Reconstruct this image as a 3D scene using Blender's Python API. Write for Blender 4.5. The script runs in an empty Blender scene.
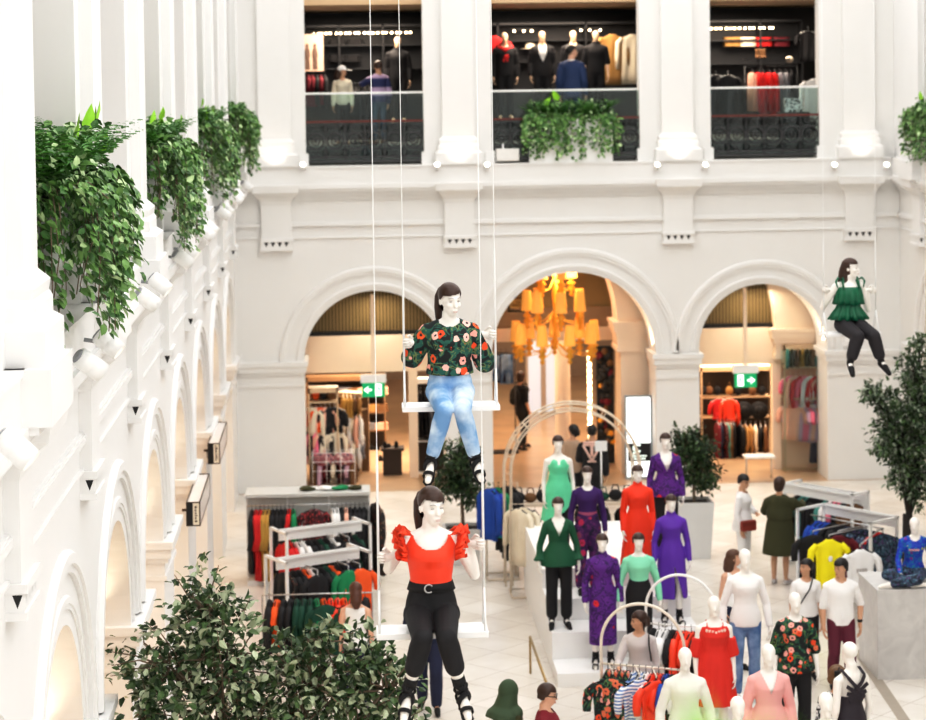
import bpy, math, random
from mathutils import Vector, Matrix, Quaternion
scene = bpy.context.scene
COL = scene.collection
V = Vector
PI = math.pi
rnd = random.Random(7)

# ------------------------------------------------------------------ camera model (also used to work out where things stand)
F_PX, CXP, CYP, EYE = 2200., 463., 162.3, 8.1
PITCH, YAW, ROLL = [math.radians(a) for a in (2.2691, 3.1141, -.7832)]
def _basis():
    cy, sy, cp, sp = math.cos(YAW), math.sin(YAW), math.cos(PITCH), math.sin(PITCH)
    f = V((sy*cp, cy*cp, -sp)); r = V((cy, -sy, 0)); u = r.cross(f)
    c, s = math.cos(ROLL), math.sin(ROLL)
    return c*r + s*u, -s*r + c*u, f
CA, CB, CW = _basis()
def ray(px, py): return CW + CA*((px-CXP)/F_PX) + CB*((CYP-py)/F_PX)
def atY(px, py, Y):
    d = ray(px, py); t = Y/d.y; return V((d.x*t, Y, EYE + d.z*t))
def atZ(px, py, z):
    d = ray(px, py); t = (z-EYE)/d.z; return V((d.x*t, d.y*t, z))
def atX(px, py, X):
    d = ray(px, py); t = X/d.x; return V((X, d.y*t, EYE + d.z*t))

# ------------------------------------------------------------------ materials
_M = {}
def _new(name):
    m = bpy.data.materials.new(name); m.use_nodes = True
    nt = m.node_tree; return m, nt, nt.nodes['Principled BSDF']
def mat(name, col, rough=.6, var=.08, scale=9., metal=0., emis=0., ecol=None, bump=0., alpha=None, sheen=0.):
    if name in _M: return _M[name]
    m, nt, b = _new(name); N, L = nt.nodes, nt.links
    tc = N.new('ShaderNodeTexCoord'); no = N.new('ShaderNodeTexNoise'); no.inputs['Scale'].default_value = scale; no.inputs['Detail'].default_value = 3
    L.new(tc.outputs['Object'], no.inputs['Vector'])
    mx = N.new('ShaderNodeMix'); mx.data_type = 'RGBA'
    mx.inputs[6].default_value = tuple(max(0, c*(1-var)) for c in col)+(1,)
    mx.inputs[7].default_value = tuple(min(1, c*(1+var)) for c in col)+(1,)
    L.new(no.outputs['Fac'], mx.inputs[0]); L.new(mx.outputs[2], b.inputs['Base Color'])
    b.inputs['Roughness'].default_value = rough; b.inputs['Metallic'].default_value = metal
    if emis:
        b.inputs['Emission Color'].default_value = tuple(ecol or col)+(1,); b.inputs['Emission Strength'].default_value = emis
    if bump:
        bp = N.new('ShaderNodeBump'); bp.inputs['Strength'].default_value = bump; bp.inputs['Distance'].default_value = .02
        L.new(no.outputs['Fac'], bp.inputs['Height']); L.new(bp.outputs[0], b.inputs['Normal'])
    _M[name] = m; return m
def glassmat(name, tint=(.9, .95, .95), ior=1.45, rough=.0, thin=True):
    """clear pane: mostly see-through with a fresnel reflection"""
    if name in _M: return _M[name]
    m, nt, b = _new(name); N, L = nt.nodes, nt.links
    tr = N.new('ShaderNodeBsdfTransparent'); tr.inputs[0].default_value = tint+(1,)
    gl = N.new('ShaderNodeBsdfGlossy'); gl.inputs['Roughness'].default_value = .03
    fr = N.new('ShaderNodeFresnel'); fr.inputs[0].default_value = ior
    ms = N.new('ShaderNodeMixShader'); L.new(fr.outputs[0], ms.inputs[0]); L.new(tr.outputs[0], ms.inputs[1]); L.new(gl.outputs[0], ms.inputs[2])
    L.new(ms.outputs[0], nt.nodes['Material Output'].inputs[0]); _M[name] = m; return m
def flowermat(name, bg, bg2, bg3, petals, scale=11., size=.36, heart=(.02, .01, .02), rough=.7, dens=.75, ns=14):
    """printed cloth: round flowers with dark hearts on a leafy ground"""
    if name in _M: return _M[name]
    m, nt, b = _new(name); N, L = nt.nodes, nt.links
    tc = N.new('ShaderNodeTexCoord')
    no = N.new('ShaderNodeTexNoise'); no.inputs['Scale'].default_value = ns; no.inputs['Detail'].default_value = 2; no.inputs['Distortion'].default_value = 1.2
    L.new(tc.outputs['Object'], no.inputs['Vector'])
    r = N.new('ShaderNodeValToRGB'); r.color_ramp.interpolation = 'CONSTANT'
    e = r.color_ramp.elements; e[0].position = 0; e[0].color = bg+(1,); e[1].position = .5; e[1].color = bg2+(1,)
    x = e.new(.58); x.color = bg3+(1,); x = e.new(.65); x.color = bg+(1,)
    L.new(no.outputs['Fac'], r.inputs[0])
    vo = N.new('ShaderNodeTexVoronoi'); vo.inputs['Scale'].default_value = scale; vo.inputs['Randomness'].default_value = .75
    wob = N.new('ShaderNodeTexNoise'); wob.inputs['Scale'].default_value = 45; L.new(tc.outputs['Object'], wob.inputs['Vector'])
    L.new(tc.outputs['Object'], vo.inputs['Vector'])
    ad = N.new('ShaderNodeMath'); ad.operation = 'MULTIPLY_ADD'; L.new(wob.outputs['Fac'], ad.inputs[0]); ad.inputs[1].default_value = .3; 
    L.new(vo.outputs['Distance'], ad.inputs[2])
    sub = N.new('ShaderNodeMath'); sub.operation = 'SUBTRACT'; L.new(ad.outputs[0], sub.inputs[0]); sub.inputs[1].default_value = .15
    lt = N.new('ShaderNodeMath'); lt.operation = 'LESS_THAN'; L.new(sub.outputs[0], lt.inputs[0]); lt.inputs[1].default_value = size
    sp = N.new('ShaderNodeSeparateColor'); L.new(vo.outputs['Color'], sp.inputs[0])
    keep = N.new('ShaderNodeMath'); keep.operation = 'LESS_THAN'; L.new(sp.outputs[1], keep.inputs[0]); keep.inputs[1].default_value = dens
    mu = N.new('ShaderNodeMath'); mu.operation = 'MULTIPLY'; L.new(lt.outputs[0], mu.inputs[0]); L.new(keep.outputs[0], mu.inputs[1])
    pr = N.new('ShaderNodeValToRGB'); pr.color_ramp.interpolation = 'CONSTANT'; e = pr.color_ramp.elements
    e[0].position = 0; e[0].color = petals[0]+(1,); e[1].position = 1/len(petals); e[1].color = petals[1 % len(petals)]+(1,)
    for i in range(2, len(petals)): x = e.new(i/len(petals)); x.color = petals[i]+(1,)
    L.new(sp.outputs[0], pr.inputs[0])
    m1 = N.new('ShaderNodeMix'); m1.data_type = 'RGBA'; L.new(mu.outputs[0], m1.inputs[0]); L.new(r.outputs[0], m1.inputs[6]); L.new(pr.outputs[0], m1.inputs[7])
    h = N.new('ShaderNodeMath'); h.operation = 'LESS_THAN'; L.new(sub.outputs[0], h.inputs[0]); h.inputs[1].default_value = size*.36
    hm = N.new('ShaderNodeMath'); hm.operation = 'MULTIPLY'; L.new(h.outputs[0], hm.inputs[0]); L.new(keep.outputs[0], hm.inputs[1])
    m2 = N.new('ShaderNodeMix'); m2.data_type = 'RGBA'; L.new(hm.outputs[0], m2.inputs[0]); L.new(m1.outputs[2], m2.inputs[6]); m2.inputs[7].default_value = heart+(1,)
    L.new(m2.outputs[2], b.inputs['Base Color']); b.inputs['Roughness'].default_value = rough
    _M[name] = m; return m
def denimmat(name, dark=(.1, .24, .5), light=(.62, .76, .92), zscale=6, lo=.42, hi=.62):
    if name in _M: return _M[name]
    m, nt, b = _new(name); N, L = nt.nodes, nt.links
    tc = N.new('ShaderNodeTexCoord'); no = N.new('ShaderNodeTexNoise'); no.inputs['Scale'].default_value = zscale; no.inputs['Detail'].default_value = 4
    L.new(tc.outputs['Object'], no.inputs['Vector'])
    r = N.new('ShaderNodeValToRGB'); e = r.color_ramp.elements; e[0].position = lo; e[0].color = dark+(1,); e[1].position = hi; e[1].color = light+(1,)
    L.new(no.outputs['Fac'], r.inputs[0]); L.new(r.outputs[0], b.inputs['Base Color']); b.inputs['Roughness'].default_value = .85
    _M[name] = m; return m
def stripemat(name, c1, c2, scale=30, axis='X', dist=1.0):
    if name in _M: return _M[name]
    m, nt, b = _new(name); N, L = nt.nodes, nt.links
    tc = N.new('ShaderNodeTexCoord'); w = N.new('ShaderNodeTexWave'); w.bands_direction = axis; w.inputs['Scale'].default_value = scale; w.inputs['Distortion'].default_value = dist
    L.new(tc.outputs['Object'], w.inputs['Vector'])
    r = N.new('ShaderNodeValToRGB'); e = r.color_ramp.elements; e[0].position = .35; e[0].color = c1+(1,); e[1].position = .6; e[1].color = c2+(1,)
    L.new(w.outputs['Fac'], r.inputs[0]); L.new(r.outputs[0], b.inputs['Base Color']); b.inputs['Roughness'].default_value = .7
    _M[name] = m; return m

# ------------------------------------------------------------------ mesh building
class MB:
    def __init__(s): s.v = []; s.f = []; s.m = []; s.sm = []
    def add(s, vs, fs, mi=0, smooth=True):
        o = len(s.v); s.v += [tuple(p) for p in vs]
        for f in fs: s.f.append(tuple(i+o for i in f)); s.m.append(mi); s.sm.append(smooth)
        return s
    def join(s, b, mi=None):
        o = len(s.v); s.v += b.v
        for f, m, sm in zip(b.f, b.m, b.sm): s.f.append(tuple(i+o for i in f)); s.m.append(m if mi is None else mi); s.sm.append(sm)
        return s
    def xf(s, M): s.v = [tuple(M @ V(p)) for p in s.v]; return s
    def box(s, lo, hi, mi=0):
        x0, y0, z0 = lo; x1, y1, z1 = hi
        vs = [(x0,y0,z0),(x1,y0,z0),(x1,y1,z0),(x0,y1,z0),(x0,y0,z1),(x1,y0,z1),(x1,y1,z1),(x0,y1,z1)]
        return s.add(vs, [(0,3,2,1),(4,5,6,7),(0,1,5,4),(1,2,6,5),(2,3,7,6),(3,0,4,7)], mi, False)
    def rings(s, rings, mi=0, caps=True, closed=True, smooth=True):
        n = len(rings[0]); vs = [p for r in rings for p in r]; fs = []
        for i in range(len(rings)-1):
            for j in range(n if closed else n-1):
                a = i*n+j; b = i*n+(j+1) % n; fs.append((a, b, b+n, a+n))
        if caps and closed:
            fs.append(tuple(reversed(range(n)))); fs.append(tuple((len(rings)-1)*n+j for j in range(n)))
        return s.add(vs, fs, mi, smooth)
    def tube(s, pts, rad, n=8, mi=0, caps=True, flat=None):
        pts = [V(p) for p in pts]; k = len(pts)
        if not hasattr(rad, '__len__'): rad = [rad]*k
        rr = []; up = None
        for i in range(k):
            d = (pts[min(i+1, k-1)]-pts[max(i-1, 0)])
            if d.length < 1e-9: d = V((0, 0, 1))
            d.normalize()
            if up is None: up = V((1, 0, 0)) if abs(d.x) < .9 else V((0, 1, 0))
            a = (up - d*up.dot(d)); a = a.normalized() if a.length > 1e-6 else d.orthogonal().normalized()
            up = a; b = d.cross(a)
            rr.append([pts[i] + a*(rad[i]*math.cos(2*PI*j/n)) + b*(rad[i]*math.sin(2*PI*j/n)) for j in range(n)])
        return s.rings(rr, mi, caps)
    def capsule(s, p0, p1, r0, r1, n=14):
        p0, p1 = V(p0), V(p1); d = p1-p0; L = d.length; d = d/L if L > 1e-9 else V((0, 0, 1))
        pts = []; rs = []
        for k in range(5): a = PI/2*(k/5.); pts.append(p0 - d*r0*math.cos(a)); rs.append(max(r0*math.sin(a), r0*.05))
        for k in range(5): pts.append(p0 + d*L*k/4.); rs.append(r0+(r1-r0)*k/4.)
        for k in range(1, 6): a = PI/2*(1-k/5.); pts.append(p1 + d*r1*math.cos(a)); rs.append(max(r1*math.sin(a), r1*.05))
        return s.tube(pts, rs, n)
    def limb(s, pts, rs, n=14):
        for i in range(len(pts)-1): s.capsule(pts[i], pts[i+1], rs[i], rs[i+1], n)
        return s
    def ell(s, c, r, R=None, n=20, k=12, mi=0):
        c = V(c); R = R or Matrix.Identity(3); rr = []
        for i in range(k+1):
            a = PI*i/k; sr = max(math.sin(a), .02); 
            rr.append([c + R @ V((r[0]*sr*math.cos(2*PI*j/n), r[1]*sr*math.sin(2*PI*j/n), -r[2]*math.cos(a))) for j in range(n)])
        return s.rings(rr, mi)
    def lathe(s, prof, c=(0, 0, 0), n=20, mi=0, caps=True):
        c = V(c); return s.rings([[c + V((r*math.cos(2*PI*j/n), r*math.sin(2*PI*j/n), z)) for j in range(n)] for r, z in prof], mi, caps)
    def prism(s, poly, d, mi=0):
        """poly: list of 3-D points (flat), d: extrusion vector"""
        n = len(poly); d = V(d); vs = [V(p) for p in poly] + [V(p)+d for p in poly]
        fs = [tuple(range(n)), tuple(reversed(range(n, 2*n)))] + [(i, i+n, (i+1) % n+n, (i+1) % n) for i in range(n)]
        return s.add(vs, fs, mi, False)
    def mesh(s, name):
        me = bpy.data.meshes.new(name); me.from_pydata(s.v, [], s.f); 
        me.polygons.foreach_set('material_index', s.m); me.polygons.foreach_set('use_smooth', s.sm); me.update(); return me
def remesh(mb, voxel, smooth=2, cut=None, dec=None, factor=.5):
    me = mb.mesh('tmp'); ob = bpy.data.objects.new('tmp', me); COL.objects.link(ob)
    r = ob.modifiers.new('r', 'REMESH'); r.mode = 'VOXEL'; r.voxel_size = voxel; r.adaptivity = 0
    if smooth: sm = ob.modifiers.new('s', 'SMOOTH'); sm.iterations = smooth; sm.factor = factor
    if dec: d = ob.modifiers.new('d', 'DECIMATE'); d.ratio = dec
    dg = bpy.context.evaluated_depsgraph_get(); dg.update()
    m2 = bpy.data.meshes.new_from_object(ob.evaluated_get(dg))
    out = MB(); vs = [v.co.copy() for v in m2.vertices]; fs = []
    for p in m2.polygons:
        if cut is not None and cut(p.center.copy()): continue
        fs.append(tuple(p.vertices))
    out.add(vs, fs); bpy.data.objects.remove(ob); bpy.data.meshes.remove(me); bpy.data.meshes.remove(m2)
    if cut is not None:   # drop loose verts
        used = sorted({i for f in out.f for i in f}); mp = {o: k for k, o in enumerate(used)}
        out.v = [out.v[i] for i in used]; out.f = [tuple(mp[i] for i in f) for f in out.f]
    return out
def obj(name, mb, mats, parent=None, loc=None, rotz=None, label=None, cat=None, group=None, kind=None):
    me = mb.mesh(name) if isinstance(mb, MB) else mb
    if isinstance(mb, MB):
        for m in (mats if isinstance(mats, (list, tuple)) else [mats]): me.materials.append(m)
    o = bpy.data.objects.new(name, me); COL.objects.link(o)
    if parent: o.parent = parent
    if loc is not None: o.location = loc
    if rotz is not None: o.rotation_euler = (0, 0, rotz)
    tag(o, label, cat, group, kind); return o
def tag(o, label=None, cat=None, group=None, kind=None):
    if label: o['label'] = label
    if cat: o['category'] = cat
    if group: o['group'] = group
    if kind: o['kind'] = kind
    return o
def thing(name, label, cat, loc=(0, 0, 0), rotz=0, group=None):
    o = bpy.data.objects.new(name, None); COL.objects.link(o); o.location = loc; o.rotation_euler = (0, 0, rotz); o.empty_display_size = .2
    return tag(o, label, cat, group)
def struct(name, mb, m): return obj(name, mb, m, kind='structure')
def dup(root, loc=None, rotz=None, label=None, group=None, mats=None):
    """copy of a thing with its parts; mats: {part name: material} given to the copy"""
    def cp(o, parent):
        c = o.copy(); COL.objects.link(c); c.parent = parent
        if mats:
            k = o.name.split('.')[0]
            if k in mats and c.type == 'MESH': c.material_slots[0].link = 'OBJECT'; c.material_slots[0].material = mats[k]
        for ch in o.children: cp(ch, c)
        return c
    r = cp(root, None)
    if loc is not None: r.location = loc
    if rotz is not None: r.rotation_euler = (0, 0, rotz)
    if label: r['label'] = label
    if group: r['group'] = group
    return r
ORD = ['first', 'second', 'third', 'fourth', 'fifth', 'sixth', 'seventh', 'eighth', 'ninth', 'tenth', 'eleventh', 'twelfth', 'thirteenth', 'fourteenth', 'fifteenth', 'sixteenth', 'seventeenth', 'eighteenth', 'nineteenth', 'twentieth']
# ------------------------------------------------------------------ figures
# local frame: the figure faces -Y, z up, +X is its own left hand side
RING_F = [(-.24, .05, .06, 0), (-.13, .150, .108, .005), (0, .163, .112, .008), (.15, .150, .104, .004), (.38, .109, .082, 0), (.55, .121, .092, -.006), (.68, .137, .110, -.018), (.80, .148, .100, -.008), (.91, .125, .078, 0), (.98, .072, .060, .004), (1.04, .054, .055, .004), (1.16, .050, .052, -.002)]
RING_M = [(-.24, .06, .065, 0), (-.13, .155, .112, .005), (0, .168, .120, .008), (.15, .165, .118, .004), (.38, .152, .108, 0), (.55, .160, .114, -.004), (.68, .172, .122, -.010), (.80, .178, .112, -.004), (.91, .148, .088, 0), (.98, .086, .068, .004), (1.04, .064, .064, .004), (1.16, .060, .060, -.002)]
def stand(H=1.0, male=False, legs=.1, arm=.0, fwd=0.0):
    w = 1.14 if male else 1.0
    J = dict(pel=V((0, 0, .95)), che=V((0, -.005, 1.30)), nec=V((0, .012, 1.49)), hea=V((0, -.012, 1.655)), hf=V((0, -1, 0)), hu=V((0, 0, 1)), tf=V((0, -1, 0)))
    for s in (1, -1):
        J['sh', s] = V((s*.163*w, .012, 1.397)); J['el', s] = V((s*(.208*w+arm), .04-fwd*.5, 1.115)); J['wr', s] = V((s*(.215*w+arm*1.3), -.045-fwd, .875)); J['hd', s] = V((s*.05, -.25, -1))
        J['hip', s] = V((s*.088, 0, .92)); J['kn', s] = V((s*legs, -.015, .50)); J['an', s] = V((s*legs, .02, .085)); J['toe', s] = V((s*(legs+.025), -.16, .02)); J['pn', s] = V((-s, 0, 0)); J['curl', s] = .35
    if H != 1.0:
        for k, p in J.items():
            if isinstance(p, V) and (isinstance(k, str) and k in ('pel', 'che', 'nec', 'hea') or isinstance(k, tuple) and k[0] not in ('hd', 'pn', 'curl')): J[k] = p*H
    J['male'] = male; J['H'] = H; return J
def spine(J, t):
    p, c, n = J['pel'], J['che'], J['nec']
    if t < .62: return p + (c-p)*(t/.62)
    return c + (n-c)*((t-.62)/.38)
def tring(J, t, a, b, yo=0, n=28, mod=None):
    fw = J['tf'].normalized(); up = (J['nec']-J['pel']).normalized(); rx = fw.cross(up)*-1; rx = up.cross(fw)*1; rx.normalize()
    f2 = rx.cross(up); f2 = -f2 if f2.dot(fw) < 0 else f2
    c = spine(J, t) - f2*yo; out = []
    for j in range(n):
        th = 2*PI*j/n; k = 1+(mod(th) if mod else 0)
        out.append(c + rx*(a*k*math.cos(th)) + f2*(b*k*math.sin(th)))
    return out
def torso_prof(J, t):
    R = RING_M if J['male'] else RING_F
    for i in range(len(R)-1):
        if R[i][0] <= t <= R[i+1][0]:
            u = (t-R[i][0])/(R[i+1][0]-R[i][0]); u = u*u*(3-2*u) if 0 else u
            return [R[i][k]+(R[i+1][k]-R[i][k])*u for k in (1, 2, 3)]
    return R[0][1:] if t < R[0][0] else R[-1][1:]
def torso(J, t0, t1, infl=0, flare=0, n=10, mod=None, waist=0):
    rr = []; H = J['H']
    for i in range(n+1):
        t = t0+(t1-t0)*i/n; a, b, yo = torso_prof(J, max(t, -.13) if infl else t); k = max(0, (.38-t))*flare; w = waist*math.exp(-((t-.4)/.22)**2)
        rr.append(tring(J, t, (a+infl+k+w)*H, (b+infl+k+w)*H, yo*H, 28, mod))
    return MB().rings(rr)
def orient(f, u):
    f = f.normalized(); u = (u-f*u.dot(f)).normalized(); r = (-f).cross(u)      # columns: x = r, y = back, z = up
    return Matrix((r, -f, u)).transposed()
def head(J, plain=False):
    H = J['H']; c = J['hea']; R = orient(J['hf'], J['hu']); mb = MB(); P = lambda x, y, z: c + R @ (V((x, y, z))*H)
    E = lambda p, r: mb.ell(P(*p), tuple(q*H for q in r), R)
    E((0, .012, .035), (.072, .092, .083)); E((0, -.018, -.02), (.058, .068, .098)); E((0, -.045, -.082), (.034, .036, .034)); E((0, -.012, -.06), (.05, .06, .055))
    if not plain:
        mb.capsule(P(0, -.083, .018), P(0, -.103, -.028), .009*H, .014*H); E((0, -.088, -.062), (.024, .012, .008)); E((0, -.086, -.073), (.022, .012, .008))
        E((0, -.072, .028), (.05, .022, .012))
        for s in (1, -1): E((s*.073, .012, -.01), (.009, .02, .032)); E((s*.036, -.062, -.022), (.022, .022, .022))
    else:
        mb.capsule(P(0, -.08, .018), P(0, -.094, -.025), .008*H, .013*H)
    return mb
def face_marks(J, mb, eye=1, lip=2):
    H = J['H']; c = J['hea']; R = orient(J['hf'], J['hu']); P = lambda x, y, z: c + R @ (V((x, y, z))*H)
    for s in (1, -1):
        mb.ell(P(s*.031, -.0775, .006), (.0135*H, .007*H, .0065*H), R, 10, 6, eye)
        mb.tube([P(s*.014, -.089, .03), P(s*.032, -.089, .036), P(s*.05, -.077, .03)], .0032*H, 5, eye)
    mb.ell(P(0, -.096, -.0625), (.021*H, .007*H, .005*H), R, 10, 6, lip); mb.ell(P(0, -.0945, -.071), (.018*H, .007*H, .0055*H), R, 10, 6, lip)
def hand(wr, d, pn, side, curl=.35, k=1.0, thumb=.5, spread=.1, n=7):
    """wr wrist, d pointing along the hand, pn palm normal, side towards the thumb; five jointed fingers"""
    mb = MB(); d = d.normalized(); pn = (pn-d*pn.dot(d)).normalized(); side = side - d*side.dot(d) - pn*side.dot(pn); side.normalize()
    R = Matrix((side, pn, d)).transposed()
    mb.ell(wr+d*.046*k, (.040*k, .0155*k, .052*k), R, 12, 8)
    mb.capsule(wr-d*.01*k, wr+d*.03*k, .024*k, .026*k, 10)
    for i, (off, L) in enumerate(((.028, .94), (.0095, 1.05), (-.0095, .98), (-.027, .8))):
        base = wr + d*(.086-.005*abs(i-1.3))*k + side*off*k; a = .12; dirv = d + side*off*spread*10*.1; p = [base - d*.02*k, base]; 
        ang = 0
        for L2, c2 in ((.042, curl*.9), (.027, curl*1.15), (.022, curl*.8)):
            ang += c2*(1+.06*i); v = d*math.cos(ang) + pn*math.sin(ang) + side*off*spread*4; v.normalize(); p.append(p[-1]+v*L2*L*k)
        mb.tube(p + [p[-1]+v*.004*k], [.0095*k, .0095*k, .0088*k, .0078*k, .0066*k, .0025*k], n)
    tb = wr + d*.022*k + side*.030*k; v1 = (side*.75+d*.65+pn*.25).normalized(); v2 = (d*.9+pn*(.2+thumb)+side*.15*(1-thumb)).normalized()
    p = [tb-v1*.015*k, tb, tb+v1*.036*k, tb+v1*.036*k+v2*.03*k, tb+v1*.036*k+v2*.052*k]
    mb.tube(p, [.013*k, .0125*k, .0105*k, .009*k, .004*k], n)
    return mb
def limbs(J, mb, arm=(.047, .036, .0235), leg=(.083, .052, .031), infl=0):
    H = J['H']; w = 1.15 if J['male'] else 1.0
    for s in (1, -1):
        mb.capsule(spine(J, .93)+(J['sh', s]-spine(J, .93))*.35, J['sh', s], .05*H*w, .047*H*w); mb.capsule(spine(J, 1.0), J['sh', s], .046*H*w, .040*H*w)
        arm_limb(J, mb, s, [r*w*H+infl for r in arm]); leg_limb(J, mb, s, [r*(1.06 if J['male'] else 1)*H+infl for r in leg])
def arm_limb(J, mb, s, r, frac=2.0):
    a, e, w = J['sh', s], J['el', s], J['wr', s]
    if r[0] > .058*J['H']: mb.capsule(a, a+(e-a)*.25, .055*J['H'], r[0]*.95); a = a+(e-a)*.25
    if frac <= 1: mb.capsule(a, a+(e-a)*frac, r[0], r[0]+(r[1]-r[0])*frac)
    else:
        mb.capsule(a, e, r[0], r[1]); q = e+(w-e)*(frac-1); m = e+(q-e)*.3; mb.capsule(e, m, r[1], r[1]*1.02); mb.capsule(m, q, r[1]*1.02, r[1]+(r[2]-r[1])*(frac-1))
def leg_limb(J, mb, s, r, frac=2.0):
    a, k, n = J['hip', s], J['kn', s], J['an', s]
    if frac <= 1: mb.capsule(a, a+(k-a)*frac, r[0], r[0]+(r[1]-r[0])*frac)
    else:
        mb.capsule(a, k, r[0], r[1]); q = k+(n-k)*(frac-1); back = J['calf', s] if ('calf', s) in J else V((0, .012*J['H'], 0)); m = k+(q-k)*.33+back
        rq = r[1]+(r[2]-r[1])*(frac-1); mb.capsule(k, m, r[1]*.98, r[1]*1.03); mb.capsule(m, q, r[1]*1.03, rq)
def body(J, vox=.01, plain=False, marks=True, hands=True, headless=False, bare=True):
    H = J['H']; mb = MB()
    R = RING_M if J['male'] else RING_F
    mb.rings([tring(J, t, a*H, b*H, yo*H) for t, a, b, yo in R])
    mb.capsule(J['nec']-(J['nec']-J['che'])*.1, J['hea']+J['hf'].normalized()*-.01*H-J['hu'].normalized()*.05*H, .05*H*(1.1 if J['male'] else 1), .047*H*(1.12 if J['male'] else 1))
    limbs(J, mb)
    for s in (1, -1):
        a, t = J['an', s], J['toe', s]; hl = a + (a-t).normalized()*.03*H; dz = V((0, 0, -.045*H)) if t.z < a.z-.03*H or True else V((0, 0, 0))
        ft = J.get('ftdown', V((0, 0, -1))); hl = a - (t-a).normalized()*.028*H + ft*.04*H
        mb.capsule(a, hl, .033*H, .03*H); mb.capsule(hl, t, .03*H, .026*H); mb.capsule(a, a+(t-a)*.6, .03*H, .03*H); mb.capsule(a+(t-a)*.7, t+(t-a).normalized()*.03*H, .034*H, .024*H)
    mb.join(head(J, plain))
    out = remesh(mb, vox*H, 2 if vox < .012 else 1)
    if hands:
        for s in (1, -1):
            d = J['hd', s]; pn = J['pn', s]; side = J.get(('side', s)) or J['tf'].copy()
            out.join(hand(J['wr', s], d, pn, side, J['curl', s], H*(1.08 if J['male'] else 1.0), J.get(('thumb', s), .4)))
    if marks: face_marks(J, out)
    return out
def local(J):
    """returns f(c) -> (right, front, up) measured from the neck base in the torso's own frame"""
    up = (J['nec']-J['pel']).normalized(); fw = J['tf'].normalized(); rx = up.cross(fw); rx.normalize(); fw = rx.cross(up); fw = -fw if fw.dot(J['tf']) < 0 else fw; n = J['nec']; H = J['H']
    return lambda c: ((c-n).dot(rx)/H, (c-n).dot(fw)/H, (c-n).dot(up)/H)
def neck_cut(J, kind, depth=.2):
    L = local(J)
    def cut(c):
        x, f, h = L(c)
        if kind == 'crew': return h > -.05 and x*x+(f-.008)**2*.85 < .0066 and h > -.014-.45*max(0, f)
        if kind == 'high': return h > .06
        if kind == 'v': return (h > -.02 and abs(x) < .08) or (f > -.02 and h > -depth and abs(x) < min(.085, (h+depth)*.46))
        if kind == 'scoop': return (f > 0 and (x/.115)**2+((h+.0)/depth)**2 < 1) or (f <= 0 and h > -.035 and abs(x) < .115) 
        if kind == 'boat': return h > -.022 and abs(x) < .10
        if kind == 'strap':      # bare shoulders, two thin straps
            if h > -depth: return not (abs(abs(x)-.085) < .013 and h > -depth-.01)
            return False
        return False
    return cut
def top(J, t0=-.02, t1=.985, infl=.014, sleeve=2.0, sr=(.06, .047, .034), neck='crew', depth=.2, flare=0., vox=.012, waist=.0, high=False, mod=None, cuff=0, cut2=None, dec=None):
    H = J['H']; infl = infl*.8; sr = [q*.9 for q in sr]; mb = torso(J, t0, 1.12 if high else t1, infl, flare, 12, mod, waist); w = 1.15 if J['male'] else 1.0
    for s in (1, -1):
        if sleeve > 0:
            mb.capsule(spine(J, .92)+(J['sh', s]-spine(J, .92))*.3, J['sh', s], .056*H*w, min(sr[0], .06)*H*w); mb.capsule(spine(J, .985), J['sh', s], .054*H*w, .053*H*w); arm_limb(J, mb, s, [q*w*H for q in sr], sleeve)
            if cuff:
                a = J['el', s]; b = J['wr', s]; q0 = a+(b-a)*(sleeve-1.25 if sleeve > 1.25 else 0); q1 = a+(b-a)*(sleeve-1); mb.tube([q0, q1, q1+(b-a).normalized()*.03], [sr[2]*H, cuff*.8*H, cuff*H], 14)
        else:
            mb.capsule(spine(J, .92)+(J['sh', s]-spine(J, .92))*.2, spine(J, .92)+(J['sh', s]-spine(J, .92))*.7, .058*H, .05*H)
    nc = neck_cut(J, neck, depth) if neck else None
    return remesh(mb, vox*H, 2, (lambda c: (nc and nc(c)) or (cut2 and cut2(c))) if (nc or cut2) else None, dec)
def pants(J, t1=.30, infl=.012, frac=1.9, lr=(.098, .068, .05), vox=.012, dec=None):
    H = J['H']; H = J['H']; rr = []
    for i in range(11):
        t = -.27+(t1+.27)*i/10; a, b, yo = torso_prof(J, t); rr.append(tring(J, t, (a+infl)*H, (b+infl)*H, yo*H))
    mb = MB().rings(rr)
    for s in (1, -1):
        leg_limb(J, mb, s, [q*H for q in lr], frac); mb.capsule(spine(J, 0), J['hip', s], .1*H, .095*H)
    return remesh(mb, vox*H, 2, None, dec)
def skirt(J, z_hem, t1=.38, infl=.014, hem=(.26, .2), pleats=0, amp=.05, slit=None, vox=.012, mid=None, n=40):
    """standing skirt: waist rings run down to the hem"""
    H = J['H']; rr = []; k = 14; mod = (lambda th: amp*math.sin(pleats*th)) if pleats else None
    zt = spine(J, t1).z
    for i in range(k+1):
        u = i/k; z = zt+(z_hem-zt)*u; t = t1-(zt-z)/(.565*H)
        if t > -.1: a, b, yo = torso_prof(J, t); a += infl+.03*u; b += infl+.03*u; u0 = u; a0, b0 = a, b
        else: q = (u-u0)/(1-u0); a = a0+(hem[0]-a0)*q; b = b0+(hem[1]-b0)*q; yo = 0
        m2 = (lambda th, u=u: mod(th)*min(1, u*1.4)) if mod else None; c = V((J['pel'].x, J['pel'].y, z))
        rr.append([c + V(((a*H)*(1+(m2(2*PI*j/n) if m2 else 0))*math.cos(2*PI*j/n), (b*H)*(1+(m2(2*PI*j/n) if m2 else 0))*math.sin(2*PI*j/n), 0)) for j in range(n)])
    return MB().rings(rr)
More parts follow.
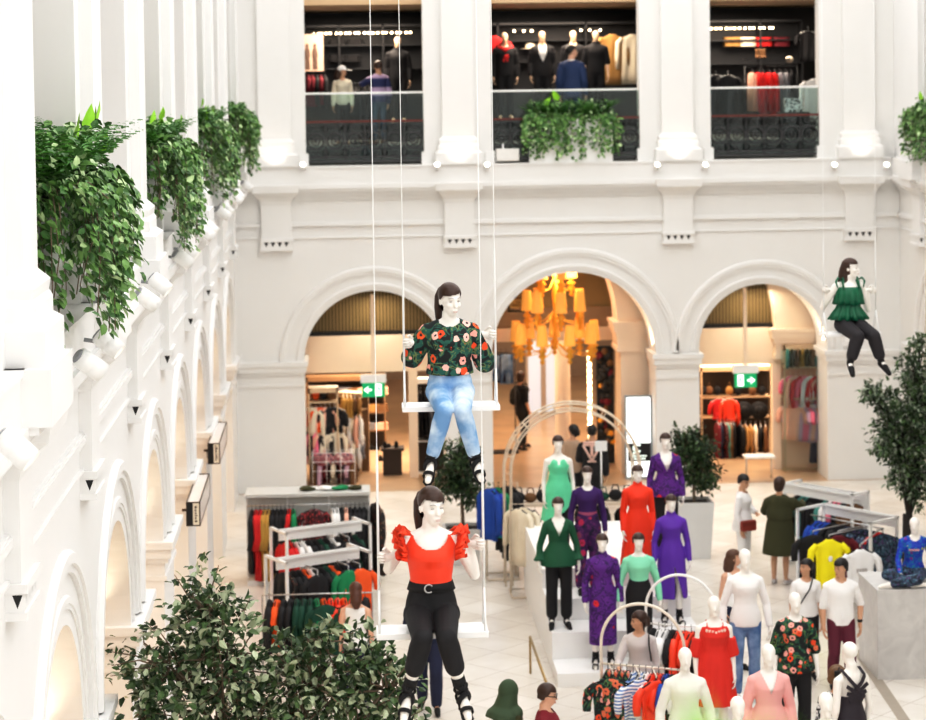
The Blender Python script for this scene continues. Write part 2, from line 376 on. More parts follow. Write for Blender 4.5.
def shoes(J, s, heel=.0, kind='shoe'):
    """closed low shoe round one foot"""
    H = J['H']; a, t = J['an', s], J['toe', s]; mb = MB(); ft = J.get('ftdown', V((0, 0, -1))); hl = a - (t-a).normalized()*.03*H + ft*.045*H
    mb.capsule(hl, t, .038*H, .033*H); mb.capsule(a+(t-a)*.6, t+(t-a).normalized()*.035*H, .041*H, .03*H); mb.capsule(a+ft*.02*H, hl, .038*H, .036*H)
    if kind == 'boot': mb.capsule(a+(J['kn', s]-a)*.18, a, .045*H, .042*H)
    return remesh(mb, .008*H, 1)
def sandal(J, s):
    """open strappy sandal: sole, toe band, crossed straps and ankle cuff"""
    H = J['H']; a, t = J['an', s], J['toe', s]; ft = J.get('ftdown', V((0, 0, -1))); d = (t-a).normalized(); up = -ft; k = J['kn', s]
    hl = a - d*.03*H + ft*.055*H; tip = t + d*.05*H + ft*.012*H; sd = d.cross(up).normalized(); mb = MB()
    mb.rings([[hl+(tip-hl)*u + sd*(w*math.cos(q))*H + (up*.012*math.sin(q))*H for q in [2*PI*j/12 for j in range(12)]] for u, w in ((0, .012), (.06, .032), (.3, .03), (.6, .038), (.85, .042), (1, .018))])
    mb.tube([hl+d*.02*H, hl+d*.012*H+ft*.07*H], [.028*H, .022*H], 10)
    def band(c, ax, r, w, th=.006):
        ax = ax.normalized(); x = ax.orthogonal().normalized(); y = ax.cross(x); n = 16
        rr = []
        for (dr, dh) in ((0, -w), (th, -w), (th, w), (0, w), (0, -w)):
            rr.append([c + x*((r+dr)*H*math.cos(2*PI*j/n)) + y*((r+dr)*H*math.sin(2*PI*j/n)) + ax*dh*H for j in range(n)])
        mb.rings(rr, caps=False)
    sh = (k-a).normalized(); leg = a+sh*.055*H
    band(a+sh*.085*H, sh, .037, .026); band(t-d*.015*H+up*.004*H, d, .037, .013); band(a+d*.03*H, (d+sh*.6+sd*.5), .043, .017); band(a+d*.05*H, (d+sh*.2-sd*.6), .043, .017); band(a+sh*.035*H, (sh+sd*.8), .043, .016); band(a+sh*.035*H, (sh-sd*.8), .043, .016)
    return mb
def hair_cap(J, line=.03, back=-.05, infl=.010, tail=None, low=None, vox=.009, slant=0., side=0.0, extra=None, face=-.035):
    """hair shell over the skull; line: hairline height at the brow, back: how low it reaches behind"""
    H = J['H']; c = J['hea']; R = orient(J['hf'], J['hu']); Ri = R.transposed(); mb = MB(); P = lambda x, y, z: c + R @ (V((x, y, z))*H)
    mb.ell(P(0, .014, .036), tuple((q+infl)*H for q in (.074, .094, .085)), R); mb.ell(P(0, .03, -.02), tuple((q+infl)*H for q in (.062, .068, .08)), R)
    if tail: mb.tube([P(*q[:3]) for q in tail], [q[3]*H for q in tail], 12)
    if extra: extra(mb, P, H)
    def cut(p):
        q = Ri @ (p-c)/H
        hl = line + slant*q.x/.08
        if tail and q.y > .06 and q.z < .1: return False
        if q.y < face: return q.z < hl
        if q.y < .03 and low is None: return q.z < hl+(back-hl)*((q.y-face)/(.03-face))
        if low is not None: return q.y < face+.02 and q.z < hl
        return q.z < back
    return remesh(mb, vox*H, 2, cut)
# ------------------------------------------------------------------ setting
D = 42.72                       # back wall
XLW, XRW = -2.14, 10.92         # side walls
SILL = 6.38
m_wall = mat('white_plaster', (.80, .79, .77), .75, .025, 1.3, bump=.02)
m_wall2 = mat('white_plaster_bright', (.83, .825, .815), .75, .02, 1.3)
m_trim = mat('moulding_plaster', (.81, .80, .78), .7, .02, 2)
m_warm = mat('cream_plaster', (.86, .72, .58), .75, .03, 1.5)
m_peach = mat('peach_plaster', (.86, .70, .54), .75, .03, 1.5)
m_black = mat('black_lacquer', (.012, .012, .013), .45, .2, 6)
m_iron = mat('black_iron', (.085, .085, .088), .3, .2, 20, metal=.5)
m_grey = mat('gallery_grey', (.62, .62, .61), .8, .03, 2)
m_white = mat('white_gloss', (.88, .88, .87), .35, .02, 4)
m_tan = mat('tan_ceiling', (.62, .45, .29), .8, .05, 2)
m_steel = mat('brushed_steel', (.6, .6, .6), .35, .05, 20, metal=.9)
m_glass = glassmat('clear_glass')

def floor_material(name='limestone_tiles', k1=(.80, .765, .72, 1), k2=(.72, .68, .63, 1)):
    m, nt, b = _new(name); N, L = nt.nodes, nt.links
    tc = N.new('ShaderNodeTexCoord'); mp = N.new('ShaderNodeMapping'); mp.inputs['Rotation'].default_value = (0, 0, PI/4); L.new(tc.outputs['Object'], mp.inputs[0])
    br = N.new('ShaderNodeTexBrick'); br.offset = 0; br.inputs['Scale'].default_value = 1.0; br.inputs['Mortar Size'].default_value = .006
    br.inputs['Brick Width'].default_value = .72; br.inputs['Row Height'].default_value = .72; br.inputs['Bias'].default_value = 0
    br.inputs['Color1'].default_value = k1; br.inputs['Color2'].default_value = k2; br.inputs['Mortar'].default_value = (.48, .43, .38, 1)
    L.new(mp.outputs[0], br.inputs[0])
    no = N.new('ShaderNodeTexNoise'); no.inputs['Scale'].default_value = 1.7; no.inputs['Detail'].default_value = 6; L.new(tc.outputs['Object'], no.inputs[0])
    r = N.new('ShaderNodeValToRGB'); e = r.color_ramp.elements; e[0].position = .3; e[0].color = (.9, .88, .85, 1); e[1].position = .7; e[1].color = (1.05, 1.05, 1.05, 1); L.new(no.outputs['Fac'], r.inputs[0])
    mx = N.new('ShaderNodeMix'); mx.data_type = 'RGBA'; mx.blend_type = 'MULTIPLY'; mx.inputs[0].default_value = 1; L.new(br.outputs[0], mx.inputs[6]); L.new(r.outputs[0], mx.inputs[7])
    L.new(mx.outputs[2], b.inputs['Base Color']); b.inputs['Roughness'].default_value = .28
    return m
m_floor = floor_material()
struct('floor', MB().box((-8, -2, -.2), (18, 62, 0)), m_floor)

struct('floor', MB().box((-3.8, D-.02, -.1), (13.6, 58.5, .006)), floor_material('warm_light_tiles', (.58, .42, .28, 1), (.50, .36, .235, 1)))  # shop floor: warm lamplight is put into the tile colour

class Wall:
    """one side of the court; u runs along it, v stands out from it into the court"""
    def __init__(s, side):
        s.side = side
        s.T = {'back': lambda u, v, z: (u, D-v, z), 'left': lambda u, v, z: (XLW+v, u, z), 'right': lambda u, v, z: (XRW-v, u, z)}[side]
    def box(s, mb, u0, u1, v0, v1, z0, z1, mi=0):
        mb.box((min(u0, u1), min(v0, v1), min(z0, z1)), (max(u0, u1), max(v0, v1), max(z0, z1)), mi)
    def fin(s, mb): mb.v = [tuple(s.T(*p)) for p in mb.v]; return mb
    def arcade(s, u0, u1, zt, arches, thick):
        """solid wall from the floor to zt with round-headed openings [(centre, radius, springing)]"""
        mb = MB(); n = 28; edges = [u0]
        def quad(a, b, c, d):                       # points (u,z): front, back
            mb.add([(p[0], 0, p[1]) for p in (a, b, c, d)]+[(p[0], -thick, p[1]) for p in (a, b, c, d)], [(0, 1, 2, 3), (7, 6, 5, 4)], 0, False)
        cur = u0
        for c, r, zs in arches:
            quad((cur, 0), (c-r, 0), (c-r, zs), (cur, zs)); quad((cur, zs), (c-r, zs), (c-r, zt), (cur, zt))
            pts = [(c-r*math.cos(PI*k/n), zs+r*math.sin(PI*k/n)) for k in range(n+1)]
            for k in range(n): quad(pts[k], pts[k+1], (pts[k+1][0], zt), (pts[k][0], zt))
            prof = [(c-r, 0)]+pts+[(c+r, 0)]
            mb.add([(p[0], 0, p[1]) for p in prof]+[(p[0], -thick, p[1]) for p in prof], [(k, k+1, k+1+len(prof), k+len(prof)) for k in range(len(prof)-1)], 0, False)
            cur = c+r
        quad((cur, 0), (u1, 0), (u1, zt), (cur, zt))
        mb.box((u0, -thick, zt-.01), (u1, 0, zt)); return s.fin(mb)
    def upper(s, u0, u1, z0, z1, openings, thick, vo=0):
        mb = MB(); cur = u0
        for a, b in openings:
            s.box(mb, cur, a, -thick, vo, z0, z1); cur = b
        s.box(mb, cur, u1, -thick, vo, z0, z1); return s.fin(mb)
    def archivolt(s, c, zs, r, w, v):
        mb = MB(); n = 40
        for k in range(n):
            a, b = PI*k/n, PI*(k+1)/n
            P = lambda rr, t, vv: (c-rr*math.cos(t), vv, zs+rr*math.sin(t))
            prof = [(r-w, -.02), (r-w, v*.6), (r-w*.65, v*.6), (r-w*.6, v), (r-w*.15, v), (r, v*.4), (r, -.02)]
            for q in range(len(prof)-1):
                (r0, v0), (r1, v1) = prof[q], prof[q+1]
                mb.add([P(r0, a, v0), P(r0, b, v0), P(r1, b, v1), P(r1, a, v1)], [(0, 1, 2, 3)], 0, False)
        return s.fin(mb)
    def pier_impost(s, u0, u1, depth, z0, z1):
        """moulded capital band that wraps a pier"""
        mb = MB(); h = z1-z0
        for a, b, e in ((0, .12, .03), (.12, .45, .012), (.45, .58, .05), (.58, .82, .085), (.82, 1, .115)):
            s.box(mb, u0-e, u1+e, -depth, e, z0+h*a, z0+h*b)
        return s.fin(mb)
    def corbel(s, c, flip=1):
        """strip pilaster hanging under the cornice, flared above, ending in a block with flat triangles coloured as shaded recesses"""
        mb = MB(); w = .285
        s.box(mb, c-w, c+w, 0, .10, 4.95, 5.72)
        rr = []
        for e, v, z in ((0, .10, 5.62), (.02, .12, 5.70), (.07, .18, 5.78), (.12, .26, 5.84), (.16, .31, 5.88), (.17, .33, 6.02)):
            rr.append([(c-w-e, 0, z), (c+w+e, 0, z), (c+w+e, v, z), (c-w-e, v, z)])
        mb.rings(rr, smooth=False)
        s.box(mb, c-w-.03, c+w+.03, 0, .14, 4.92, 4.98); s.box(mb, c-w-.015, c+w+.015, 0, .12, 4.80, 4.92); s.box(mb, c-w-.03, c+w+.03, 0, .135, 4.75, 4.80)
        side = s.side != 'back'
        for k in range(4):
            x = c-w+.09+k*.13
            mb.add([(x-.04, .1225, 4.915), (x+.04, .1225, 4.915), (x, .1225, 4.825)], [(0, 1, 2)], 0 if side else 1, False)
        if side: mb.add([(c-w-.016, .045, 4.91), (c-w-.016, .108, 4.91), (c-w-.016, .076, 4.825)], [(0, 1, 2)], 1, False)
        return s.fin(mb)
    def courses(s, u0, u1):
        mb = MB()
        for z0, z1, v in ((4.97, 5.0, .03), (5.21, 5.27, .055), (5.27, 5.29, .035), (5.72, 5.80, .05), (5.80, 5.88, .12), (5.88, 5.94, .2), (5.94, 6.03, .24), (6.03, 6.36, .20), (6.34, SILL, .22)):
            s.box(mb, u0, u1, 0, v, z0, z1)
        return s.fin(mb)
    def pilaster(s, c, w=.31, o=0):
        mb = MB(); s.box(mb, c-w, c+w, 0, .12+o, SILL, 14)
        rr = []
        for e, v, z in ((.14, .26, SILL), (.14, .26, SILL+.22), (.09, .2, SILL+.26), (.09, .2, SILL+.36), (.06, .18, SILL+.40), (.07, .19, SILL+.47), (.02, .14, SILL+.52), (0, .12, SILL+.54)):
            rr.append([(c-w-e, 0, z), (c+w+e, 0, z), (c+w+e, v+o, z), (c-w-e, v+o, z)])
        mb.rings(rr, smooth=False); return s.fin(mb)
    def jambbase(s, u0, u1):
        mb = MB(); s.box(mb, u0, u1, -.3, .03, SILL, SILL+.24); return s.fin(mb)

# --- back wall
BW = Wall('back')
ARCH_B = [(.55, 1.37, 2.56), (4.45, 1.61, 2.61), (8.19, 1.27, 2.65)]
struct('wall_back', BW.arcade(XLW, XRW+.1, SILL, ARCH_B, 1.0), m_wall)
PILB = [-1.32, 2.235, 6.515, 10.1]
WIN_B = [(-.72, 1.57), (2.9, 5.79), (7.19, 9.34)]
struct('wall_back', BW.upper(XLW, XRW+.1, SILL, 14, WIN_B, .35), m_wall)
struct('trim_1', BW.courses(XLW+.03, XRW-.03), m_trim)
for c, r, zs in ARCH_B:
    struct('trim_2', BW.archivolt(c, zs, r+.48, .16, .05), m_trim); struct('trim_2', BW.archivolt(c, zs, r+.16, .10, .035), m_trim)
for u0, u1 in ((XLW+.1, -.83), (1.93, 2.83), (6.07, 6.91), (9.47, XRW-.1)):
    struct('trim_3', BW.pier_impost(u0+.035, u1-.035, 1.03, 2.09, 2.58), m_trim)
m_recess_shade = mat('painted_recess_shade', (.02, .02, .02), .8)  # flat dark triangles on the corbels: recess shade put into colour
for c in PILB:
    struct('trim_4', BW.corbel(c), [m_trim, m_recess_shade]); struct('trim_5', BW.pilaster(c), m_trim)
for a, b in WIN_B:
    struct('trim_6', BW.jambbase(a-.14, a+.05), m_trim); struct('trim_6', BW.jambbase(b-.05, b+.14), m_trim)

# --- side walls
BAY = 3.915; PIL0 = 13.975
PILL = [PIL0+BAY*k for k in range(-2, 7)]+[13.975+BAY*6.93]
ARCH_L = [(c+BAY/2+.33, 1.24, 2.80) for c in PILL[:-1]]
for side, W in (('left', Wall('left')), ('right', Wall('right'))):
    lo = PILL[0]-.6; hi = D
    struct('wall_'+side, W.arcade(lo, hi, SILL, ARCH_L, .9), m_wall2 if side == 'left' else m_wall)
    struct('wall_'+side, W.upper(lo, hi, SILL, 14, [(c+.49, c+BAY-.91) for c in PILL[:-1]], .28, .10), m_wall2)
    struct('trim_7', W.courses(lo, hi-.03), m_wall2)
    for c, r, zs in ARCH_L:
        struct('trim_8', W.archivolt(c, zs, r+.56, .17, .06), m_wall2); struct('trim_8', W.archivolt(c, zs, r+.22, .10, .025), m_wall2)
    for c in PILL:
        struct('trim_9', W.pier_impost(c+.33-BAY/2+1.24+.017, c+.33+BAY/2-1.24-.017, .92, 2.32, 2.78), m_wall2)
        struct('trim_10', W.corbel(c), [m_wall2, m_recess_shade]); struct('trim_11', W.pilaster(c-.28, .31, .08), m_wall2)
        mb = MB(); W.box(mb, c-.80, c+.24, 0, .38, 6.03, SILL); W.box(mb, c-.78, c+.22, 0, .30, 5.98, 6.03); struct('trim_12', W.fin(mb), m_wall2)
    # gallery behind and arcade below
    x = (lambda v: XLW-v) if side == 'left' else (lambda v: XRW+v)
    a, b = sorted((x(3.6), x(3.8))); struct('wall_'+side, MB().box((a, lo, 0), (b, 48, 5.9)), m_peach); struct('wall_'+side, MB().box((a, lo, 5.9), (b, 48, 11)), m_grey)
    a, b = sorted((x(.25), x(3.6))); struct('floor', MB().box((a, lo, 5.95), (b, D+.3, 6.3)), m_peach)
struct('wall_front', MB().box((-6.2, -3.2, 0), (15, -3, 14)), m_wall)  # unseen end wall behind the camera, added to block level light
for a, b in ((-6, XLW-.29), (XRW+.29, 15)): struct('ceiling', MB().box((a, -3, 11.0), (b, D+.3, 11.15)), m_grey)  # unseen side gallery ceilings, added to keep top light out
# --- rooms behind the back wall
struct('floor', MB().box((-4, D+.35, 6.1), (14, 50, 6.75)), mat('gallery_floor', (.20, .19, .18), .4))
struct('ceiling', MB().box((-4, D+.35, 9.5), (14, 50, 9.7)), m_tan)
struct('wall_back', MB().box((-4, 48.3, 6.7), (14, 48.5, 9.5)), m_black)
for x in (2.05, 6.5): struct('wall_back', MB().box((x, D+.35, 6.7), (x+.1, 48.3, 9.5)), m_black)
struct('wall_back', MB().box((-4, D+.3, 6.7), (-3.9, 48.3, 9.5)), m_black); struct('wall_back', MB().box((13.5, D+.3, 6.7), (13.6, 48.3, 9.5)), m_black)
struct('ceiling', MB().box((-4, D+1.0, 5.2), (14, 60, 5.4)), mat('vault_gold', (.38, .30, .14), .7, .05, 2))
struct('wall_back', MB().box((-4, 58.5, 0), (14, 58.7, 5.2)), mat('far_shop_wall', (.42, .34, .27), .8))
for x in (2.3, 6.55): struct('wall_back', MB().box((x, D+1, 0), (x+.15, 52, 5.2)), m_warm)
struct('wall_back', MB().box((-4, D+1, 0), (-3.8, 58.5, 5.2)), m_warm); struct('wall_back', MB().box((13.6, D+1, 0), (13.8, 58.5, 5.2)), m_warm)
# shop fronts set back in the side arches: lunette, beam, post, end panel
YP = 44.2
m_pleat = stripemat('bronze_pleat_shading', (.08, .055, .02), (.22, .165, .07), 4.6, 'X', .3)  # for a flat board: stripes paint the shade between pleats
m_cream = mat('cream_joinery', (.86, .72, .58), .6, .03, 2)
for c, xpost in ((.62, 1.33), (8.21, 8.72)):
    x0, x1 = c-1.5, c+1.5
    struct('trim_13', MB().box((x0, YP, 2.98), (x1, YP+.08, 5.2)), m_pleat)
    struct('trim_14', MB().box((x0, YP-.06, 2.9), (x1, YP+.1, 2.98)), m_black)
    struct('trim_14', MB().box((x0, YP-.12, 2.16), (x1, YP+.1, 2.9)), m_cream)
    struct('trim_14', MB().box((xpost-.09, YP-.14, 0), (xpost+.09, YP+.06, 2.16)), m_cream)
# splayed vault and capital behind the right side of the middle and right arches
def vault_side(x_in, x_out, zc, Y, reach, ztop):
    poly = [(x_out, Y, zc), (x_in, Y, zc)]
    for k in range(1, 13):
        t = k/12; poly.append((x_in-reach*(t**1.8), Y, zc+(ztop-zc)*t))
    poly.append((x_out, Y, ztop)); mb = MB().prism(poly, (0, .9, 0)); return mb
for x_in, x_out, zc, reach, Y, ztop in ((5.46, 6.6, 3.1, .45, YP-.3, 4.6), (8.66, 10.0, 2.9, .35, YP-.35, 4.4)):
    struct('trim_15', vault_side(x_in, x_out, zc, Y, reach, ztop), m_cream)
    mb = MB()
    for a, b, e in ((0, .1, .02), (.1, .32, 0), (.32, .42, .04), (.42, .55, .08), (.55, .62, .11)): mb.box((x_in-e, Y-e, zc-.62+a), (x_out, Y+.9, zc-.62+b))
    struct('trim_16', mb, m_cream)
struct('wall_back', MB().box((5.52, YP-.25, 0), (6.6, YP+.6, 2.5)), m_cream)
# middle arch: gold lunette, grey band, cream beam further in
struct('trim_17', MB().box((2.3, 45.9, 3.2), (6.6, 46, 5.2)), mat('lunette_gold', (.34, .265, .12), .7, .06, 1.5))
struct('trim_18', MB().box((2.3, 45.85, 2.78), (6.6, 46, 3.2)), mat('taupe_band', (.36, .27, .17), .7))
struct('trim_18', MB().box((2.3, 45.8, 2.5), (6.6, 46, 2.78)), m_cream)
mb = MB().lathe([(.2, 0), (.2, .2), (.17, .22), (.165, 2.5)], (4.57, 46.3, 0), 24); struct('trim_19', mb, m_cream)

# stone strip in the floor
a, b = atZ(857, 650, 0), atZ(914, 735, 0); dx = .075
struct('trim_20', MB().add([(a.x-dx, a.y, .004), (a.x+dx, a.y, .004), (b.x+dx, b.y, .004), (b.x-dx, b.y, .004)], [(0, 1, 2, 3)], 0, False), mat('grey_stone_strip', (.40, .35, .29), .4))
# roof beam the swings hang from (above the picture)
for y in (13.9, 16, 26.5): struct('trim_21', MB().box((XLW-.3, y-.06, 13.98), (XRW+.3, y+.06, 14.1)), m_white)

# ------------------------------------------------------------------ camera, light
cam = bpy.data.cameras.new('camera'); co = bpy.data.objects.new('camera', cam); COL.objects.link(co)
co.matrix_world = Matrix.Translation((0, 0, EYE)) @ Matrix((CA, CB, -CW)).transposed().to_4x4()
cam.sensor_width = 36; cam.lens = 36*F_PX/926; cam.shift_x = 0; cam.shift_y = (CYP-360)/926
cam.dof.use_dof = True; cam.dof.focus_distance = 16.5; cam.dof.aperture_fstop = 2.7; cam.clip_end = 200
scene.camera = co
w = bpy.data.worlds.new('world'); scene.world = w; w.use_nodes = True
bg = w.node_tree.nodes['Background']; bg.inputs[0].default_value = (1, .99, .975, 1); bg.inputs[1].default_value = 1.42
scene.view_settings.view_transform = 'Standard'; scene.view_settings.look = 'Medium High Contrast' if False else 'None'; scene.view_settings.exposure = .5
vs = scene.view_settings; vs.use_curve_mapping = True; cu = vs.curve_mapping.curves[3]; cu.points.new(.10, .075); cu.points.new(.55, .64); cu.points.new(.80, .925); vs.curve_mapping.update()
def area(name, loc, size, power, col, rot=(0, 0, 0), sy=None):
    l = bpy.data.lights.new(name, 'AREA'); l.energy = power; l.color = col; l.size = size
    if sy: l.shape = 'RECTANGLE'; l.size_y = sy
    o = bpy.data.objects.new(name, l); COL.objects.link(o); o.location = loc; o.rotation_euler = rot; return o
WARM = (1, .83, .66)
area('shop_light', (.6, 46.5, 2.9), 2.6, 200, WARM); area('shop_light', (8.4, 46.5, 2.9), 2.6, 200, WARM)
area('shop_light', (4.4, 48.0, 4.9), 2.8, 170, WARM); area('shop_light', (4.4, 53.5, 4.9), 3.5, 120, WARM)
area('arcade_light', (.6, D+.95, 3.7), .6, 13, WARM, sy=.4); area('arcade_light', (4.4, D+1.3, 4.1), .8, 32, WARM); area('arcade_light', (8.2, D+.95, 3.7), .6, 13, WARM, sy=.4)
for c in PILL[:-1]:
    area('arcade_light', (XLW-2.2, c+BAY/2, 5.6), 1.6, 45, (1, .78, .56)); 
area('arcade_light', (XRW+2.2, PILL[-2]+BAY/2, 5.6), 1.6, 45, (1, .78, .56))
area('gallery_light', (.4, 45.5, 9.4), 1.8, 110, (1, .85, .7)); area('gallery_light', (4.4, 45.5, 9.4), 2.4, 125, (1, .85, .7)); area('gallery_light', (8.3, 45.5, 9.4), 1.8, 110, (1, .85, .7))
def spotlamp(loc, to, power, ang=1.4, col=(1, .9, .78), r=.04):
    l = bpy.data.lights.new('uplight_lamp', 'SPOT'); l.energy = power; l.color = col; l.spot_size = ang; l.spot_blend = .8; l.shadow_soft_size = r
    o = bpy.data.objects.new('uplight_lamp', l); COL.objects.link(o); o.location = loc; o.rotation_euler = (V(to)-V(loc)).to_track_quat('-Z', 'Y').to_euler(); return o
for c, r, zs in ARCH_B:       # glow at the springings
    for s in (1, -1): spotlamp((c+s*(r-.12), D+.35, 2.66), (c+s*(r+.2), D+.4, 4.2), 14, 1.9, (1, .8, .55))
for c in PILB: spotlamp((c, D-.52, SILL+.02), (c, D-.1, SILL+.6), 3.5, 1.9)
for c, r, zs in ARCH_L[2:]: spotlamp((XLW-.45, c+r-.15, 2.86), (XLW-.5, c+r+.2, 4.4), 10, 1.9, (1, .82, .58))
# ------------------------------------------------------------------ cloth, skin, hair
m_mann = mat('mannequin_white', (.88, .84, .79), .35, .02, 6)
m_mann_w = mat('mannequin_gloss', (.89, .86, .81), .3, .02, 6)
m_eye = mat('painted_eye', (.50, .47, .45), .5); m_lip = mat('painted_lip', (.72, .58, .54), .5)
m_hair = mat('brown_hair', (.055, .024, .014), .32, .35, 40); m_hairb = mat('black_hair', (.012, .009, .008), .35, .3, 40); m_hairr = mat('auburn_hair', (.11, .04, .02), .4, .3, 40)
m_skin = mat('skin_fair', (.72, .44, .31), .5, .05, 12); m_skin2 = mat('skin_tan', (.62, .37, .24), .5, .05, 12)
m_peye = mat('dark_eye', (.03, .02, .02), .3); m_plip = mat('lips', (.5, .18, .15), .5); m_plip2 = mat('lips_tan', (.38, .14, .11), .5)
m_floral = flowermat('floral_print', (.008, .014, .014), (.02, .12, .09), (.16, .22, .09), [(.82, .10, .025), (.85, .42, .36), (.80, .13, .03), (.88, .55, .48)], 12.5, .40, dens=.86, ns=13)
m_floral_s = flowermat('floral_print_small', (.008, .014, .014), (.02, .11, .07), (.12, .22, .06), [(.82, .10, .025), (.85, .42, .36), (.75, .2, .1)], 11, .40, dens=.9, ns=12)
m_denim = denimmat('faded_denim', (.19, .36, .60), (.74, .84, .93), 5, .38, .66)
m_denim2 = denimmat('mid_denim', (.07, .16, .36), (.34, .48, .70), 5, .35, .68)
m_blk = mat('black_cloth', (.012, .011, .013), .75, .3, 8); m_blk2 = mat('black_suede', (.012, .011, .012), .8, .2, 12)
m_coral = mat('coral_satin', (.88, .072, .022), .42, .05, 6); m_coral2 = mat('coral_frill', (.90, .095, .03), .55, .08, 12)
m_emer = mat('emerald_satin', (.004, .135, .065), .4, .15, 7)
m_char = mat('charcoal_cloth', (.022, .018, .022), .7, .2, 8)
m_rope = mat('white_rope', (.85, .85, .84), .5, .03, 10)

def swing_pose(knee=.066, ank=.16, hand=((.335, .51), (-.343, .45)), elb=((.27, .29), (-.285, .32)), fwd=.40, drop=.08, hf=(.35, -1, -.12), lean=.0, shz=.575, back=.08, hx=0, neck=0.):
    J = dict(pel=V((0, .05, .10)), che=V((hx*.3, .045+lean*.6, .44)), nec=V((hx, .03+lean, .625+neck)), hf=V(hf).normalized(), hu=V((0, -.02, 1)), tf=V((0, -1, 0)), male=False, H=1.0)
    J['hea'] = J['nec'] + V((hf[0]*.02, -.022, .158)); J['ftdown'] = V((0, -.35, -1)).normalized()
    for i, s in ((0, 1), (1, -1)):
        hx_, hz = hand[i]; ex, ez = elb[i]
        J['sh', s] = V((s*.163+hx*.8, .04+lean*.9, shz-.022+neck)); J['el', s] = V((ex, .135, ez)); rope = V((s*.335, 0, hz)); 
        d = V((s*1, -.32, 0)).normalized(); pn = V((-s*.32*-1*0, -1, 0)); J['hd', s] = d; J['pn', s] = V((-s*.3, -1, 0)); J['side', s] = V((0, 0, 1)); J['wr', s] = rope - d*.088 - V((0, -1, 0))*.026; J['curl', s] = 1.2; J['thumb', s] = 1.0
        J['hip', s] = V((s*.088, .02, .09)); J['kn', s] = V((s*knee, -fwd, .09-drop)); J['an', s] = V((s*ank, -fwd+back, .09-drop-.365)); J['calf', s] = V((0, .012, 0)); J['toe', s] = J['an', s] + V((s*.025, -.115, -.105))
    return J
def make_swing(name, label, loc, rotz, ztop, w=.335, tilt=0):
    t = thing(name, label, 'swing', loc, rotz)
    mb = MB().box((-w-.02, -.125, -.035), (w+.02, .125, 0)); obj('seat', mb, m_white, t)
    for s in (1, -1):
        mb = MB(); h = ztop-loc[2]
        mb.tube([(s*w, 0, .24), (s*w, 0, 1.05), (s*w, 0, 1.2), (s*w, 0, h)], [.0095, .008, .003, .0026], 8)
        for y in (-.11, .11): mb.tube([(s*w, 0, .26), (s*w, y, -.03)], .0085, 6)
        obj('rope', mb, m_rope, t)
    return t
def dress_mannequin(t, J, parts, vox=.008, hairkw=None, hairmat=None, plain=False, bodymat=None, marks=True):
    obj('body', body(J, vox, plain, marks), [bodymat or m_mann, m_eye, m_lip], t)
    if hairkw is not None: obj('hair', hair_cap(J, **hairkw), hairmat or m_hair, t)
    for n, mb, m in parts: obj(n, mb, m, t)
def ruffle(path, r_in, w, waves=9, amp=.35, out=V((0, 0, 1)), n=60, layers=2):
    """frill along a path: strip that waves in and out"""
    mb = MB(); pts = [V(p) for p in path]
    for l in range(layers):
        rows = []
        for i in range(n+1):
            u = i/n*(len(pts)-1); k = min(int(u), len(pts)-2); p = pts[k].lerp(pts[k+1], u-k); d = (pts[k+1]-pts[k]).normalized()
            o = (out(p) if callable(out) else out).normalized(); sd = d.cross(o).normalized(); ph = waves*2*PI*i/n+l*1.7
            tip = p + o*w*(1+.12*math.sin(ph*.5)) + sd*amp*w*math.sin(ph) + d*amp*w*.5*math.cos(ph); mid = p + o*w*.5 + sd*amp*w*.55*math.sin(ph+.4)
            rows.append([p, mid, tip, tip+sd*.003, mid+sd*.003, p+sd*.003])
        mb.rings(rows, closed=True)
    return mb

# 1 -- floral blouse, faded jeans
SW1 = atY(450.5, 404, 16.0)
make_swing('swing', 'white plank swing on thin ropes carrying the mannequin in the floral blouse', SW1, 0.0, 13.98)
t = thing('mannequin', 'white mannequin on the upper swing in floral blouse and faded jeans', 'mannequin', SW1)
J = swing_pose(neck=-.02, hf=(.42, -1, -.16), hand=((.335, .50), (-.335, .45)), elb=((.265, .285), (-.275, .33)))
def puff(th): return .03*math.sin(9*th)
dress_mannequin(t, J, [
    ('blouse', top(J, .22, .985, .034, .98, (.080, .092, .075), 'crew', vox=.008, mod=puff, waist=.022), m_floral),
    ('jeans', pants(J, .42, .010, 1.84, (.093, .064, .049), .008), m_denim),
    ('sandal', sandal(J, 1), m_blk2), ('sandal', sandal(J, -1), m_blk2)],
    hairkw=dict(line=.058, back=-.03, slant=.012, vox=.006, tail=[(0, .07, .07, .03), (-.02, .105, .05, .034), (-.03, .125, 0, .035), (-.03, .13, -.09, .032), (-.025, .125, -.19, .022), (-.022, .12, -.24, .01)]))
# torn knees: pale patches over the thigh
# 2 -- coral top, black trousers
SW2 = atY(432, 628.5, 13.9)
make_swing('swing', 'lower white plank swing carrying the mannequin in the coral top', SW2, 0.0, 13.98)
t = thing('mannequin', 'white mannequin on the lower swing in coral frilled top and black cropped trousers', 'mannequin', SW2)
J = swing_pose(hf=(.45, -1, -.1), hand=((.335, .53), (-.335, .46)), elb=((.285, .31), (-.27, .36)), knee=.075, ank=.17, drop=.05)
dress_mannequin(t, J, [
    ('blouse', top(J, .33, .975, .03, 0, neck='scoop', depth=.10, flare=.0, vox=.008), m_coral),
    ('trousers', pants(J, .38, .010, 1.52, (.090, .067, .060), .008), m_blk),
    ('sandal', sandal(J, 1), m_blk2), ('sandal', sandal(J, -1), m_blk2)],
    hairkw=dict(line=.052, back=-.03, slant=-.012, vox=.006, tail=[(0, .07, .07, .03), (-.02, .105, .05, .034), (-.03, .125, 0, .035), (-.03, .13, -.09, .032), (-.025, .125, -.17, .024), (-.022, .12, -.23, .01)]))
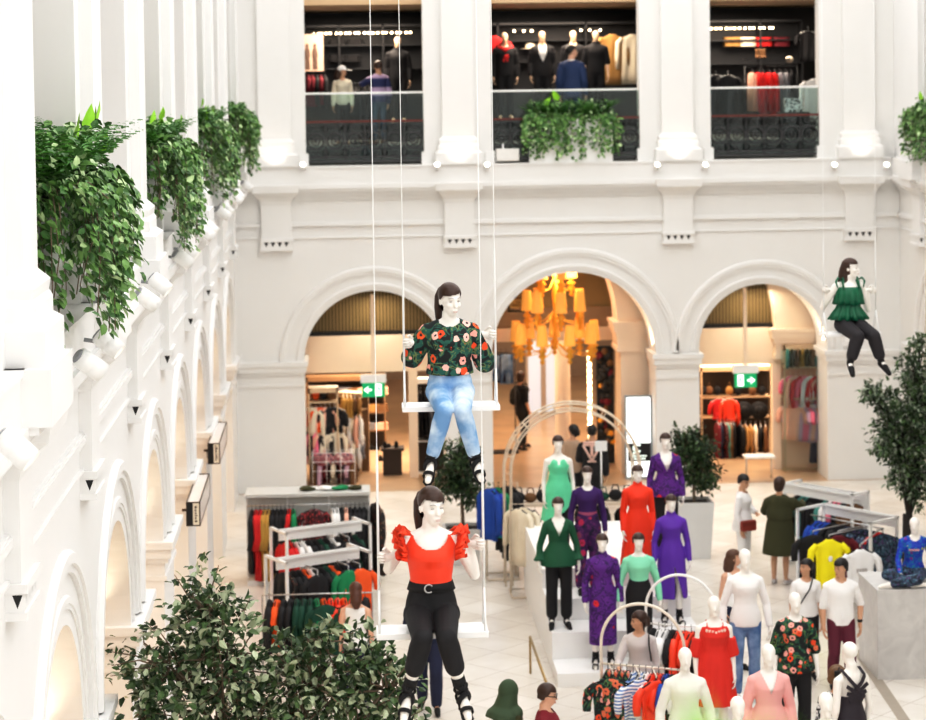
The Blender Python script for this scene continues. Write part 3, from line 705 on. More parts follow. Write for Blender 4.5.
for s in (1, -1):
    a = J['sh', s]; path = [spine(J, .90)+V((s*.115, -.075, .03)), a+V((-s*.01, -.05, .05)), a+V((s*.0, .0, .06)), a+V((-s*.01, .05, .05)), spine(J, .9)+V((s*.12, .06, .03))]
    down = [spine(J, .62)+V((s*.15, -.09, 0)), spine(J, .78)+V((s*.15, -.09, 0)), a+V((s*.0, -.06, .0)), a+V((s*.005, 0, .055)), a+V((s*.0, .06, .0)), spine(J, .7)+V((s*.16, .07, 0))]
    mb = ruffle(down, 0, .075, 11, .42, lambda p, s=s: V((s*1, -.35, .45)), 80, 2).join(ruffle(path, 0, .06, 7, .4, lambda p, s=s: V((s*1, -.2, .7)), 60, 1))
    obj('frill', mb, m_coral2, t)
bl = MB(); n = 32
bl.rings([tring(J, q, torso_prof(J, q)[0]+.024+e, torso_prof(J, q)[1]+.024+e, torso_prof(J, q)[2]) for q, e in ((.27, -.003), (.27, .003), (.37, .003), (.37, -.003))], caps=False)
be = obj('belt', bl, m_blk2, t)
c = spine(J, .32) + V((-.02, -.132, 0)); mb = MB(); mb.tube([c+V((.026*math.cos(a), 0, .026*math.sin(a))) for a in [2*PI*k/18+.6 for k in range(15)]], .0055, 6); obj('buckle', mb, m_steel, be)
# 3 -- green tiered camisole, dark trousers
SW3 = atY(850, 332, 26.5)
make_swing('swing', 'white swing near the right wall carrying the mannequin in the green tiered top', SW3, math.radians(8), 13.98)
t = thing('mannequin', 'long-haired white mannequin on the right-hand swing in green tiered camisole and dark trousers', 'mannequin', SW3, math.radians(8))
J = swing_pose(hf=(.95, -.75, -.05), hand=((.335, .50), (-.335, .52)), elb=((.29, .25), (-.30, .30)), knee=.10, ank=.20, back=.02)
for s in (1, -1): J['kn', s] += V((.05, 0, -.02)); J['an', s] += V((.05, 0, .03)); J['toe', s] += V((.06, 0, .03))
cam_top = torso(J, .38, .86, .016, 0, 8)
def tier(tz, w, drop, waves):
    n = 64; rr = []
    for u in (0, .35, .7, 1, 1, .7, .35, 0):
        k = len(rr) >= 4; rr.append([p for p in tring(J, tz-drop*u, 0, 0, 0, n)])
        a, b, yo = torso_prof(J, max(tz-drop*u, -.1)); row = []
        for j in range(n):
            th = 2*PI*j/n; e = .016+w*u*(1+.55*math.sin(waves*th)) - (.004 if k else 0)
            fw = J['tf'].normalized(); up = (J['nec']-J['pel']).normalized(); rx = up.cross(fw).normalized(); row.append(spine(J, tz-drop*u) - fw*yo + rx*(a+e)*math.cos(th) + fw*(b+e)*math.sin(th))
        rr[-1] = row
    return MB().rings(rr, caps=False)
ct = cam_top.join(tier(.78, .05, .34, 13)).join(tier(.50, .065, .40, 14))
for s in (1, -1): ct.tube([spine(J, .82)+V((s*.10, -.10, 0)), spine(J, .98)+V((s*.105, -.06, .01)), spine(J, 1.0)+V((s*.105, 0, .005)), spine(J, .86)+V((s*.1, .09, 0))], .013, 8)
for s in (1, -1):
    c = spine(J, 1.0)+V((s*.105, -.02, .012))
    for q in (-1, 1): ct.tube([c, c+V((s*.02+q*.03, -.02, .03)), c+V((s*.03+q*.05, -.03, -.01)), c+V((s*.03+q*.03, -.04, -.09))], [.006, .014, .013, .006], 8)
dress_mannequin(t, J, [('camisole', ct, m_emer), ('trousers', pants(J, .42, .014, 1.72, (.106, .08, .068), .01), m_char), ('shoe', shoes(J, 1, kind='boot'), m_blk2), ('shoe', shoes(J, -1, kind='boot'), m_blk2)],
    vox=.01, hairkw=dict(line=.058, back=-.12, vox=.008, low=True, tail=None, face=-.03, extra=lambda mb, P, H: (mb.tube([P(0, .05, .07), P(0, .075, -.05), P(0, .08, -.16), P(0, .085, -.27), P(0, .09, -.34)], [.06, .075, .08, .07, .03], 14))))
for s in (1, -1):
    mb = MB(); a = J['an', s]; mb.tube([a+V((.036*math.cos(q), .036*math.sin(q), .055)) for q in [2*PI*k/14 for k in range(15)]], .006, 6); obj('ankle_strap', mb, m_blk2, t)
# ------------------------------------------------------------------ stepped platform and its mannequins
PX0, PX1 = 2.72, 4.72
tiers = [(.18, 28.66, 29.4), (.54, 29.4, 30.08), (.83, 30.08, 30.77), (1.10, 30.77, 34.0)]
t = thing('stepped_platform', 'white stepped display platform carrying eight dressed mannequins', 'platform', ((PX0+PX1)/2, 30, 0))
w2 = (PX1-PX0)/2
for z, a, b in tiers:
    obj('step', MB().box((-w2, a-30, 0), (w2, b-30, z)), m_white, t)
def px_at(px, py, Y): return atY(px, py, Y).x
m_mint = mat('mint_cloth', (.30, .74, .52), .6, .06, 8); m_mints = mat('mint_satin', (.16, .70, .42), .35, .12, 6)
m_purple = mat('violet_jersey', (.14, .035, .42), .6, .08, 6); m_dpurple = mat('dark_violet_knit', (.055, .012, .13), .75, .15, 10)
m_orange = mat('vermilion_crepe', (.90, .055, .012), .6, .06, 6); m_green = mat('forest_cloth', (.008, .105, .045), .65, .15, 7)
m_pfl = flowermat('violet_floral', (.13, .02, .26), (.05, .012, .12), (.16, .03, .30), [(.70, .03, .05), (.02, .012, .06), (.16, .03, .3)], 7.5, .34, (.2, .01, .02), dens=.42, ns=9)
m_pfl2 = flowermat('plum_floral', (.06, .012, .10), (.15, .02, .16), (.02, .01, .05), [(.55, .03, .12), (.02, .01, .05), (.25, .05, .12)], 9, .45, (.3, .02, .04), dens=.8, ns=9)
m_red = mat('red_crepe', (.70, .035, .02), .65, .08, 6); m_wcloth = mat('white_cotton', (.86, .85, .84), .8, .04, 8); m_pink = mat('blush_satin', (.88, .47, .45), .5, .05, 6)
m_offw = mat('off_white_knit', (.83, .82, .76), .8, .04, 8); m_maroon = mat('maroon_cotton', (.14, .018, .04), .75, .15, 8); m_olive = mat('olive_cotton', (.055, .055, .018), .8, .12, 6)
m_navy = mat('navy_cotton', (.015, .02, .06), .75, .2, 8); m_navy2 = mat('navy_suit', (.02, .045, .13), .7, .1, 8); m_greyl = mat('pale_grey_cotton', (.62, .58, .57), .8, .06, 8); m_leather = mat('russet_leather', (.30, .05, .03), .45, .12, 10)
m_lace = mat('pale_lace', (.85, .6, .52), .8, .1, 30)
BODIES = {}
def std(key, **kw):
    """shared standing mannequin body, one mesh per pose"""
    if key not in BODIES:
        J = stand(**{k: v for k, v in kw.items() if k in ('H', 'male', 'legs', 'arm', 'fwd')})
        if 'pose' in kw: kw['pose'](J)
        mb = body(J, .011, kw.get('plain', True), False); me = mb.mesh('mannequin_body'); me.materials.append(m_mann_w); BODIES[key] = (J, me)
    return BODIES[key]
def dress(J, z_hem, hem, pleats=0, amp=.05, sleeve=2.0, sr=(.058, .046, .036), neck='crew', depth=.2, infl=.014, vox=.013, t1=.985, high=False, cut2=None, bare=False, waist=0):
    infl = infl*.8; sr = [q*.9 for q in sr]; mb = torso(J, .28, 1.12 if high else (.92 if bare else t1), infl, 0, 12, None, waist).join(skirt(J, z_hem, .40, infl+.004, hem, pleats, amp))
    if not bare:
        for s in (1, -1):
            if sleeve > 0: mb.capsule(spine(J, .92)+(J['sh', s]-spine(J, .92))*.3, J['sh', s], .056, min(sr[0], .058)); mb.capsule(spine(J, .985), J['sh', s], .052, .052); arm_limb(J, mb, s, sr, sleeve)
            else: mb.capsule(spine(J, .92)+(J['sh', s]-spine(J, .92))*.2, spine(J, .92)+(J['sh', s]-spine(J, .92))*.6, .056, .05)
    nc = neck_cut(J, neck, depth) if neck else None
    return remesh(mb, vox, 2, (lambda c: (nc and nc(c)) or (cut2 and cut2(c))) if (nc or cut2) else None)
HAIRS = {}
def hair_std(J, key='m', **kw):
    k = (key, id(J))
    if k not in HAIRS: HAIRS[k] = hair_cap(J, **kw)
    return HAIRS[k]
def band_hair(J): return hair_cap(J, line=.058, back=-.02, vox=.011, infl=.012)
def mannequin(label, px, py, Y, z, key, parts, kw={}, hair=True, rotz=0., bm=None, group=None):
    J, me = std(key, **kw); t = thing('mannequin', label, 'mannequin', (px_at(px, py, Y), Y, z), rotz, group)
    obj('body', me, None, t)
    if hair: obj('hair', band_hair(J), m_hair, t)
    for p in parts(J): obj(p[0], p[1], p[2], t)
    return t
def shoe_pair(J, m, kind='shoe'): return [('shoe', shoes(J, s, kind=kind), m) for s in (1, -1)]
def slip_parts(J):
    cut2 = lambda c: c.z < .55 + .9*max(0, (c.x+.10)) and c.z < 1.0      # hem rises to one side
    mb = torso(J, .28, .74, .016, 0, 8).join(skirt(J, .40, .45, .03, (.27, .20), 9, .07))
    for s in (1, -1): mb.ell(spine(J, .73)+V((s*.062, -.075, .01)), (.062, .055, .075)); mb.tube([spine(J, .80)+V((s*.075, -.115, 0)), spine(J, .97)+V((s*.085, -.055, .012)), spine(J, 1.0)+V((s*.085, .0, .01)), spine(J, .84)+V((s*.085, .08, 0))], .008, 6)
    r = remesh(mb, .013, 2, cut2)
    return [('slip_dress', r, m_mints), ('trousers', pants(J, .3, .008, 1.85, (.09, .06, .046), .014), m_blk)] + shoe_pair(J, m_blk)
mannequin('mannequin in mint satin slip dress over black trousers, back left of the platform', 558, 445, 31.5, 1.10, 'a', slip_parts)
mannequin('mannequin in violet cardigan with red flowers and black trousers, back right of the platform', 665.5, 442, 31.5, 1.10, 'b',
    lambda J: [('cardigan', top(J, -.16, .985, .022, 1.95, (.064, .052, .046), 'v', .25, .10, vox=.013), m_pfl), ('trousers', pants(J, .3, .01, 1.85, (.095, .068, .055), .014), m_blk)] + shoe_pair(J, m_blk), dict(arm=.02))
mannequin('mannequin in dark violet jumper and plum flowered trousers on the platform', 587, 470, 30.45, .83, 'b',
    lambda J: [('jumper', top(J, .22, .985, .018, 1.95, (.062, .05, .04), 'crew', vox=.013), m_dpurple), ('trousers', pants(J, .34, .014, 1.9, (.105, .085, .08), .014), m_pfl2), ('waistband', MB().rings([tring(J, q, .135, .105, 0) for q in (.22, .23, .34, .35)]), mat('plum_band', (.42, .10, .2), .7))] + shoe_pair(J, m_blk))
mannequin('mannequin in long-sleeved vermilion dress on the platform', 637.5, 470, 30.45, .83, 'a',
    lambda J: [('dress', dress(J, .36, (.25, .19), 11, .06, 1.97, (.064, .05, .042), None, high=True), m_orange)] + shoe_pair(J, m_blk))
def cuffed(J): return [('blouse', top(J, -.18, .985, .018, 1.72, (.06, .05, .046), 'v', .22, .16, vox=.012, cuff=.085), m_green), ('trousers', pants(J, .2, .012, 1.78, (.10, .08, .078), .014), m_blk)] + shoe_pair(J, m_blk, 'boot')
mannequin('mannequin in forest green wrap blouse and wide black trousers, left edge of platform', 558, 508, 29.75, .54, 'c', cuffed, dict(arm=.045))
def slitcut(c): return c.y < 0 and .02 < c.x < .02+max(0, (.82-c.z))*.28 or c.z < .30+max(0, c.x)*.9 and c.x < .0 and False
mannequin('mannequin in draped violet dress with a slit skirt, right edge of platform', 671, 502, 29.75, .54, 'b',
    lambda J: [('dress', dress(J, .36, (.22, .16), 7, .05, 1.97, (.060, .047, .038), None, high=True, cut2=slitcut), m_purple)] + [('sandal', sandal(J, s), m_blk2) for s in (1, -1)])
mannequin('mannequin in long violet floral dress on the lowest step', 602, 543, 29.0, .18, 'b',
    lambda J: [('dress', dress(J, .30, (.185, .14), 0, 0, 1.9, (.066, .056, .05), None, high=True), m_pfl)] + [('sandal', sandal(J, s), m_blk2) for s in (1, -1)])
mannequin('mannequin in mint jumper and black skirt on the lowest step', 638.5, 542, 29.0, .18, 'c',
    lambda J: [('jumper', top(J, .28, .985, .02, 1.9, (.066, .055, .045), 'boat', vox=.013), m_mint), ('skirt', skirt(J, .42, .40, .016, (.17, .13)), m_blk)] + shoe_pair(J, m_blk))

# ------------------------------------------------------------------ front group of bald mannequins
def plinth(x, y, z):
    o = obj('display_plinth', MB().box((-.28, -.28, 0), (.28, .28, z)), m_white, None, (x, y, 0))
    return o
def front(label, px, py, topy, Y, key, parts, kw={}, rotz=0., plabel=None, Htot=1.765, group=None):
    """stands where its crown reaches topy"""
    zt = atY(px, topy, Y).z; z = max(zt-Htot, 0); t = mannequin(label, px, py, Y, z, key, parts, kw, False, rotz, group=group)
    if z > .04: tag(plinth(t.location.x, Y, z-.002), plabel or 'low white display block under the '+label, 'plinth')
    return t
def rolled(J): 
    return [('jumper', top(J, -.12, .985, .022, 1.92, (.062, .054, .046), 'crew', vox=.012, flare=.02), m_wcloth), ('jeans', pants(J, .1, .012, 1.9, (.098, .068, .055), .014), m_denim2)] + shoe_pair(J, m_wcloth)
front('bald mannequin in white jumper and blue jeans', 745, 560, 549.5, 25.0, 'c', rolled, dict(arm=.045), plabel='low white block under the mannequin in white jumper')
def coldsh(J):
    mb = torso(J, .2, .88, .02, 0, 10).join(skirt(J, .55, .45, .03, (.27, .2), 13, .05))
    for s in (1, -1):
        mb.tube([spine(J, .8)+V((s*.09, -.1, 0)), spine(J, .97)+V((s*.09, -.055, .012)), spine(J, 1.0)+V((s*.09, 0, .01)), spine(J, .86)+V((s*.09, .08, 0))], .008, 6)
        a, e = J['sh', s], J['el', s]; mb.tube([a+(e-a)*.38, a+(e-a)*.6, e+V((s*.01, 0, -.03))], [.066, .07, .078], 14); mb.tube([a+(e-a)*.38, spine(J, .8)+V((s*.13, -.02, 0))], .035, 8)
    lace = MB()
    for k in range(-3, 4): lace.ell(spine(J, .80)+V((k*.034, -.128+abs(k)*.008, -.01+abs(k)*.008)), (.017, .008, .022), None, 8, 6)
    return [('dress', remesh(mb, .012, 2), m_red), ('lace', lace, m_lace)]
front('bald mannequin in red cold-shoulder dress with lace neckline', 714, 607, 596.5, 24.4, 'a', coldsh, {}, plabel='low white block under the mannequin in red cold-shoulder dress')
front('bald mannequin in floral short-sleeved top and black trousers', 795, 604, 593, 24.4, 'b', lambda J: [('top', top(J, -.13, .985, .026, 1.0, (.078, .08, .06), 'crew', vox=.012, flare=.08), m_floral_s), ('trousers', pants(J, .1, .014, 1.85, (.10, .075, .065), .014), m_blk)] + shoe_pair(J, m_blk), plabel='low white block under the mannequin in floral top')
front('bald mannequin in off-white long-sleeved top, leaves blurring before it', 685, 658, 648, 22.0, 'c', lambda J: [('top', top(J, -.1, .985, .026, 1.95, (.066, .058, .05), 'crew', vox=.012, flare=.03), m_offw), ('trousers', pants(J, .1, .012, 1.85, vox=.014), m_wcloth)], plabel='low white block under the mannequin in off-white top')
front('bald mannequin in blush pink wrap blouse', 768.5, 656, 644.5, 22.0, 'b', lambda J: [('blouse', top(J, .05, .985, .024, 1.9, (.066, .062, .062), 'v', .2, vox=.012, flare=.1), m_pink), ('trousers', pants(J, .14, .012, 1.85, vox=.014), m_wcloth)], plabel='low white block under the mannequin in pink wrap blouse')
front('bald mannequin mostly below the picture edge, beside the pink-bloused one', 737.5, 705, 697, 20.5, 'b', lambda J: [('vest', top(J, -.1, .985, .02, 0, neck='scoop', depth=.1, vox=.013), m_wcloth), ('trousers', pants(J, .1, .012, 1.85, vox=.014), m_wcloth)], plabel='low white block under the mannequin at the bottom edge, left')
front('bald mannequin at the bottom edge beside the strappy-backed one', 826, 702, 693, 20.5, 'b', lambda J: [('vest', top(J, -.1, .985, .02, 0, neck='scoop', depth=.1, vox=.013), m_pink), ('trousers', pants(J, .1, .012, 1.85, vox=.014), m_wcloth)], plabel='low white block under the mannequin at the bottom edge, right')
def strappy(J):
    mb = MB(); bk = lambda x, t, o=.012: spine(J, t) + V((x, (torso_prof(J, t)[1]+o), 0)); w = .018
    def strap(p): 
        for i in range(len(p)-1):
            a, b = p[i], p[i+1]; d = (b-a).normalized(); sd = d.cross(V((0, 1, .15))).normalized()*w; o = V((0, .006, 0))
            mb.add([a-sd, a+sd, b+sd, b-sd, a-sd+o, a+sd+o, b+sd+o, b-sd+o], [(0, 1, 2, 3), (7, 6, 5, 4), (0, 4, 5, 1), (1, 5, 6, 2), (2, 6, 7, 3), (3, 7, 4, 0)], 0, False)
    for s in (1, -1):
        strap([spine(J, .97)+V((s*.11, -.02, .035)), bk(s*.105, .92), bk(s*.05, .78), bk(-s*.06, .6), bk(-s*.10, .48)])
        strap([bk(s*.13, .75, .006), bk(s*.03, .62), bk(-s*.09, .5)]); strap([bk(s*.12, .6, .006), bk(0, .52), bk(-s*.08, .44)])
    base = top(J, -.1, .5, .016, 0, neck=None, vox=.013)
    tp = torso(J, .0, .52, .016); 
    return [('vest', remesh(tp, .013, 2).join(mb), mat('aubergine_jersey', (.03, .022, .032), .6)), ('trousers', pants(J, .1, .012, 1.85, vox=.014), m_blk)]
front('bald mannequin turned away in dark strappy-backed vest', 850, 653, 642.5, 21.5, 'a', strappy, {}, rotz=math.radians(205), plabel='low white block under the strappy-backed mannequin')

# ------------------------------------------------------------------ marble block with a seated child mannequin
def marble():
    m, nt, b = _new('grey_veined_marble'); N, L = nt.nodes, nt.links; tc = N.new('ShaderNodeTexCoord'); no = N.new('ShaderNodeTexNoise'); no.inputs['Scale'].default_value = 3.5; no.inputs['Detail'].default_value = 9; no.inputs['Distortion'].default_value = 1.6
    L.new(tc.outputs['Object'], no.inputs[0]); r = N.new('ShaderNodeValToRGB'); e = r.color_ramp.elements; e[0].position = .30; e[0].color = (.56, .55, .54, 1); e[1].position = .66; e[1].color = (.66, .65, .635, 1); L.new(no.outputs['Fac'], r.inputs[0]); L.new(r.outputs[0], b.inputs['Base Color']); b.inputs['Roughness'].default_value = .3; return m
MF = atZ(878, 680, 0); MBk = atZ(857, 659, 0); MT = atY(878, 590, MF.y).z
obj('marble_plinth', MB().box((0, 0, 0), (10.6-MF.x, MBk.y-MF.y, MT-.05)).box((-.008, -.008, MT-.05), (10.6-MF.x, MBk.y-MF.y+.008, MT)), marble(), None, (MF.x, MF.y, 0), label='large pale grey veined marble display block at the right edge', cat='display block')
def seat_child():
    J = dict(pel=V((0, .05, .10)), che=V((.0, .04, .42)), nec=V((.02, .05, .60)), hf=V((-.35, -1, -.1)).normalized(), hu=V((0, 0, 1)), tf=V((-.2, -1, 0)).normalized(), male=False, H=.95)
    J['hea'] = V((.015, .03, .755))
    for s in (1, -1): J['hip', s] = V((s*.09, .02, .11)); J['curl', s] = .3; J['hd', s] = V((0, -1, -.3)); J['pn', s] = V((0, 0, -1)); J['side', s] = V((-s, 0, 0)); J['sh', s] = V((s*.155+.01, .05, .535))
    J['kn', -1] = V((-.40, -.12, .13)); J['an', -1] = V((-.10, -.36, .06)); J['kn', 1] = V((-.06, -.40, .12)); J['an', 1] = V((-.42, -.36, .06))
    for s, d in ((-1, V((.14, -.05, -.01))), (1, V((-.13, -.04, -.02)))): J['toe', s] = J['an', s]+d
    J['el', 1] = V((.27, .05, .29)); J['wr', 1] = V((.30, -.08, .06)); J['hd', 1] = V((.1, -1, -.25)); J['el', -1] = V((-.22, .0, .30)); J['wr', -1] = V((-.24, -.20, .15)); J['hd', -1] = V((-.2, -1, -.3))
    return J
J = seat_child(); m_blu = flowermat('blue_print', (.015, .045, .42), (.02, .10, .5), (.01, .25, .35), [(.30, .04, .30), (.55, .55, .05), (.02, .3, .4)], 16, .3, (.02, .02, .2), dens=.5, ns=18)
m_blu2 = flowermat('dark_paisley', (.012, .015, .035), (.06, .16, .22), (.10, .06, .16), [(.18, .28, .36), (.12, .07, .2), (.02, .05, .1)], 20, .34, (.01, .01, .03), dens=.8, ns=22)
t = thing('child_mannequin', 'seated child mannequin in blue printed top on the marble block', 'mannequin', (px_at(914, 540, MF.y+.42), MF.y+.42, MT), 0)
obj('body', body(J, .011, True, False), m_mann, t); obj('top', top(J, -.1, .985, .016, 1.9, (.06, .048, .042), 'crew', vox=.012), m_blu, t); obj('trousers', pants(J, .2, .014, 1.85, (.10, .08, .06), .012), m_blu2, t)
mb = MB()
for k in range(9): mb.box((-.075+k*.016, -.006, -.012), (-.075+k*.016+.011, .004, .012))
mb.xf(Matrix.Translation(spine(J, .68)+V((-.02, -.135, 0))) @ Matrix.Rotation(-.2, 4, 'Z')); obj('chest_print', mb, m_pink, t)

# ------------------------------------------------------------------ people
def person(label, px, py, Y, z, J, parts, skin, hair, hm, rotz=0, vox=.011, X=None, marks=(None, None)):
    t = thing('person', label, 'person', (px_at(px, py, Y) if X is None else X, Y, z), rotz)
    obj('body', body(J, vox), [skin, m_peye, m_plip if skin is m_skin else m_plip2], t)
    if hair is not None: obj('hair', hair, hm, t)
    for p in parts:
        o = obj(p[0], p[1], p[2], t)
        for q in p[3:]: obj(q[0], q[1], q[2], o)
    return t
def short_hair(J, **kw): return hair_cap(J, line=.055, back=-.045, infl=.016, vox=.010, **kw)
def long_hair(J, L=.25, bun=None, **kw):
    return hair_cap(J, line=.058, back=-.12, infl=.016, vox=.010, low=True, face=-.028, extra=lambda mb, P, H: mb.tube([P(0, .04, .06), P(0, .07, -.05), P(0, .085, -.05-L*.5), P(0, .085, -.05-L)], [.06, .078, .075, .03], 12))
def pony(J, **kw): return hair_cap(J, line=.055, back=-.03, infl=.014, vox=.010, tail=[(0, .08, .06, .03), (0, .125, .04, .035), (0, .14, -.03, .033), (0, .135, -.12, .026), (0, .125, -.18, .01)], **kw)
def walk(J, s=1, k=.14):
    J['kn', s] += V((0, -k, .02)); J['an', s] += V((0, -k*1.1, .01)); J['toe', s] += V((0, -k*1.1, .02)); J['kn', -s] += V((0, -k*.2, 0)); J['an', -s] += V((0, k*1.0, .03)); J['toe', -s] += V((0, k*1.0, 0)); return J
# couple by the marble block
J = walk(stand(.97, True), 1, .1); J['hf'] = V((-.9, -.6, -.15)).normalized(); J['el', 1] = V((.28, .08, 1.10)); J['wr', 1] = V((.24, -.05, .87))
person('man in white T-shirt and maroon trousers walking beside the marble block', 840.5, 566, 28.2, 0, J, [
    ('t_shirt', top(J, -.12, .985, .022, .95, (.060, .056, .048), 'crew', vox=.011), m_wcloth), ('trousers', pants(J, .1, .016, 1.93, (.105, .08, .062), .012), m_maroon, ('drawstring', MB().tube([V((-.01, -.138, 1.02)), V((-.012, -.148, .96)), V((-.014, -.15, .92))], .005, 6).tube([V((.01, -.138, 1.02)), V((.014, -.148, .96)), V((.012, -.15, .93))], .005, 6), m_wcloth)),
    ('wristwatch', MB().tube([J['wr', 1]+V((0, 0, .03)), J['wr', 1]+V((0, 0, .055))], .034, 12), m_blk)] + shoe_pair(J, m_blk), m_skin2, short_hair(J), m_hairb)
J = walk(stand(.91), -1, .1); J['hf'] = V((-.95, -.5, .05)).normalized()
bag = MB().tube([spine(J, .98)+V((.10, -.03, .06)), spine(J, .75)+V((.02, -.135, 0)), spine(J, .4)+V((-.09, -.12, 0)), spine(J, .1)+V((-.17, -.05, 0))], .008, 6)
person('woman in white T-shirt with dark strap, walking left of the man in white', 806, 566, 28.7, 0, J, [
    ('t_shirt', top(J, -.02, .985, .022, .8, (.064, .062, .05), 'crew', vox=.011), m_wcloth), ('bag_strap', bag, m_blk), ('trousers', pants(J, .14, .012, 1.9, (.10, .07, .055), .012), m_blk)] + shoe_pair(J, m_blk), m_skin2, pony(J), m_hairb)
# woman behind the white jumper
J = stand(.92); J['hf'] = V((.3, 1, 0)).normalized(); J['hf'] = V((.5, -.3, 0)).normalized()
person('brown-haired woman in white sleeveless top behind the mannequin in white jumper', 733.5, 555, 29.3, 0, J, [
    ('vest', top(J, -.05, .985, .02, 0, neck='scoop', depth=.1, vox=.012), m_wcloth), ('jeans', pants(J, .12, .012, 1.9, (.10, .07, .055), .013), m_navy)] + shoe_pair(J, m_blk), m_skin, long_hair(J, .22), mat('chestnut_hair', (.12, .055, .03), .4, .3, 40), rotz=.5)
# coat woman, seen from behind, reaching to the rack
J = stand(.95); J['tf'] = V((0, -1, 0)); J['hf'] = V((-.15, -1, -.25)).normalized()
J['el', -1] = V((-.30, -.16, 1.2)); J['wr', -1] = V((-.26, -.42, 1.22)); J['hd', -1] = V((0, -1, -.2)); J['el', 1] = V((.26, -.10, 1.13)); J['wr', 1] = V((.20, -.34, 1.10)); J['hd', 1] = V((0, -1, -.2))
coat = dress(J, .48, (.29, .23), 5, .035, 1.95, (.10, .085, .07), None, infl=.075, t1=.99, waist=.05)
person('woman in olive green coat with bobbed hair browsing the right-hand rack', 779.5, 487, 34.15, 0, J, [('coat', coat, m_olive)] + shoe_pair(J, m_greyl), m_skin2,
    hair_cap(J, line=.055, back=-.10, infl=.024, vox=.011, low=True, face=-.03), m_hair, rotz=math.radians(155))
J = stand(.94); J['hf'] = V((-.3, -1, -.3)).normalized(); J['el', 1] = V((.24, -.02, 1.12)); J['wr', 1] = V((.10, -.2, 1.03)); J['hd', 1] = V((-.8, -.5, 0))
t_ = person('woman in white blouse and trousers carrying a russet clutch bag', 743, 483, 34.6, 0, J, [('blouse', top(J, -.2, .985, .03, 1.7, (.07, .06, .055), 'crew', vox=.012, flare=.1), m_wcloth), ('trousers', pants(J, .1, .014, 1.92, (.105, .08, .07), .013), m_wcloth)] + shoe_pair(J, m_greyl), m_skin2, short_hair(J), m_hairb, rotz=math.radians(60))
mb = MB(); mb.rings([[(x*k*.5, y*k2, z) for x, y in [(-.26, -.03), (.26, -.03), (.26, .03), (-.26, .03)]] for z, k, k2 in ((-.09, .95, .8), (-.06, 1, 1), (.05, 1, 1), (.075, .92, .6))], smooth=False)
fl = MB().box((-.12, -.035, -.01), (.12, -.029, .06))
hb = thing('clutch_bag', 'russet leather clutch bag held by the woman in white blouse', 'bag', t_.location + V((.03, -.27, .91)), .35)
obj('pouch', mb, m_leather, hb); obj('flap', fl, mat('russet_flap', (.24, .04, .025), .45), hb)
# seller behind the hoop rails
J = stand(.93); J['hf'] = V((-1, -.35, -.15)).normalized(); J['el', -1] = V((-.24, -.12, 1.05)); J['wr', -1] = V((-.2, -.31, .98)); J['hd', -1] = V((0, -1, 0))
person('woman with tied dark hair and pale grey shirt behind the hooped rails', 639, 622, 26.0, 0, J, [('shirt', top(J, -.1, .985, .024, 1.4, (.066, .06, .052), 'crew', vox=.012), m_greyl), ('trousers', pants(J, .1, .012, 1.9, vox=.014), m_blk),
    ('shoulder_strap', MB().tube([spine(J, .96)+V((.12, -.05, .04)), spine(J, .75)+V((.13, -.11, 0)), spine(J, .35)+V((.15, -.06, 0))], .009, 6), m_blk)] + shoe_pair(J, m_blk), m_skin2, hair_cap(J, line=.055, back=-.03, infl=.014, vox=.010, tail=[(0, .07, .05, .03), (0, .11, .0, .038), (0, .12, -.06, .03), (0, .11, -.11, .01)]), m_hair, rotz=-.25)
# woman by the left rails
J = stand(.95); J['hf'] = V((.2, -1, -.2)).normalized()
person('woman with long dark auburn hair and white top among the left rails', 355.5, 590, 27.7, 0, J, [('top', top(J, -.05, .985, .02, 0, neck='scoop', depth=.12, vox=.012), m_wcloth), ('trousers', pants(J, .12, .012, 1.9, vox=.014), m_navy)] + shoe_pair(J, m_blk), m_skin, long_hair(J, .18), m_hairr, rotz=math.radians(170))
# dark clothed person behind the lower swing
J = walk(stand(.98, True), 1, .12); J['el', -1] = V((-.26, -.06, 1.14)); J['wr', -1] = V((-.10, -.27, 1.12)); J['hd', -1] = V((.7, -.6, .2)); J['hf'] = V((0, -1, -.3)).normalized()
person('person in dark navy clothes half hidden behind the lower swing', 428, 600, 27.8, 0, J, [('jacket', top(J, -.1, .985, .03, 1.8, (.075, .064, .056), 'crew', vox=.012), m_navy), ('trousers', pants(J, .1, .016, 1.93, (.105, .085, .07), .013), m_navy)] + shoe_pair(J, m_blk), m_skin2, short_hair(J), m_hairb, rotz=-.1)
# bottom edge
J = stand(.95); J['hf'] = V((.5, 1, 0)).normalized(); J['hf'] = V((.6, -.8, 0)).normalized()
hj = MB().ell(J['hea']+V((0, .02, .01)), (.095, .115, .125)).tube([J['hea']+V((0, .02, -.02)), J['nec']+V((0, .03, 0)), spine(J, .85)+V((0, .05, 0)), spine(J, .7)+V((0, .08, 0))], [.10, .13, .19, .2], 20)
hj.ell(spine(J, .88), (.2, .13, .1)); c_ = J['hea']; f_ = J['hf']
hj = remesh(hj, .012, 2, lambda p: (p-c_).dot(f_) > .055 and abs(p.z-c_.z+.02) < .075)
person('person in a moss green headscarf at the bottom edge', 509, 700, 23.0, 0, J, [('headscarf', hj, mat('moss_scarf', (.05, .085, .04), .7, .1, 8)), ('top', top(J, -.1, .985, .03, 1.9, (.075, .064, .056), 'crew', vox=.013), m_olive), ('trousers', pants(J, .1, .012, 1.9, vox=.014), m_blk)] + shoe_pair(J, m_blk), m_skin2, None, None, rotz=math.radians(120))
J = stand(.955, True); J['hf'] = V((.1, -1, -.15)).normalized()
c_ = J['hea']; R_ = orient(J['hf'], J['hu']); gl = MB()
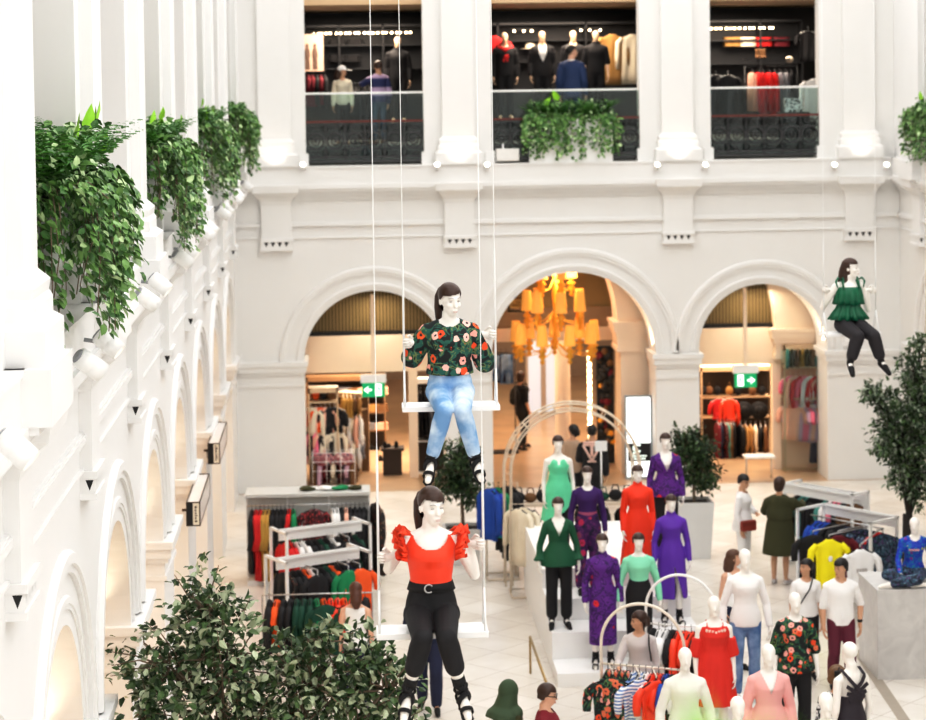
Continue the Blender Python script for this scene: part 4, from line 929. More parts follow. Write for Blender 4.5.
for s in (1, -1):
    gl.tube([c_+R_ @ V((s*.034+.024*math.cos(a), -.096, .004+.019*math.sin(a))) for a in [2*PI*k/14 for k in range(15)]], .004, 6); gl.tube([c_+R_ @ V((s*.058, -.094, .008)), c_+R_ @ V((s*.08, .0, .008))], .004, 6)
person('person with short dark hair, glasses and dark red top at the bottom edge', 546.5, 698, 22.8, 0, J, [('glasses', gl, m_blk), ('top', top(J, -.1, .985, .024, 1.0, (.068, .062, .056), 'crew', vox=.012), mat('wine_red', (.22, .012, .025), .75)), ('trousers', pants(J, .1, .012, 1.9, vox=.014), m_blk)] + shoe_pair(J, m_blk), m_skin, short_hair(J), m_hair, rotz=math.radians(75))
# middle arch: backpack woman, sweatshirt wearer and companion
J = walk(stand(.95), 1, .16); J['hf'] = V((0, -1, 0))
hat = MB().ell(J['hea']+V((0, .01, .06)), (.10, .115, .075)); 
bpk = MB().ell(spine(J, .55)+V((0, .19, -.02)), (.14, .09, .2)); bpk.ell(spine(J, .4)+V((0, .25, -.02)), (.10, .05, .1))
for s in (1, -1): bpk.tube([spine(J, .95)+V((s*.11, .08, .05)), spine(J, .98)+V((s*.12, -.03, .05)), spine(J, .75)+V((s*.12, -.12, 0)), spine(J, .4)+V((s*.14, .0, 0))], .014, 6)
tp = person('woman in black walking through the middle arch with a backpack', 521, 384, 47.1, 0, J, [('t_shirt', top(J, -.12, .985, .024, .9, (.064, .06, .05), 'crew', vox=.012), m_blk), ('trousers', pants(J, .1, .014, 1.9, (.10, .07, .055), .013), m_blk)] + shoe_pair(J, m_blk), m_skin2, hair_cap(J, line=.055, back=-.08, infl=.03, vox=.011, low=True, face=-.03), m_hair, rotz=math.radians(130))
bpo = thing('backpack', 'black backpack worn by the woman in the middle arch', 'bag', tp.location, tp.rotation_euler.z); obj('bag_body', bpk, m_blk2, bpo)
J = stand(1.0, True); J['el', 1] = V((.24, -.1, 1.14)); J['wr', 1] = V((.15, -.3, 1.1))
tri = MB(); c = spine(J, .62)+V((0, .172, .02))
for a, b in (((-.16, .12), (0, -.16)), ((.16, .12), (0, -.16)), ((-.16, .12), (.16, .12)), ((-.16, .165), (.16, .165))):
    tri.tube([c+V((a[0], 0, a[1])), c+V((b[0], 0, b[1]))], .022, 6)
tri.tube([c+V((-.08, 0, -.175)), c+V((.08, 0, -.175))], .018, 6); tri.tube([c+V((0, 0, .10)), c+V((0, 0, -.08))], .03, 6)
person('person in black sweatshirt with a pale triangle print on the back', 592, 437, 39.2, 0, J, [('sweatshirt', top(J, -.14, .985, .03, 1.9, (.078, .066, .055), 'crew', vox=.012), m_blk, ('triangle_print', tri, m_lace)), ('trousers', pants(J, .1, .016, 1.9, (.105, .085, .07), .013), m_blk)] + shoe_pair(J, m_blk), m_skin2, short_hair(J), m_hairb, rotz=math.radians(172))
J = stand(.95); J['hf'] = V((1, -.3, -.1)).normalized()
person('dark-haired person in beige top left of the black sweatshirt', 573, 440, 39.8, 0, J, [('top', top(J, -.14, .985, .028, 1.0, (.07, .06, .055), 'crew', vox=.012), mat('beige_knit', (.5, .36, .26), .8)), ('trousers', pants(J, .1, .014, 1.9, vox=.014), m_blk)] + shoe_pair(J, m_blk), m_skin2, hair_cap(J, line=.055, back=-.06, infl=.02, vox=.011, tail=[(0, .08, .05, .03), (0, .12, 0, .045), (0, .13, -.06, .03), (0, .12, -.1, .01)]), m_hairb, rotz=math.radians(150))

# brown-haired shopper behind the strappy mannequin
J = stand(.93); J['hf'] = V((.2, -1, -.1)).normalized(); c_ = J['hea']
hr = remesh(MB().ell(c_+V((0, .03, .04)), (.10, .11, .105)).ell(c_+V((0, .10, .06)), (.08, .07, .08)).ell(c_+V((.05, .09, .0)), (.06, .06, .06)).ell(c_+V((-.05, .09, -.01)), (.055, .06, .06)), .012, 1, lambda p: p.y-c_.y < -.04 and p.z-c_.z < .055)
clp = MB().box(tuple(c_+V((-.03, .15, .05))), tuple(c_+V((.035, .19, .11)))).tube([c_+V((0, .16, .1)), c_+V((-.02, .16, .15))], .006, 6)
person('shopper with brown pinned-up hair and black hair clip behind the strappy-backed mannequin', 837, 684, 23.3, 0, J, [('hair_clip', clp, m_blk), ('top', top(J, -.1, .985, .024, 1.0, (.068, .062, .056), 'crew', vox=.013), flowermat('black_white_print', (.02, .02, .025), (.75, .75, .75), (.3, .3, .32), [(.8, .8, .8), (.02, .02, .02)], 14, .35, dens=.8)), ('trousers', pants(J, .1, .012, 1.9, vox=.014), m_blk)] + shoe_pair(J, m_blk), m_skin2, hr, mat('brown_pinned_hair', (.15, .075, .03), .5, .4, 30), rotz=math.radians(170))
# ------------------------------------------------------------------ clothes on hangers
# local frame: hangs from the origin (the rail), shoulders along Y, thickness along X, down -Z
def garment_mesh(kind, seed, w=.21, L=.68, th=.045, sleeves=True):
    r = random.Random(seed); mb = MB(); n = 24; rr = []
    fold = [r.uniform(0, 6.28) for _ in range(3)]
    def ring(z, hw, t, amp=0.0):
        out = []
        for j in range(n):
            a = 2*PI*j/n; y = hw*math.cos(a); x = t*math.sin(a)*(1+amp*.5*math.sin(3*a+fold[0]))+amp*.03*math.sin(y*38+fold[1]+z*2)
            out.append((x, y, z))
        return out
    if kind == 'trousers':
        rr = [ring(-.10, .15, .012), ring(-.13, .16, th*.8, .5), ring(-.4, .165, th, .8), ring(-.11-L, .16, th*.9, 1)]
    else:
        fl = {'top': .0, 'dress': .05, 'coat': .03}[kind]
        rr = [ring(-.055, .05, .02), ring(-.085, .10, th*.7), ring(-.125, w*.92, th*.85), ring(-.17, w, th, .3), ring(-.30, w*.93, th*1.05, .7), ring(-.45, w*.9+fl*.3, th, .9), ring(-.10-L*.8, w*.96+fl, th*1.1, 1), ring(-.10-L, w+fl, th*1.05, 1.2)]
    mb.rings(rr)
    if kind != 'trousers' and sleeves:
        sl = .52 if kind != 'top' or r.random() < .5 else .24
        for s in (1, -1): mb.tube([(0, s*w*.82, -.125), (0, s*(w+.035), -.20), (r.uniform(-.02, .02), s*(w+.055), -.16-sl*.6), (r.uniform(-.03, .03), s*(w+.05), -.14-sl)], [.04, .05, .045, .038], 10)
    return mb.mesh('garment')
def hanger_mesh():
    mb = MB(); mb.tube([(0, 0, -.055), (0, 0, -.01), (0, .018, .012), (0, .004, .026), (0, -.016, .012)], .0035, 6)
    mb.tube([(0, -.19, -.115), (0, -.08, -.072), (0, 0, -.055), (0, .08, -.072), (0, .19, -.115)], [.006, .009, .008, .009, .006], 8); return mb.mesh('hanger')
HANG = hanger_mesh(); HANG.materials.append(m_blk); HANGW = HANG.copy(); HANGW.materials[0] = m_white
GM = {}
for kind, L, ws in (('top', .62, .20), ('dress', 1.0, .19), ('coat', .88, .22), ('trousers', .62, .16), ('child', .42, .15)):
    GM[kind] = []
    for q in range(3):
        me = garment_mesh('top' if kind == 'child' else kind, 10*q+len(kind), ws, L*(1+.06*(q-1))); me.materials.append(m_blk); GM[kind].append(me)
NOUN = {'top': 'top', 'dress': 'dress', 'coat': 'coat', 'trousers': 'trousers', 'child': 'small top'}
MATNAME = {}
def gm(name, *a, **k): m = mat(name, *a, **k); return m
g_blk = m_blk; g_red = gm('red_cloth', (.62, .02, .02), .75, .12); g_or = gm('orange_cloth', (.85, .13, .02), .75, .1); g_mus = gm('mustard_cloth', (.50, .30, .07), .8, .12); g_wht = m_wcloth
g_grn = gm('green_cloth', (.01, .25, .10), .75, .12); g_teal = gm('teal_cloth', (.10, .32, .28), .75, .12); g_dgr = gm('bottle_green', (.008, .07, .04), .8, .2); g_blu = gm('blue_cloth', (.02, .09, .42), .75, .12); g_yel = gm('yellow_cloth', (.90, .80, .01), .7, .05)
g_pink = gm('pink_cloth', (.85, .22, .32), .7, .1); g_cream = gm('cream_cloth', (.80, .72, .58), .8, .08); g_brn = gm('brown_cloth', (.20, .10, .04), .8, .15); g_gry = gm('grey_cloth', (.22, .22, .24), .8, .15); g_cam = gm('camel_cloth', (.42, .24, .08), .8, .12); g_peach = gm('peach_cloth', (.86, .50, .38), .75, .1); g_lil = gm('lilac_cloth', (.62, .42, .52), .75, .1); g_plum = gm('wine_cloth', (.16, .01, .02), .8, .15)
g_dot = flowermat('dotted_black', (.012, .012, .012), (.05, .03, .02), (.02, .02, .02), [(.35, .25, .15), (.3, .06, .04)], 26, .3, dens=.7)
g_rdot = flowermat('red_speckled', (.02, .008, .01), (.25, .02, .03), (.02, .01, .01), [(.5, .05, .06), (.4, .2, .2)], 22, .35, dens=.8)
g_dkfl = m_blu2; g_fl = m_floral_s
g_str = stripemat('blue_white_stripe', (.16, .27, .52), (.86, .87, .88), 9, 'Z', 2.5)
COLN = {'black_cloth': 'black', 'red_cloth': 'red', 'orange_cloth': 'orange', 'mustard_cloth': 'mustard', 'white_cotton': 'white', 'green_cloth': 'green', 'teal_cloth': 'grey-green', 'bottle_green': 'bottle green', 'blue_cloth': 'blue', 'yellow_cloth': 'yellow', 'pink_cloth': 'pink', 'cream_cloth': 'cream', 'brown_cloth': 'brown', 'grey_cloth': 'grey', 'camel_cloth': 'camel', 'peach_cloth': 'peach', 'lilac_cloth': 'lilac', 'wine_cloth': 'wine red', 'dotted_black': 'black dotted', 'red_speckled': 'red speckled', 'dark_paisley': 'dark paisley', 'floral_print_small': 'floral', 'blue_white_stripe': 'blue and white striped', 'blue_print': 'blue printed', 'faded_denim': 'pale denim', 'mid_denim': 'denim', 'coral_satin': 'coral', 'navy_cotton': 'navy', 'off_white_knit': 'off-white', 'violet_floral': 'violet floral', 'olive_cotton': 'olive', 'forest_cloth': 'green'}
def garment(kind, m, loc, rotz, label, group=None, hanger=True, scale=1.0, hw=False, q=None):
    me = GM[kind][rnd.randrange(3) if q is None else q]
    o = bpy.data.objects.new({'top': 'blouse', 'child': 'camisole', 'dress': 'gown', 'coat': 'jacket', 'trousers': 'slacks'}[kind], me); COL.objects.link(o); o.location = loc; o.rotation_euler = (0, 0, rotz); o.scale = (scale,)*3
    o.material_slots[0].link = 'OBJECT'; o.material_slots[0].material = m
    tag(o, label, 'trousers' if kind == 'trousers' else 'garment', group)
    if hanger:
        h = bpy.data.objects.new('hanger', HANGW if hw else HANG); COL.objects.link(h); h.parent = o
    return o
def row(items, p0, p1, where, group, rotz=None, jit=.12, hanger=True, scale=1.0, first='left', hw=False):
    """items spaced along the rail p0->p1; rail direction turns the garments across it"""
    p0, p1 = V(p0), V(p1); d = p1-p0; n = len(items); rz = math.atan2(d.y, d.x) if rotz is None else rotz
    for i, it in enumerate(items):
        kind, m = it[0], it[1]; c = COLN[m.name]
        garment(kind, m, p0+d*((i+.5)/n), rz+rnd.uniform(-jit, jit), '%s %s, %s from the %s %s' % (c, NOUN[kind], ORD[i], first, where), group, hanger, scale*(it[2] if len(it) > 2 else 1), hw)
def bar(mb, a, b, r=.016, mi=0):
    """square tube between two points"""
    a, b = V(a), V(b); d = (b-a); mb.tube([a, b], r*1.25, 4, mi); return mb
def face_arm_garment(kind, m, loc, rotz, label, group, q=None, scale=1.0):
    return garment(kind, m, loc, rotz, label, group, True, scale, q=q)

# --- left: panelled wall rack and two freestanding panel racks in front of it
def corners(BL, FL, FR, BR, z=1.36):
    BL, FL, FR, BR = [atZ(p[0], p[1], z) for p in (BL, FL, FR, BR)]; d = ((FR-FL)+(BR-BL)); w = d.length/2; d.normalize(); n = V((d.y, -d.x, 0)); dep = abs((((FL-BL)+(FR-BR))/2).dot(n)); c = (BL+FL+FR+BR)/4; c.z = 0
    return c, d, n, w, min(max(dep, .4), .8), math.atan2(d.y, d.x)
def panel_rack(name, label, loc, rotz, w, h, depth, panel, hy=0.):
    """white frame: end uprights, deep top board, hanging rail under it"""
    t = thing(name, label, 'clothes rack', loc, rotz)
    obj('header_panel', MB().box((-w/2, hy*depth/2-.015, h-.17), (w/2, hy*depth/2+.015, h)).box((-w/2, hy*depth/2-.05, h-.03), (w/2, hy*depth/2+.05, h)), m_white, t)
    for s in (1, -1):
        mb = MB()
        for y in (-depth/2+.02, depth/2-.02): mb.box((s*w/2-.02, y-.02, 0), (s*w/2+.02, y+.02, h))
        mb.box((s*w/2-.02, -depth/2, h-.04), (s*w/2+.02, depth/2, h)); mb.box((s*w/2-.02, -depth/2, .02), (s*w/2+.02, depth/2, .05)); obj('end_frame', mb, m_white, t)
    if panel: obj('back_panel', MB().box((-w/2, depth/2-.05, .2), (w/2, depth/2-.03, h-.05)), m_white, t)
    mb = MB().tube([(-w/2, 0, h-.14), (w/2, 0, h-.14)], .012, 8); obj('rail', mb, m_steel, t)
    return t
SHELF_Y = 35.3
xa, xb = px_at(247, 500, SHELF_Y), px_at(369, 495, SHELF_Y); xm = (xa+xb)/2; wl = xb-xa
t = thing('panelled_rack', 'white panelled wall rack furthest back by the left pier', 'clothes rack', (xm, SHELF_Y, 0))
obj('cabinet', MB().box((-wl/2, -.02, 0), (wl/2, .45, 1.38)).box((-wl/2-.02, -.18, 1.38), (wl/2+.02, .47, 1.43)), mat('panel_grey', (.62, .62, .60), .5), t)
for s in (-.5, -.17, .17, .5): obj('slot_strip', MB().box((s*wl-.012, -.04, .1), (s*wl+.012, -.02, 1.36)), m_white, t)
obj('rail', MB().tube([(-wl/2, -.22, 1.26), (wl/2, -.22, 1.26)], .012, 8), m_steel, t)
for s in (-1, 1): obj('bracket', MB().tube([(s*wl*.48, -.02, 1.26), (s*wl*.48, -.22, 1.26)], .01, 6), m_steel, t)
obj('plinth', MB().box((-wl/2, -.32, 0), (wl/2, -.02, .08)), m_white, t)
G = 'garments on the back left wall rack'; yy = SHELF_Y-.22
row([('dress', g_blk), ('dress', g_red), ('dress', g_red), ('dress', g_mus), ('dress', g_mus), ('dress', g_blk), ('dress', g_blk), ('dress', g_blk), ('dress', g_blk), ('top', g_red), ('top', g_grn)], (xa+.05, yy, 1.25), (xa+.78, yy, 1.25), 'end of the back left wall rack', G)
garment('top', g_rdot, (xa+1.08, yy-.05, 1.25), PI/2, 'red speckled black top facing forward in the middle of the back left wall rack', G, q=1)
row([('top', g_wht), ('top', g_wht), ('dress', g_blk), ('top', g_peach), ('dress', g_blk), ('dress', g_blk), ('dress', g_blk), ('dress', g_blk)], (xa+1.34, yy, 1.25), (xb-.05, yy, 1.25), 'of the right half of the back left wall rack', G)
for k, (dx, m, nm) in enumerate(((.95, m_olive, 'olive'), (1.25, g_wht, 'white'), (1.5, g_grn, 'green'), (1.75, m_olive, 'dark olive'))):
    mb = MB(); r = random.Random(k)
    for q in range(3): mb.ell((r.uniform(-.05, .05), r.uniform(-.04, .04), .02+.015*q), (.13-.02*q, .10, .022))
    obj('folded_garment', remesh(mb, .014, 1), m, None, (xa+dx, SHELF_Y+.1, 1.43), label='%s folded garment lying on top of the back left wall rack' % nm, cat='garment')
garment('coat', g_dot, (xb+.12, SHELF_Y-.25, 1.33), .25, 'long black dotted coat hung on the right end of the back left wall rack', G, scale=1.15)
for CR, items, front_items, nm in (
        (((271.3, 525.5), (286, 534), (369, 523), (354, 516.5)), [('top', g_red), ('top', g_red), ('top', g_wht), ('top', g_wht), ('top', g_blk), ('top', g_blk), ('top', g_dgr), ('top', g_blk), ('top', g_wht), ('top', g_blk), ('top', g_dot), ('top', g_blk), ('top', g_dgr)], [(.72, 'top', g_blk)], 'middle'),
        (((266.6, 553.8), (285.5, 563), (369.3, 551.5), (349, 542)), [('dress', g_blk), ('dress', g_dot), ('dress', g_blk), ('dress', g_blk), ('dress', g_or), ('top', g_wht), ('dress', g_blk), ('dress', g_blk), ('dress', g_dgr), ('dress', g_or), ('dress', g_blk), ('dress', g_blk), ('dress', m_navy), ('dress', g_blk)], [(.35, 'top', g_blk), (.72, 'top', g_grn), (.86, 'top', g_or)], 'front')):
    cen, d, nrm, w, dep, ang = corners(*CR)
    panel_rack('panel_rack', 'white panel clothes rack, %s one of the left-hand rows' % nm, cen, ang, w, 1.36, dep, False)
    c0 = cen+V((0, 0, 1.20)); row(items, c0-d*(w/2-.06), c0+d*(w/2-.06), 'end of the %s left rack' % nm, 'garments on the %s left rack' % nm)
    for u, kind, m in front_items:
        p = c0-d*(w/2)+d*w*u; e = p+nrm*.36
        arm = obj('garment_holder', MB().tube([p, e, e-V((0, 0, .05)), e+nrm*.02-V((0, 0, .09))], .011, 6), m_steel, None, label='display arm holding out the %s top on the %s left rack' % (COLN[m.name], nm), cat='garment holder')
        garment(kind, m, e-V((0, 0, .01)), ang+PI/2+rnd.uniform(-.15, .15), '%s %s facing forward on a display arm of the %s left rack' % (COLN[m.name], NOUN[kind], nm), 'garments on the %s left rack' % nm)
# low rail right in front, half hidden by the tree
Y = 29.3; xa2, xb2 = px_at(262, 600, Y), px_at(372, 590, Y)
t = thing('garment_rail', 'low rail nearest the ficus, hung with green, coral and black clothes', 'clothes rack', ((xa2+xb2)/2, Y, 0))
w = xb2-xa2; mb = MB().tube([(-w/2, 0, 0), (-w/2, 0, 1.18), (w/2, 0, 1.18), (w/2, 0, 0)], .014, 8); obj('frame', mb, m_steel, t); obj('foot', MB().box((-w/2-.02, -.22, 0), (-w/2+.02, .22, .03)), m_steel, t); obj('foot', MB().box((w/2-.02, -.22, 0), (w/2+.02, .22, .03)), m_steel, t)
row([('top', g_blk), ('top', g_or), ('top', g_blk), ('top', g_blk), ('top', g_dgr), ('top', g_dgr), ('top', g_dgr), ('top', g_grn), ('top', g_or), ('top', m_coral), ('top', m_coral), ('top', g_or), ('top', m_coral), ('top', g_blk), ('top', g_blk)], (xa2+.05, Y, 1.17), (xb2-.05, Y, 1.17), 'end of the low rail by the ficus', 'garments on the low rail by the ficus')
for q, (u, m) in enumerate(((.58, g_dgr), (.80, m_coral))): garment('top', m, (xa2+w*u, Y-.28, 1.15), PI/2, '%s top facing forward at the front of the low rail by the ficus' % COLN[m.name], 'garments on the low rail by the ficus', q=1)

# --- right: two rows
for CR, items, nm in (
        (((797, 479), (788.6, 482), (852, 495), (868, 489)), [('top', g_blk), ('top', g_teal), ('dress', g_teal), ('dress', g_blk), ('dress', g_blk), ('dress', g_blk), ('top', g_teal), ('top', g_wht), ('top', g_pink), ('top', g_pink), ('top', g_blk), ('top', g_brn), ('dress', g_brn)], 'back'),
        (((820, 503.5), (801, 508), (870, 524), (897, 515)), [('top', g_blu), ('top', m_blu), ('top', g_blu), ('top', g_blk), ('top', g_blk), ('top', g_blk), ('top', m_navy), ('top', g_blk), ('top', g_dkfl), ('top', g_dkfl), ('top', g_dkfl), ('top', g_dkfl), ('top', g_red)], 'front')):
    cen, d, nrm, w, dep, ang = corners(*CR); pl = cen-d*w/2
    panel_rack('panel_rack', 'white panel clothes rack, %s one of the right-hand rows' % nm, cen, ang, w, 1.36, dep, nm == 'back', -1. if nm == 'back' else 1.)
    c0 = cen+V((0, 0, 1.20)); row(items, c0-d*(w/2-.08), c0+d*(w/2-.08), 'end of the %s right rack' % nm, 'garments on the %s right rack' % nm)
    if nm == 'front':
        for px, py, kind, m, lab, rz in ((829, 535, 'top', g_yel, 'bright yellow T-shirt hung facing forward on the front right rack', .1), (813, 531, 'top', g_blk, 'black and yellow top hung facing forward left of the yellow T-shirt', 0.), (860, 545, 'top', g_wht, 'white printed T-shirt hung facing forward beside the marble block', .15), (838, 531, 'top', g_plum, 'wine red top just behind the yellow T-shirt', .1), (883, 530, 'top', g_dkfl, 'dark paisley top facing forward at right of the front right rack', .1)):
            e = atZ(px, py, 1.20); u = max(.05, min(.95, ((e-pl).dot(d))/w)); p = c0-d*(w/2)+d*w*u; 
            arm = obj('garment_holder', MB().tube([p, e, e-V((0, 0, .03))], .011, 6), m_steel, None, label='arm for '+lab.replace('hung facing forward ', '')[:70], cat='garment holder')
            g = garment(kind, m, e, PI/2+rz, lab, 'tops on display arms of the front right rack', q=1, scale=1.15)
            if m is g_yel: obj('chest_badge', MB().ell((.075*0-.055, .0, -.30), (.008, .03, .04)), m_wcloth, g)
            if m is g_wht:
                mb = MB()
                for k in range(4): mb.box((-.062, -.07+k*.037, -.34), (-.050, -.07+k*.037+.028, -.29))
                obj('chest_print', mb, mat('faded_print', (.55, .52, .5), .8), g)
# --- cream jacket on the arch-side rail and dark clothes behind the platform
def tall_arch(cx, cy, r, zc, label):
    """four bent tubes tied with rungs, standing on the floor"""
    t = thing('hoop_arch', label, 'display arch', (cx, cy, 0))
    def P(rad, a, y): return V((-rad*math.cos(a), y, zc+rad*math.sin(a)))
    for rad in (r, r*.90):
        for y in (-.14, .14):
            pts = [V((-rad, y, 0))]+[P(rad, PI*k/36, y) for k in range(37)]+[V((rad, y, 0))]; obj('tube', MB().tube(pts, .014, 8), m_pale, t)
    for k in range(0, 13):
        a = PI*k/12; mb = MB().tube([P(r, a, -.14), P(r*.9, a, -.14), P(r*.9, a, .14), P(r, a, .14), P(r, a, -.14)], .009, 6); obj('rung', mb, m_pale, t)
    return t
m_pale = mat('pale_wood_tube', (.72, .62, .50), .5, .08, 10)
ax0, ax1 = px_at(505, 560, 34.6), px_at(640, 500, 34.6)
tall_arch((ax0+ax1)/2, 34.6, (ax1-ax0)/2, 2.86-(ax1-ax0)/2*.98, 'tall arch of pale bent tubes with rungs behind the stepped platform')
Y = 33.9; xj = px_at(520, 500, Y)
t = thing('garment_rail', 'pale rail between hoop arch and platform holding the cream jackets', 'clothes rack', (xj, Y, 0)); mb = MB()
mb.tube([(-.16, .0, 0), (-.16, 0, 1.42), (.5, 0, 1.42)], .014, 8); obj('frame', mb, m_pale, t); mb = MB(); mb.tube([(-.16, -.3, .02), (-.16, .3, .02), (.2, .3, .02), (.2, -.3, .02), (-.16, -.3, .02)], .014, 6); obj('base', mb, m_pale, t)
for q, (dx, m, rz, l) in enumerate(((-.03, g_cream, .75, 'cream jacket hung facing forward, left of the stepped platform'), (.06, g_cream, .9, 'second cream jacket just behind the front one, left of the platform'))):
    garment('coat', m, (xj+dx, Y-.05+q*.12, 1.41), rz, l, 'cream jackets left of the platform', q=q, scale=1.0)
for k, (px, m, l, kind) in enumerate(((489, g_blu, 'blue patterned top hung at the outer left of the hoop arch', 'top'), (494, m_blu, 'blue printed top hung second on the left of the hoop arch', 'top'), (499, g_grn, 'green top hung low on the left of the hoop arch', 'top'), (507, g_blk, 'long black coat hung inside the left leg of the hoop arch', 'coat'), (512, g_blk, 'long black dress hung beside the cream jackets', 'dress'))):
    garment(kind, m, (px_at(px, 490, 35.0), 35.0+.05*k, 1.52), .5, l, 'dark clothes by the hoop arch', scale=1.15)
Y = 35.6; x0, x1 = px_at(484, 490, Y), px_at(515, 490, Y); t = thing('garment_rail', 'rail left of the hoop arch with blue tops', 'clothes rack', ((x0+x1)/2, Y-.5, 0)); w = x1-x0
obj('frame', MB().tube([(-w/2, 0, 0), (-w/2, 0, 1.53), (w/2, 0, 1.53), (w/2, 0, 0)], .014, 8), m_pale, t); obj('base', MB().tube([(-w/2, -.25, .02), (-w/2, .25, .02), (w/2, .25, .02), (w/2, -.25, .02), (-w/2, -.25, .02)], .013, 6), m_pale, t)
# bag table behind the platform
Y = 35.4; x0, x1 = px_at(512, 500, Y), px_at(645, 498, Y)
t = thing('bag_table', 'long dark table of bags behind the stepped platform', 'table', ((x0+x1)/2, Y, 0)); w = x1-x0
obj('table_top', MB().box((-w/2, -.25, 1.12), (w/2, .25, 1.16)), m_pale, t); obj('shelf', MB().box((-w/2, -.24, .7), (w/2, .24, .73)), m_pale, t)
for s in (1, -1):
    for y in (1, -1): obj('leg', MB().box((s*(w/2-.03)-.02, y*.22-.02, 0), (s*(w/2-.03)+.02, y*.22+.02, 1.12)), m_pale, t)
for k in range(11):
    r = random.Random(k+50); x = x0+.1+(w-.2)*k/10; hgt = r.uniform(.12, .2); m = [m_blk2, g_brn, m_blk2, g_plum, m_blk2, g_cream, m_blk2, g_dgr, m_blk2, m_blk2, m_blk][k]
    mb = MB().ell((0, 0, hgt*.55), (.11, .09, hgt*.55)); b = obj('handbag', remesh(mb, .02, 1), m, None, (x, Y-.05+r.uniform(-.05, .05), 1.16), label='%s handbag, %s from the left on the bag table behind the platform' % ({'black_suede': 'black', 'brown_cloth': 'brown', 'wine_cloth': 'wine', 'cream_cloth': 'cream', 'bottle_green': 'green', 'black_cloth': 'black'}[m.name], ORD[k]), cat='bag', group='bags on the table behind the platform')
    obj('handle', MB().tube([V((-.06, 0, hgt)), V((-.04, 0, hgt+.09)), V((.04, 0, hgt+.09)), V((.06, 0, hgt))], .009, 6), m, b)
for k in range(9): garment('child', [m_blk, g_gry, m_blk, m_navy, m_blk, g_brn, m_blk, m_blk, g_wht][k], (x0+.12+(w-.3)*k/8, Y-.18, 1.1), .3*(k % 2), 'small dark top, %s from the left under the bag table' % ORD[k], 'small tops hung under the bag table', scale=.9)
# sign on a pole behind the black sweatshirt
t = thing('ticket_stand', 'small blank card on a pole above the black sweatshirt wearer', 'sign', (px_at(601, 445, 35.5), 35.5, 1.16)); obj('pole', MB().tube([(0, 0, 0), (0, 0, .80)], .016, 8), m_white, t); obj('card', MB().box((-.10, -.01, .78), (.10, .01, .95)), m_white, t)

# --- hooped rails in front of the platform
def hoop_rail(label, cx, cy, r, zc, rail_z, L, ang, m):
    t = thing('hoop_rail', label, 'clothes rack', (cx, cy, 0), ang)
    pts = [V((-r, 0, 0))]+[V((-r*math.cos(PI*k/30), 0, zc+r*math.sin(PI*k/30))) for k in range(31)]+[V((r, 0, 0))]
    obj('hoop', MB().tube(pts, .019, 10), m, t); obj('rail', MB().tube([(-r, 0, rail_z), (r, 0, rail_z)], .014, 8), m, t)
    for s in (1, -1): obj('foot', MB().box((s*r-.025, -.24, 0), (s*r+.025, .24, .03)), m, t)
    return t
c1 = atY(642, 604, 25.1); m_hoop = mat('pale_hoop_metal', (.80, .74, .65), .3, .05, 10)
r1 = (px_at(686, 640, 25.1)-px_at(600, 640, 25.1))/2; a1 = -.42; t1 = hoop_rail('round-topped hooped rail nearest the camera, floral tops on its left', c1.x, 25.1, r1, c1.z-r1, 1.22, 0, a1, m_hoop)
d = V((math.cos(a1), math.sin(a1), 0)); P0 = V((c1.x, 25.1, 1.21))
row([('top', g_fl), ('top', g_fl), ('top', g_fl), ('top', g_fl), ('top', g_str), ('top', g_str), ('top', g_wht), ('top', m_coral), ('top', m_coral), ('top', g_blu), ('top', g_blk), ('top', g_wht)], P0-d*(r1-.04), P0+d*(r1-.04), 'end of the nearer hooped rail', 'garments on the nearer hooped rail', jit=.1, scale=1.1)
garment('top', g_fl, P0-d*(r1-.10)+V((-.0, -.28, -.02)), PI/2-.3, 'floral top facing forward at the left end of the nearer hooped rail', 'garments on the nearer hooped rail', q=0, scale=1.2)
garment('top', g_str, P0-d*(r1-.42)+V((0, -.24, -.02)), PI/2+.35, 'blue and white striped top facing forward on the nearer hooped rail', 'garments on the nearer hooped rail', q=1, scale=1.1)
garment('top', m_coral, P0-d*(r1-.62)+V((0, -.22, -.02)), PI/2+.5, 'coral top facing forward on the nearer hooped rail', 'garments on the nearer hooped rail', q=1, scale=1.1)
for q, dx in enumerate((-.25, .18, .32)): obj('garment_holder', MB().tube([V((0, 0, 0)), V((0, -.3, 0)), V((0, -.3, -.03))], .01, 6), m_hoop, None, P0+d*((-r1+.10, -r1+.42, -r1+.62)[q])+V((0, 0, .0)), label='display arm carrying the %s on the nearer hooped rail' % ('forward-facing floral top', 'forward-facing striped top', 'forward-facing coral top')[q], cat='garment holder')
c2 = atY(681, 575, 27.4); r2 = (px_at(718, 600, 27.4)-px_at(645, 600, 27.4))/2
hoop_rail('round-topped hooped rail behind the nearer one, red tops on it', c2.x, 27.4, r2, c2.z-r2, 1.10, 0, a1, m_white)
P0 = V((c2.x, 27.4, 1.09))
row([('top', g_blk), ('top', g_wht), ('top', g_wht), ('top', g_blk), ('top', m_coral), ('top', m_coral), ('top', m_coral), ('top', g_blk), ('top', g_red), ('top', g_blk)], P0-d*(r2-.04), P0+d*(r2-.04), 'end of the farther hooped rail', 'garments on the farther hooped rail', jit=.1, scale=1.1)
for k, (px, c) in enumerate(((655, 'left'), (676, 'right'))):
    p = atZ(px, 610, .55); b = thing('paper_bag', 'white paper carrier bag on the platform edge, %s one of the pair' % c, 'bag', (px_at(px, 600, 28.8), 28.8, .18)); obj('bag_body', MB().box((-.10, -.06, 0), (.10, .06, .30)), m_wcloth, b); obj('handle', MB().tube([(-.05, -.06, .3), (-.04, -.06, .40), (.04, -.06, .40), (.05, -.06, .3)], .005, 6), m_blk, b)
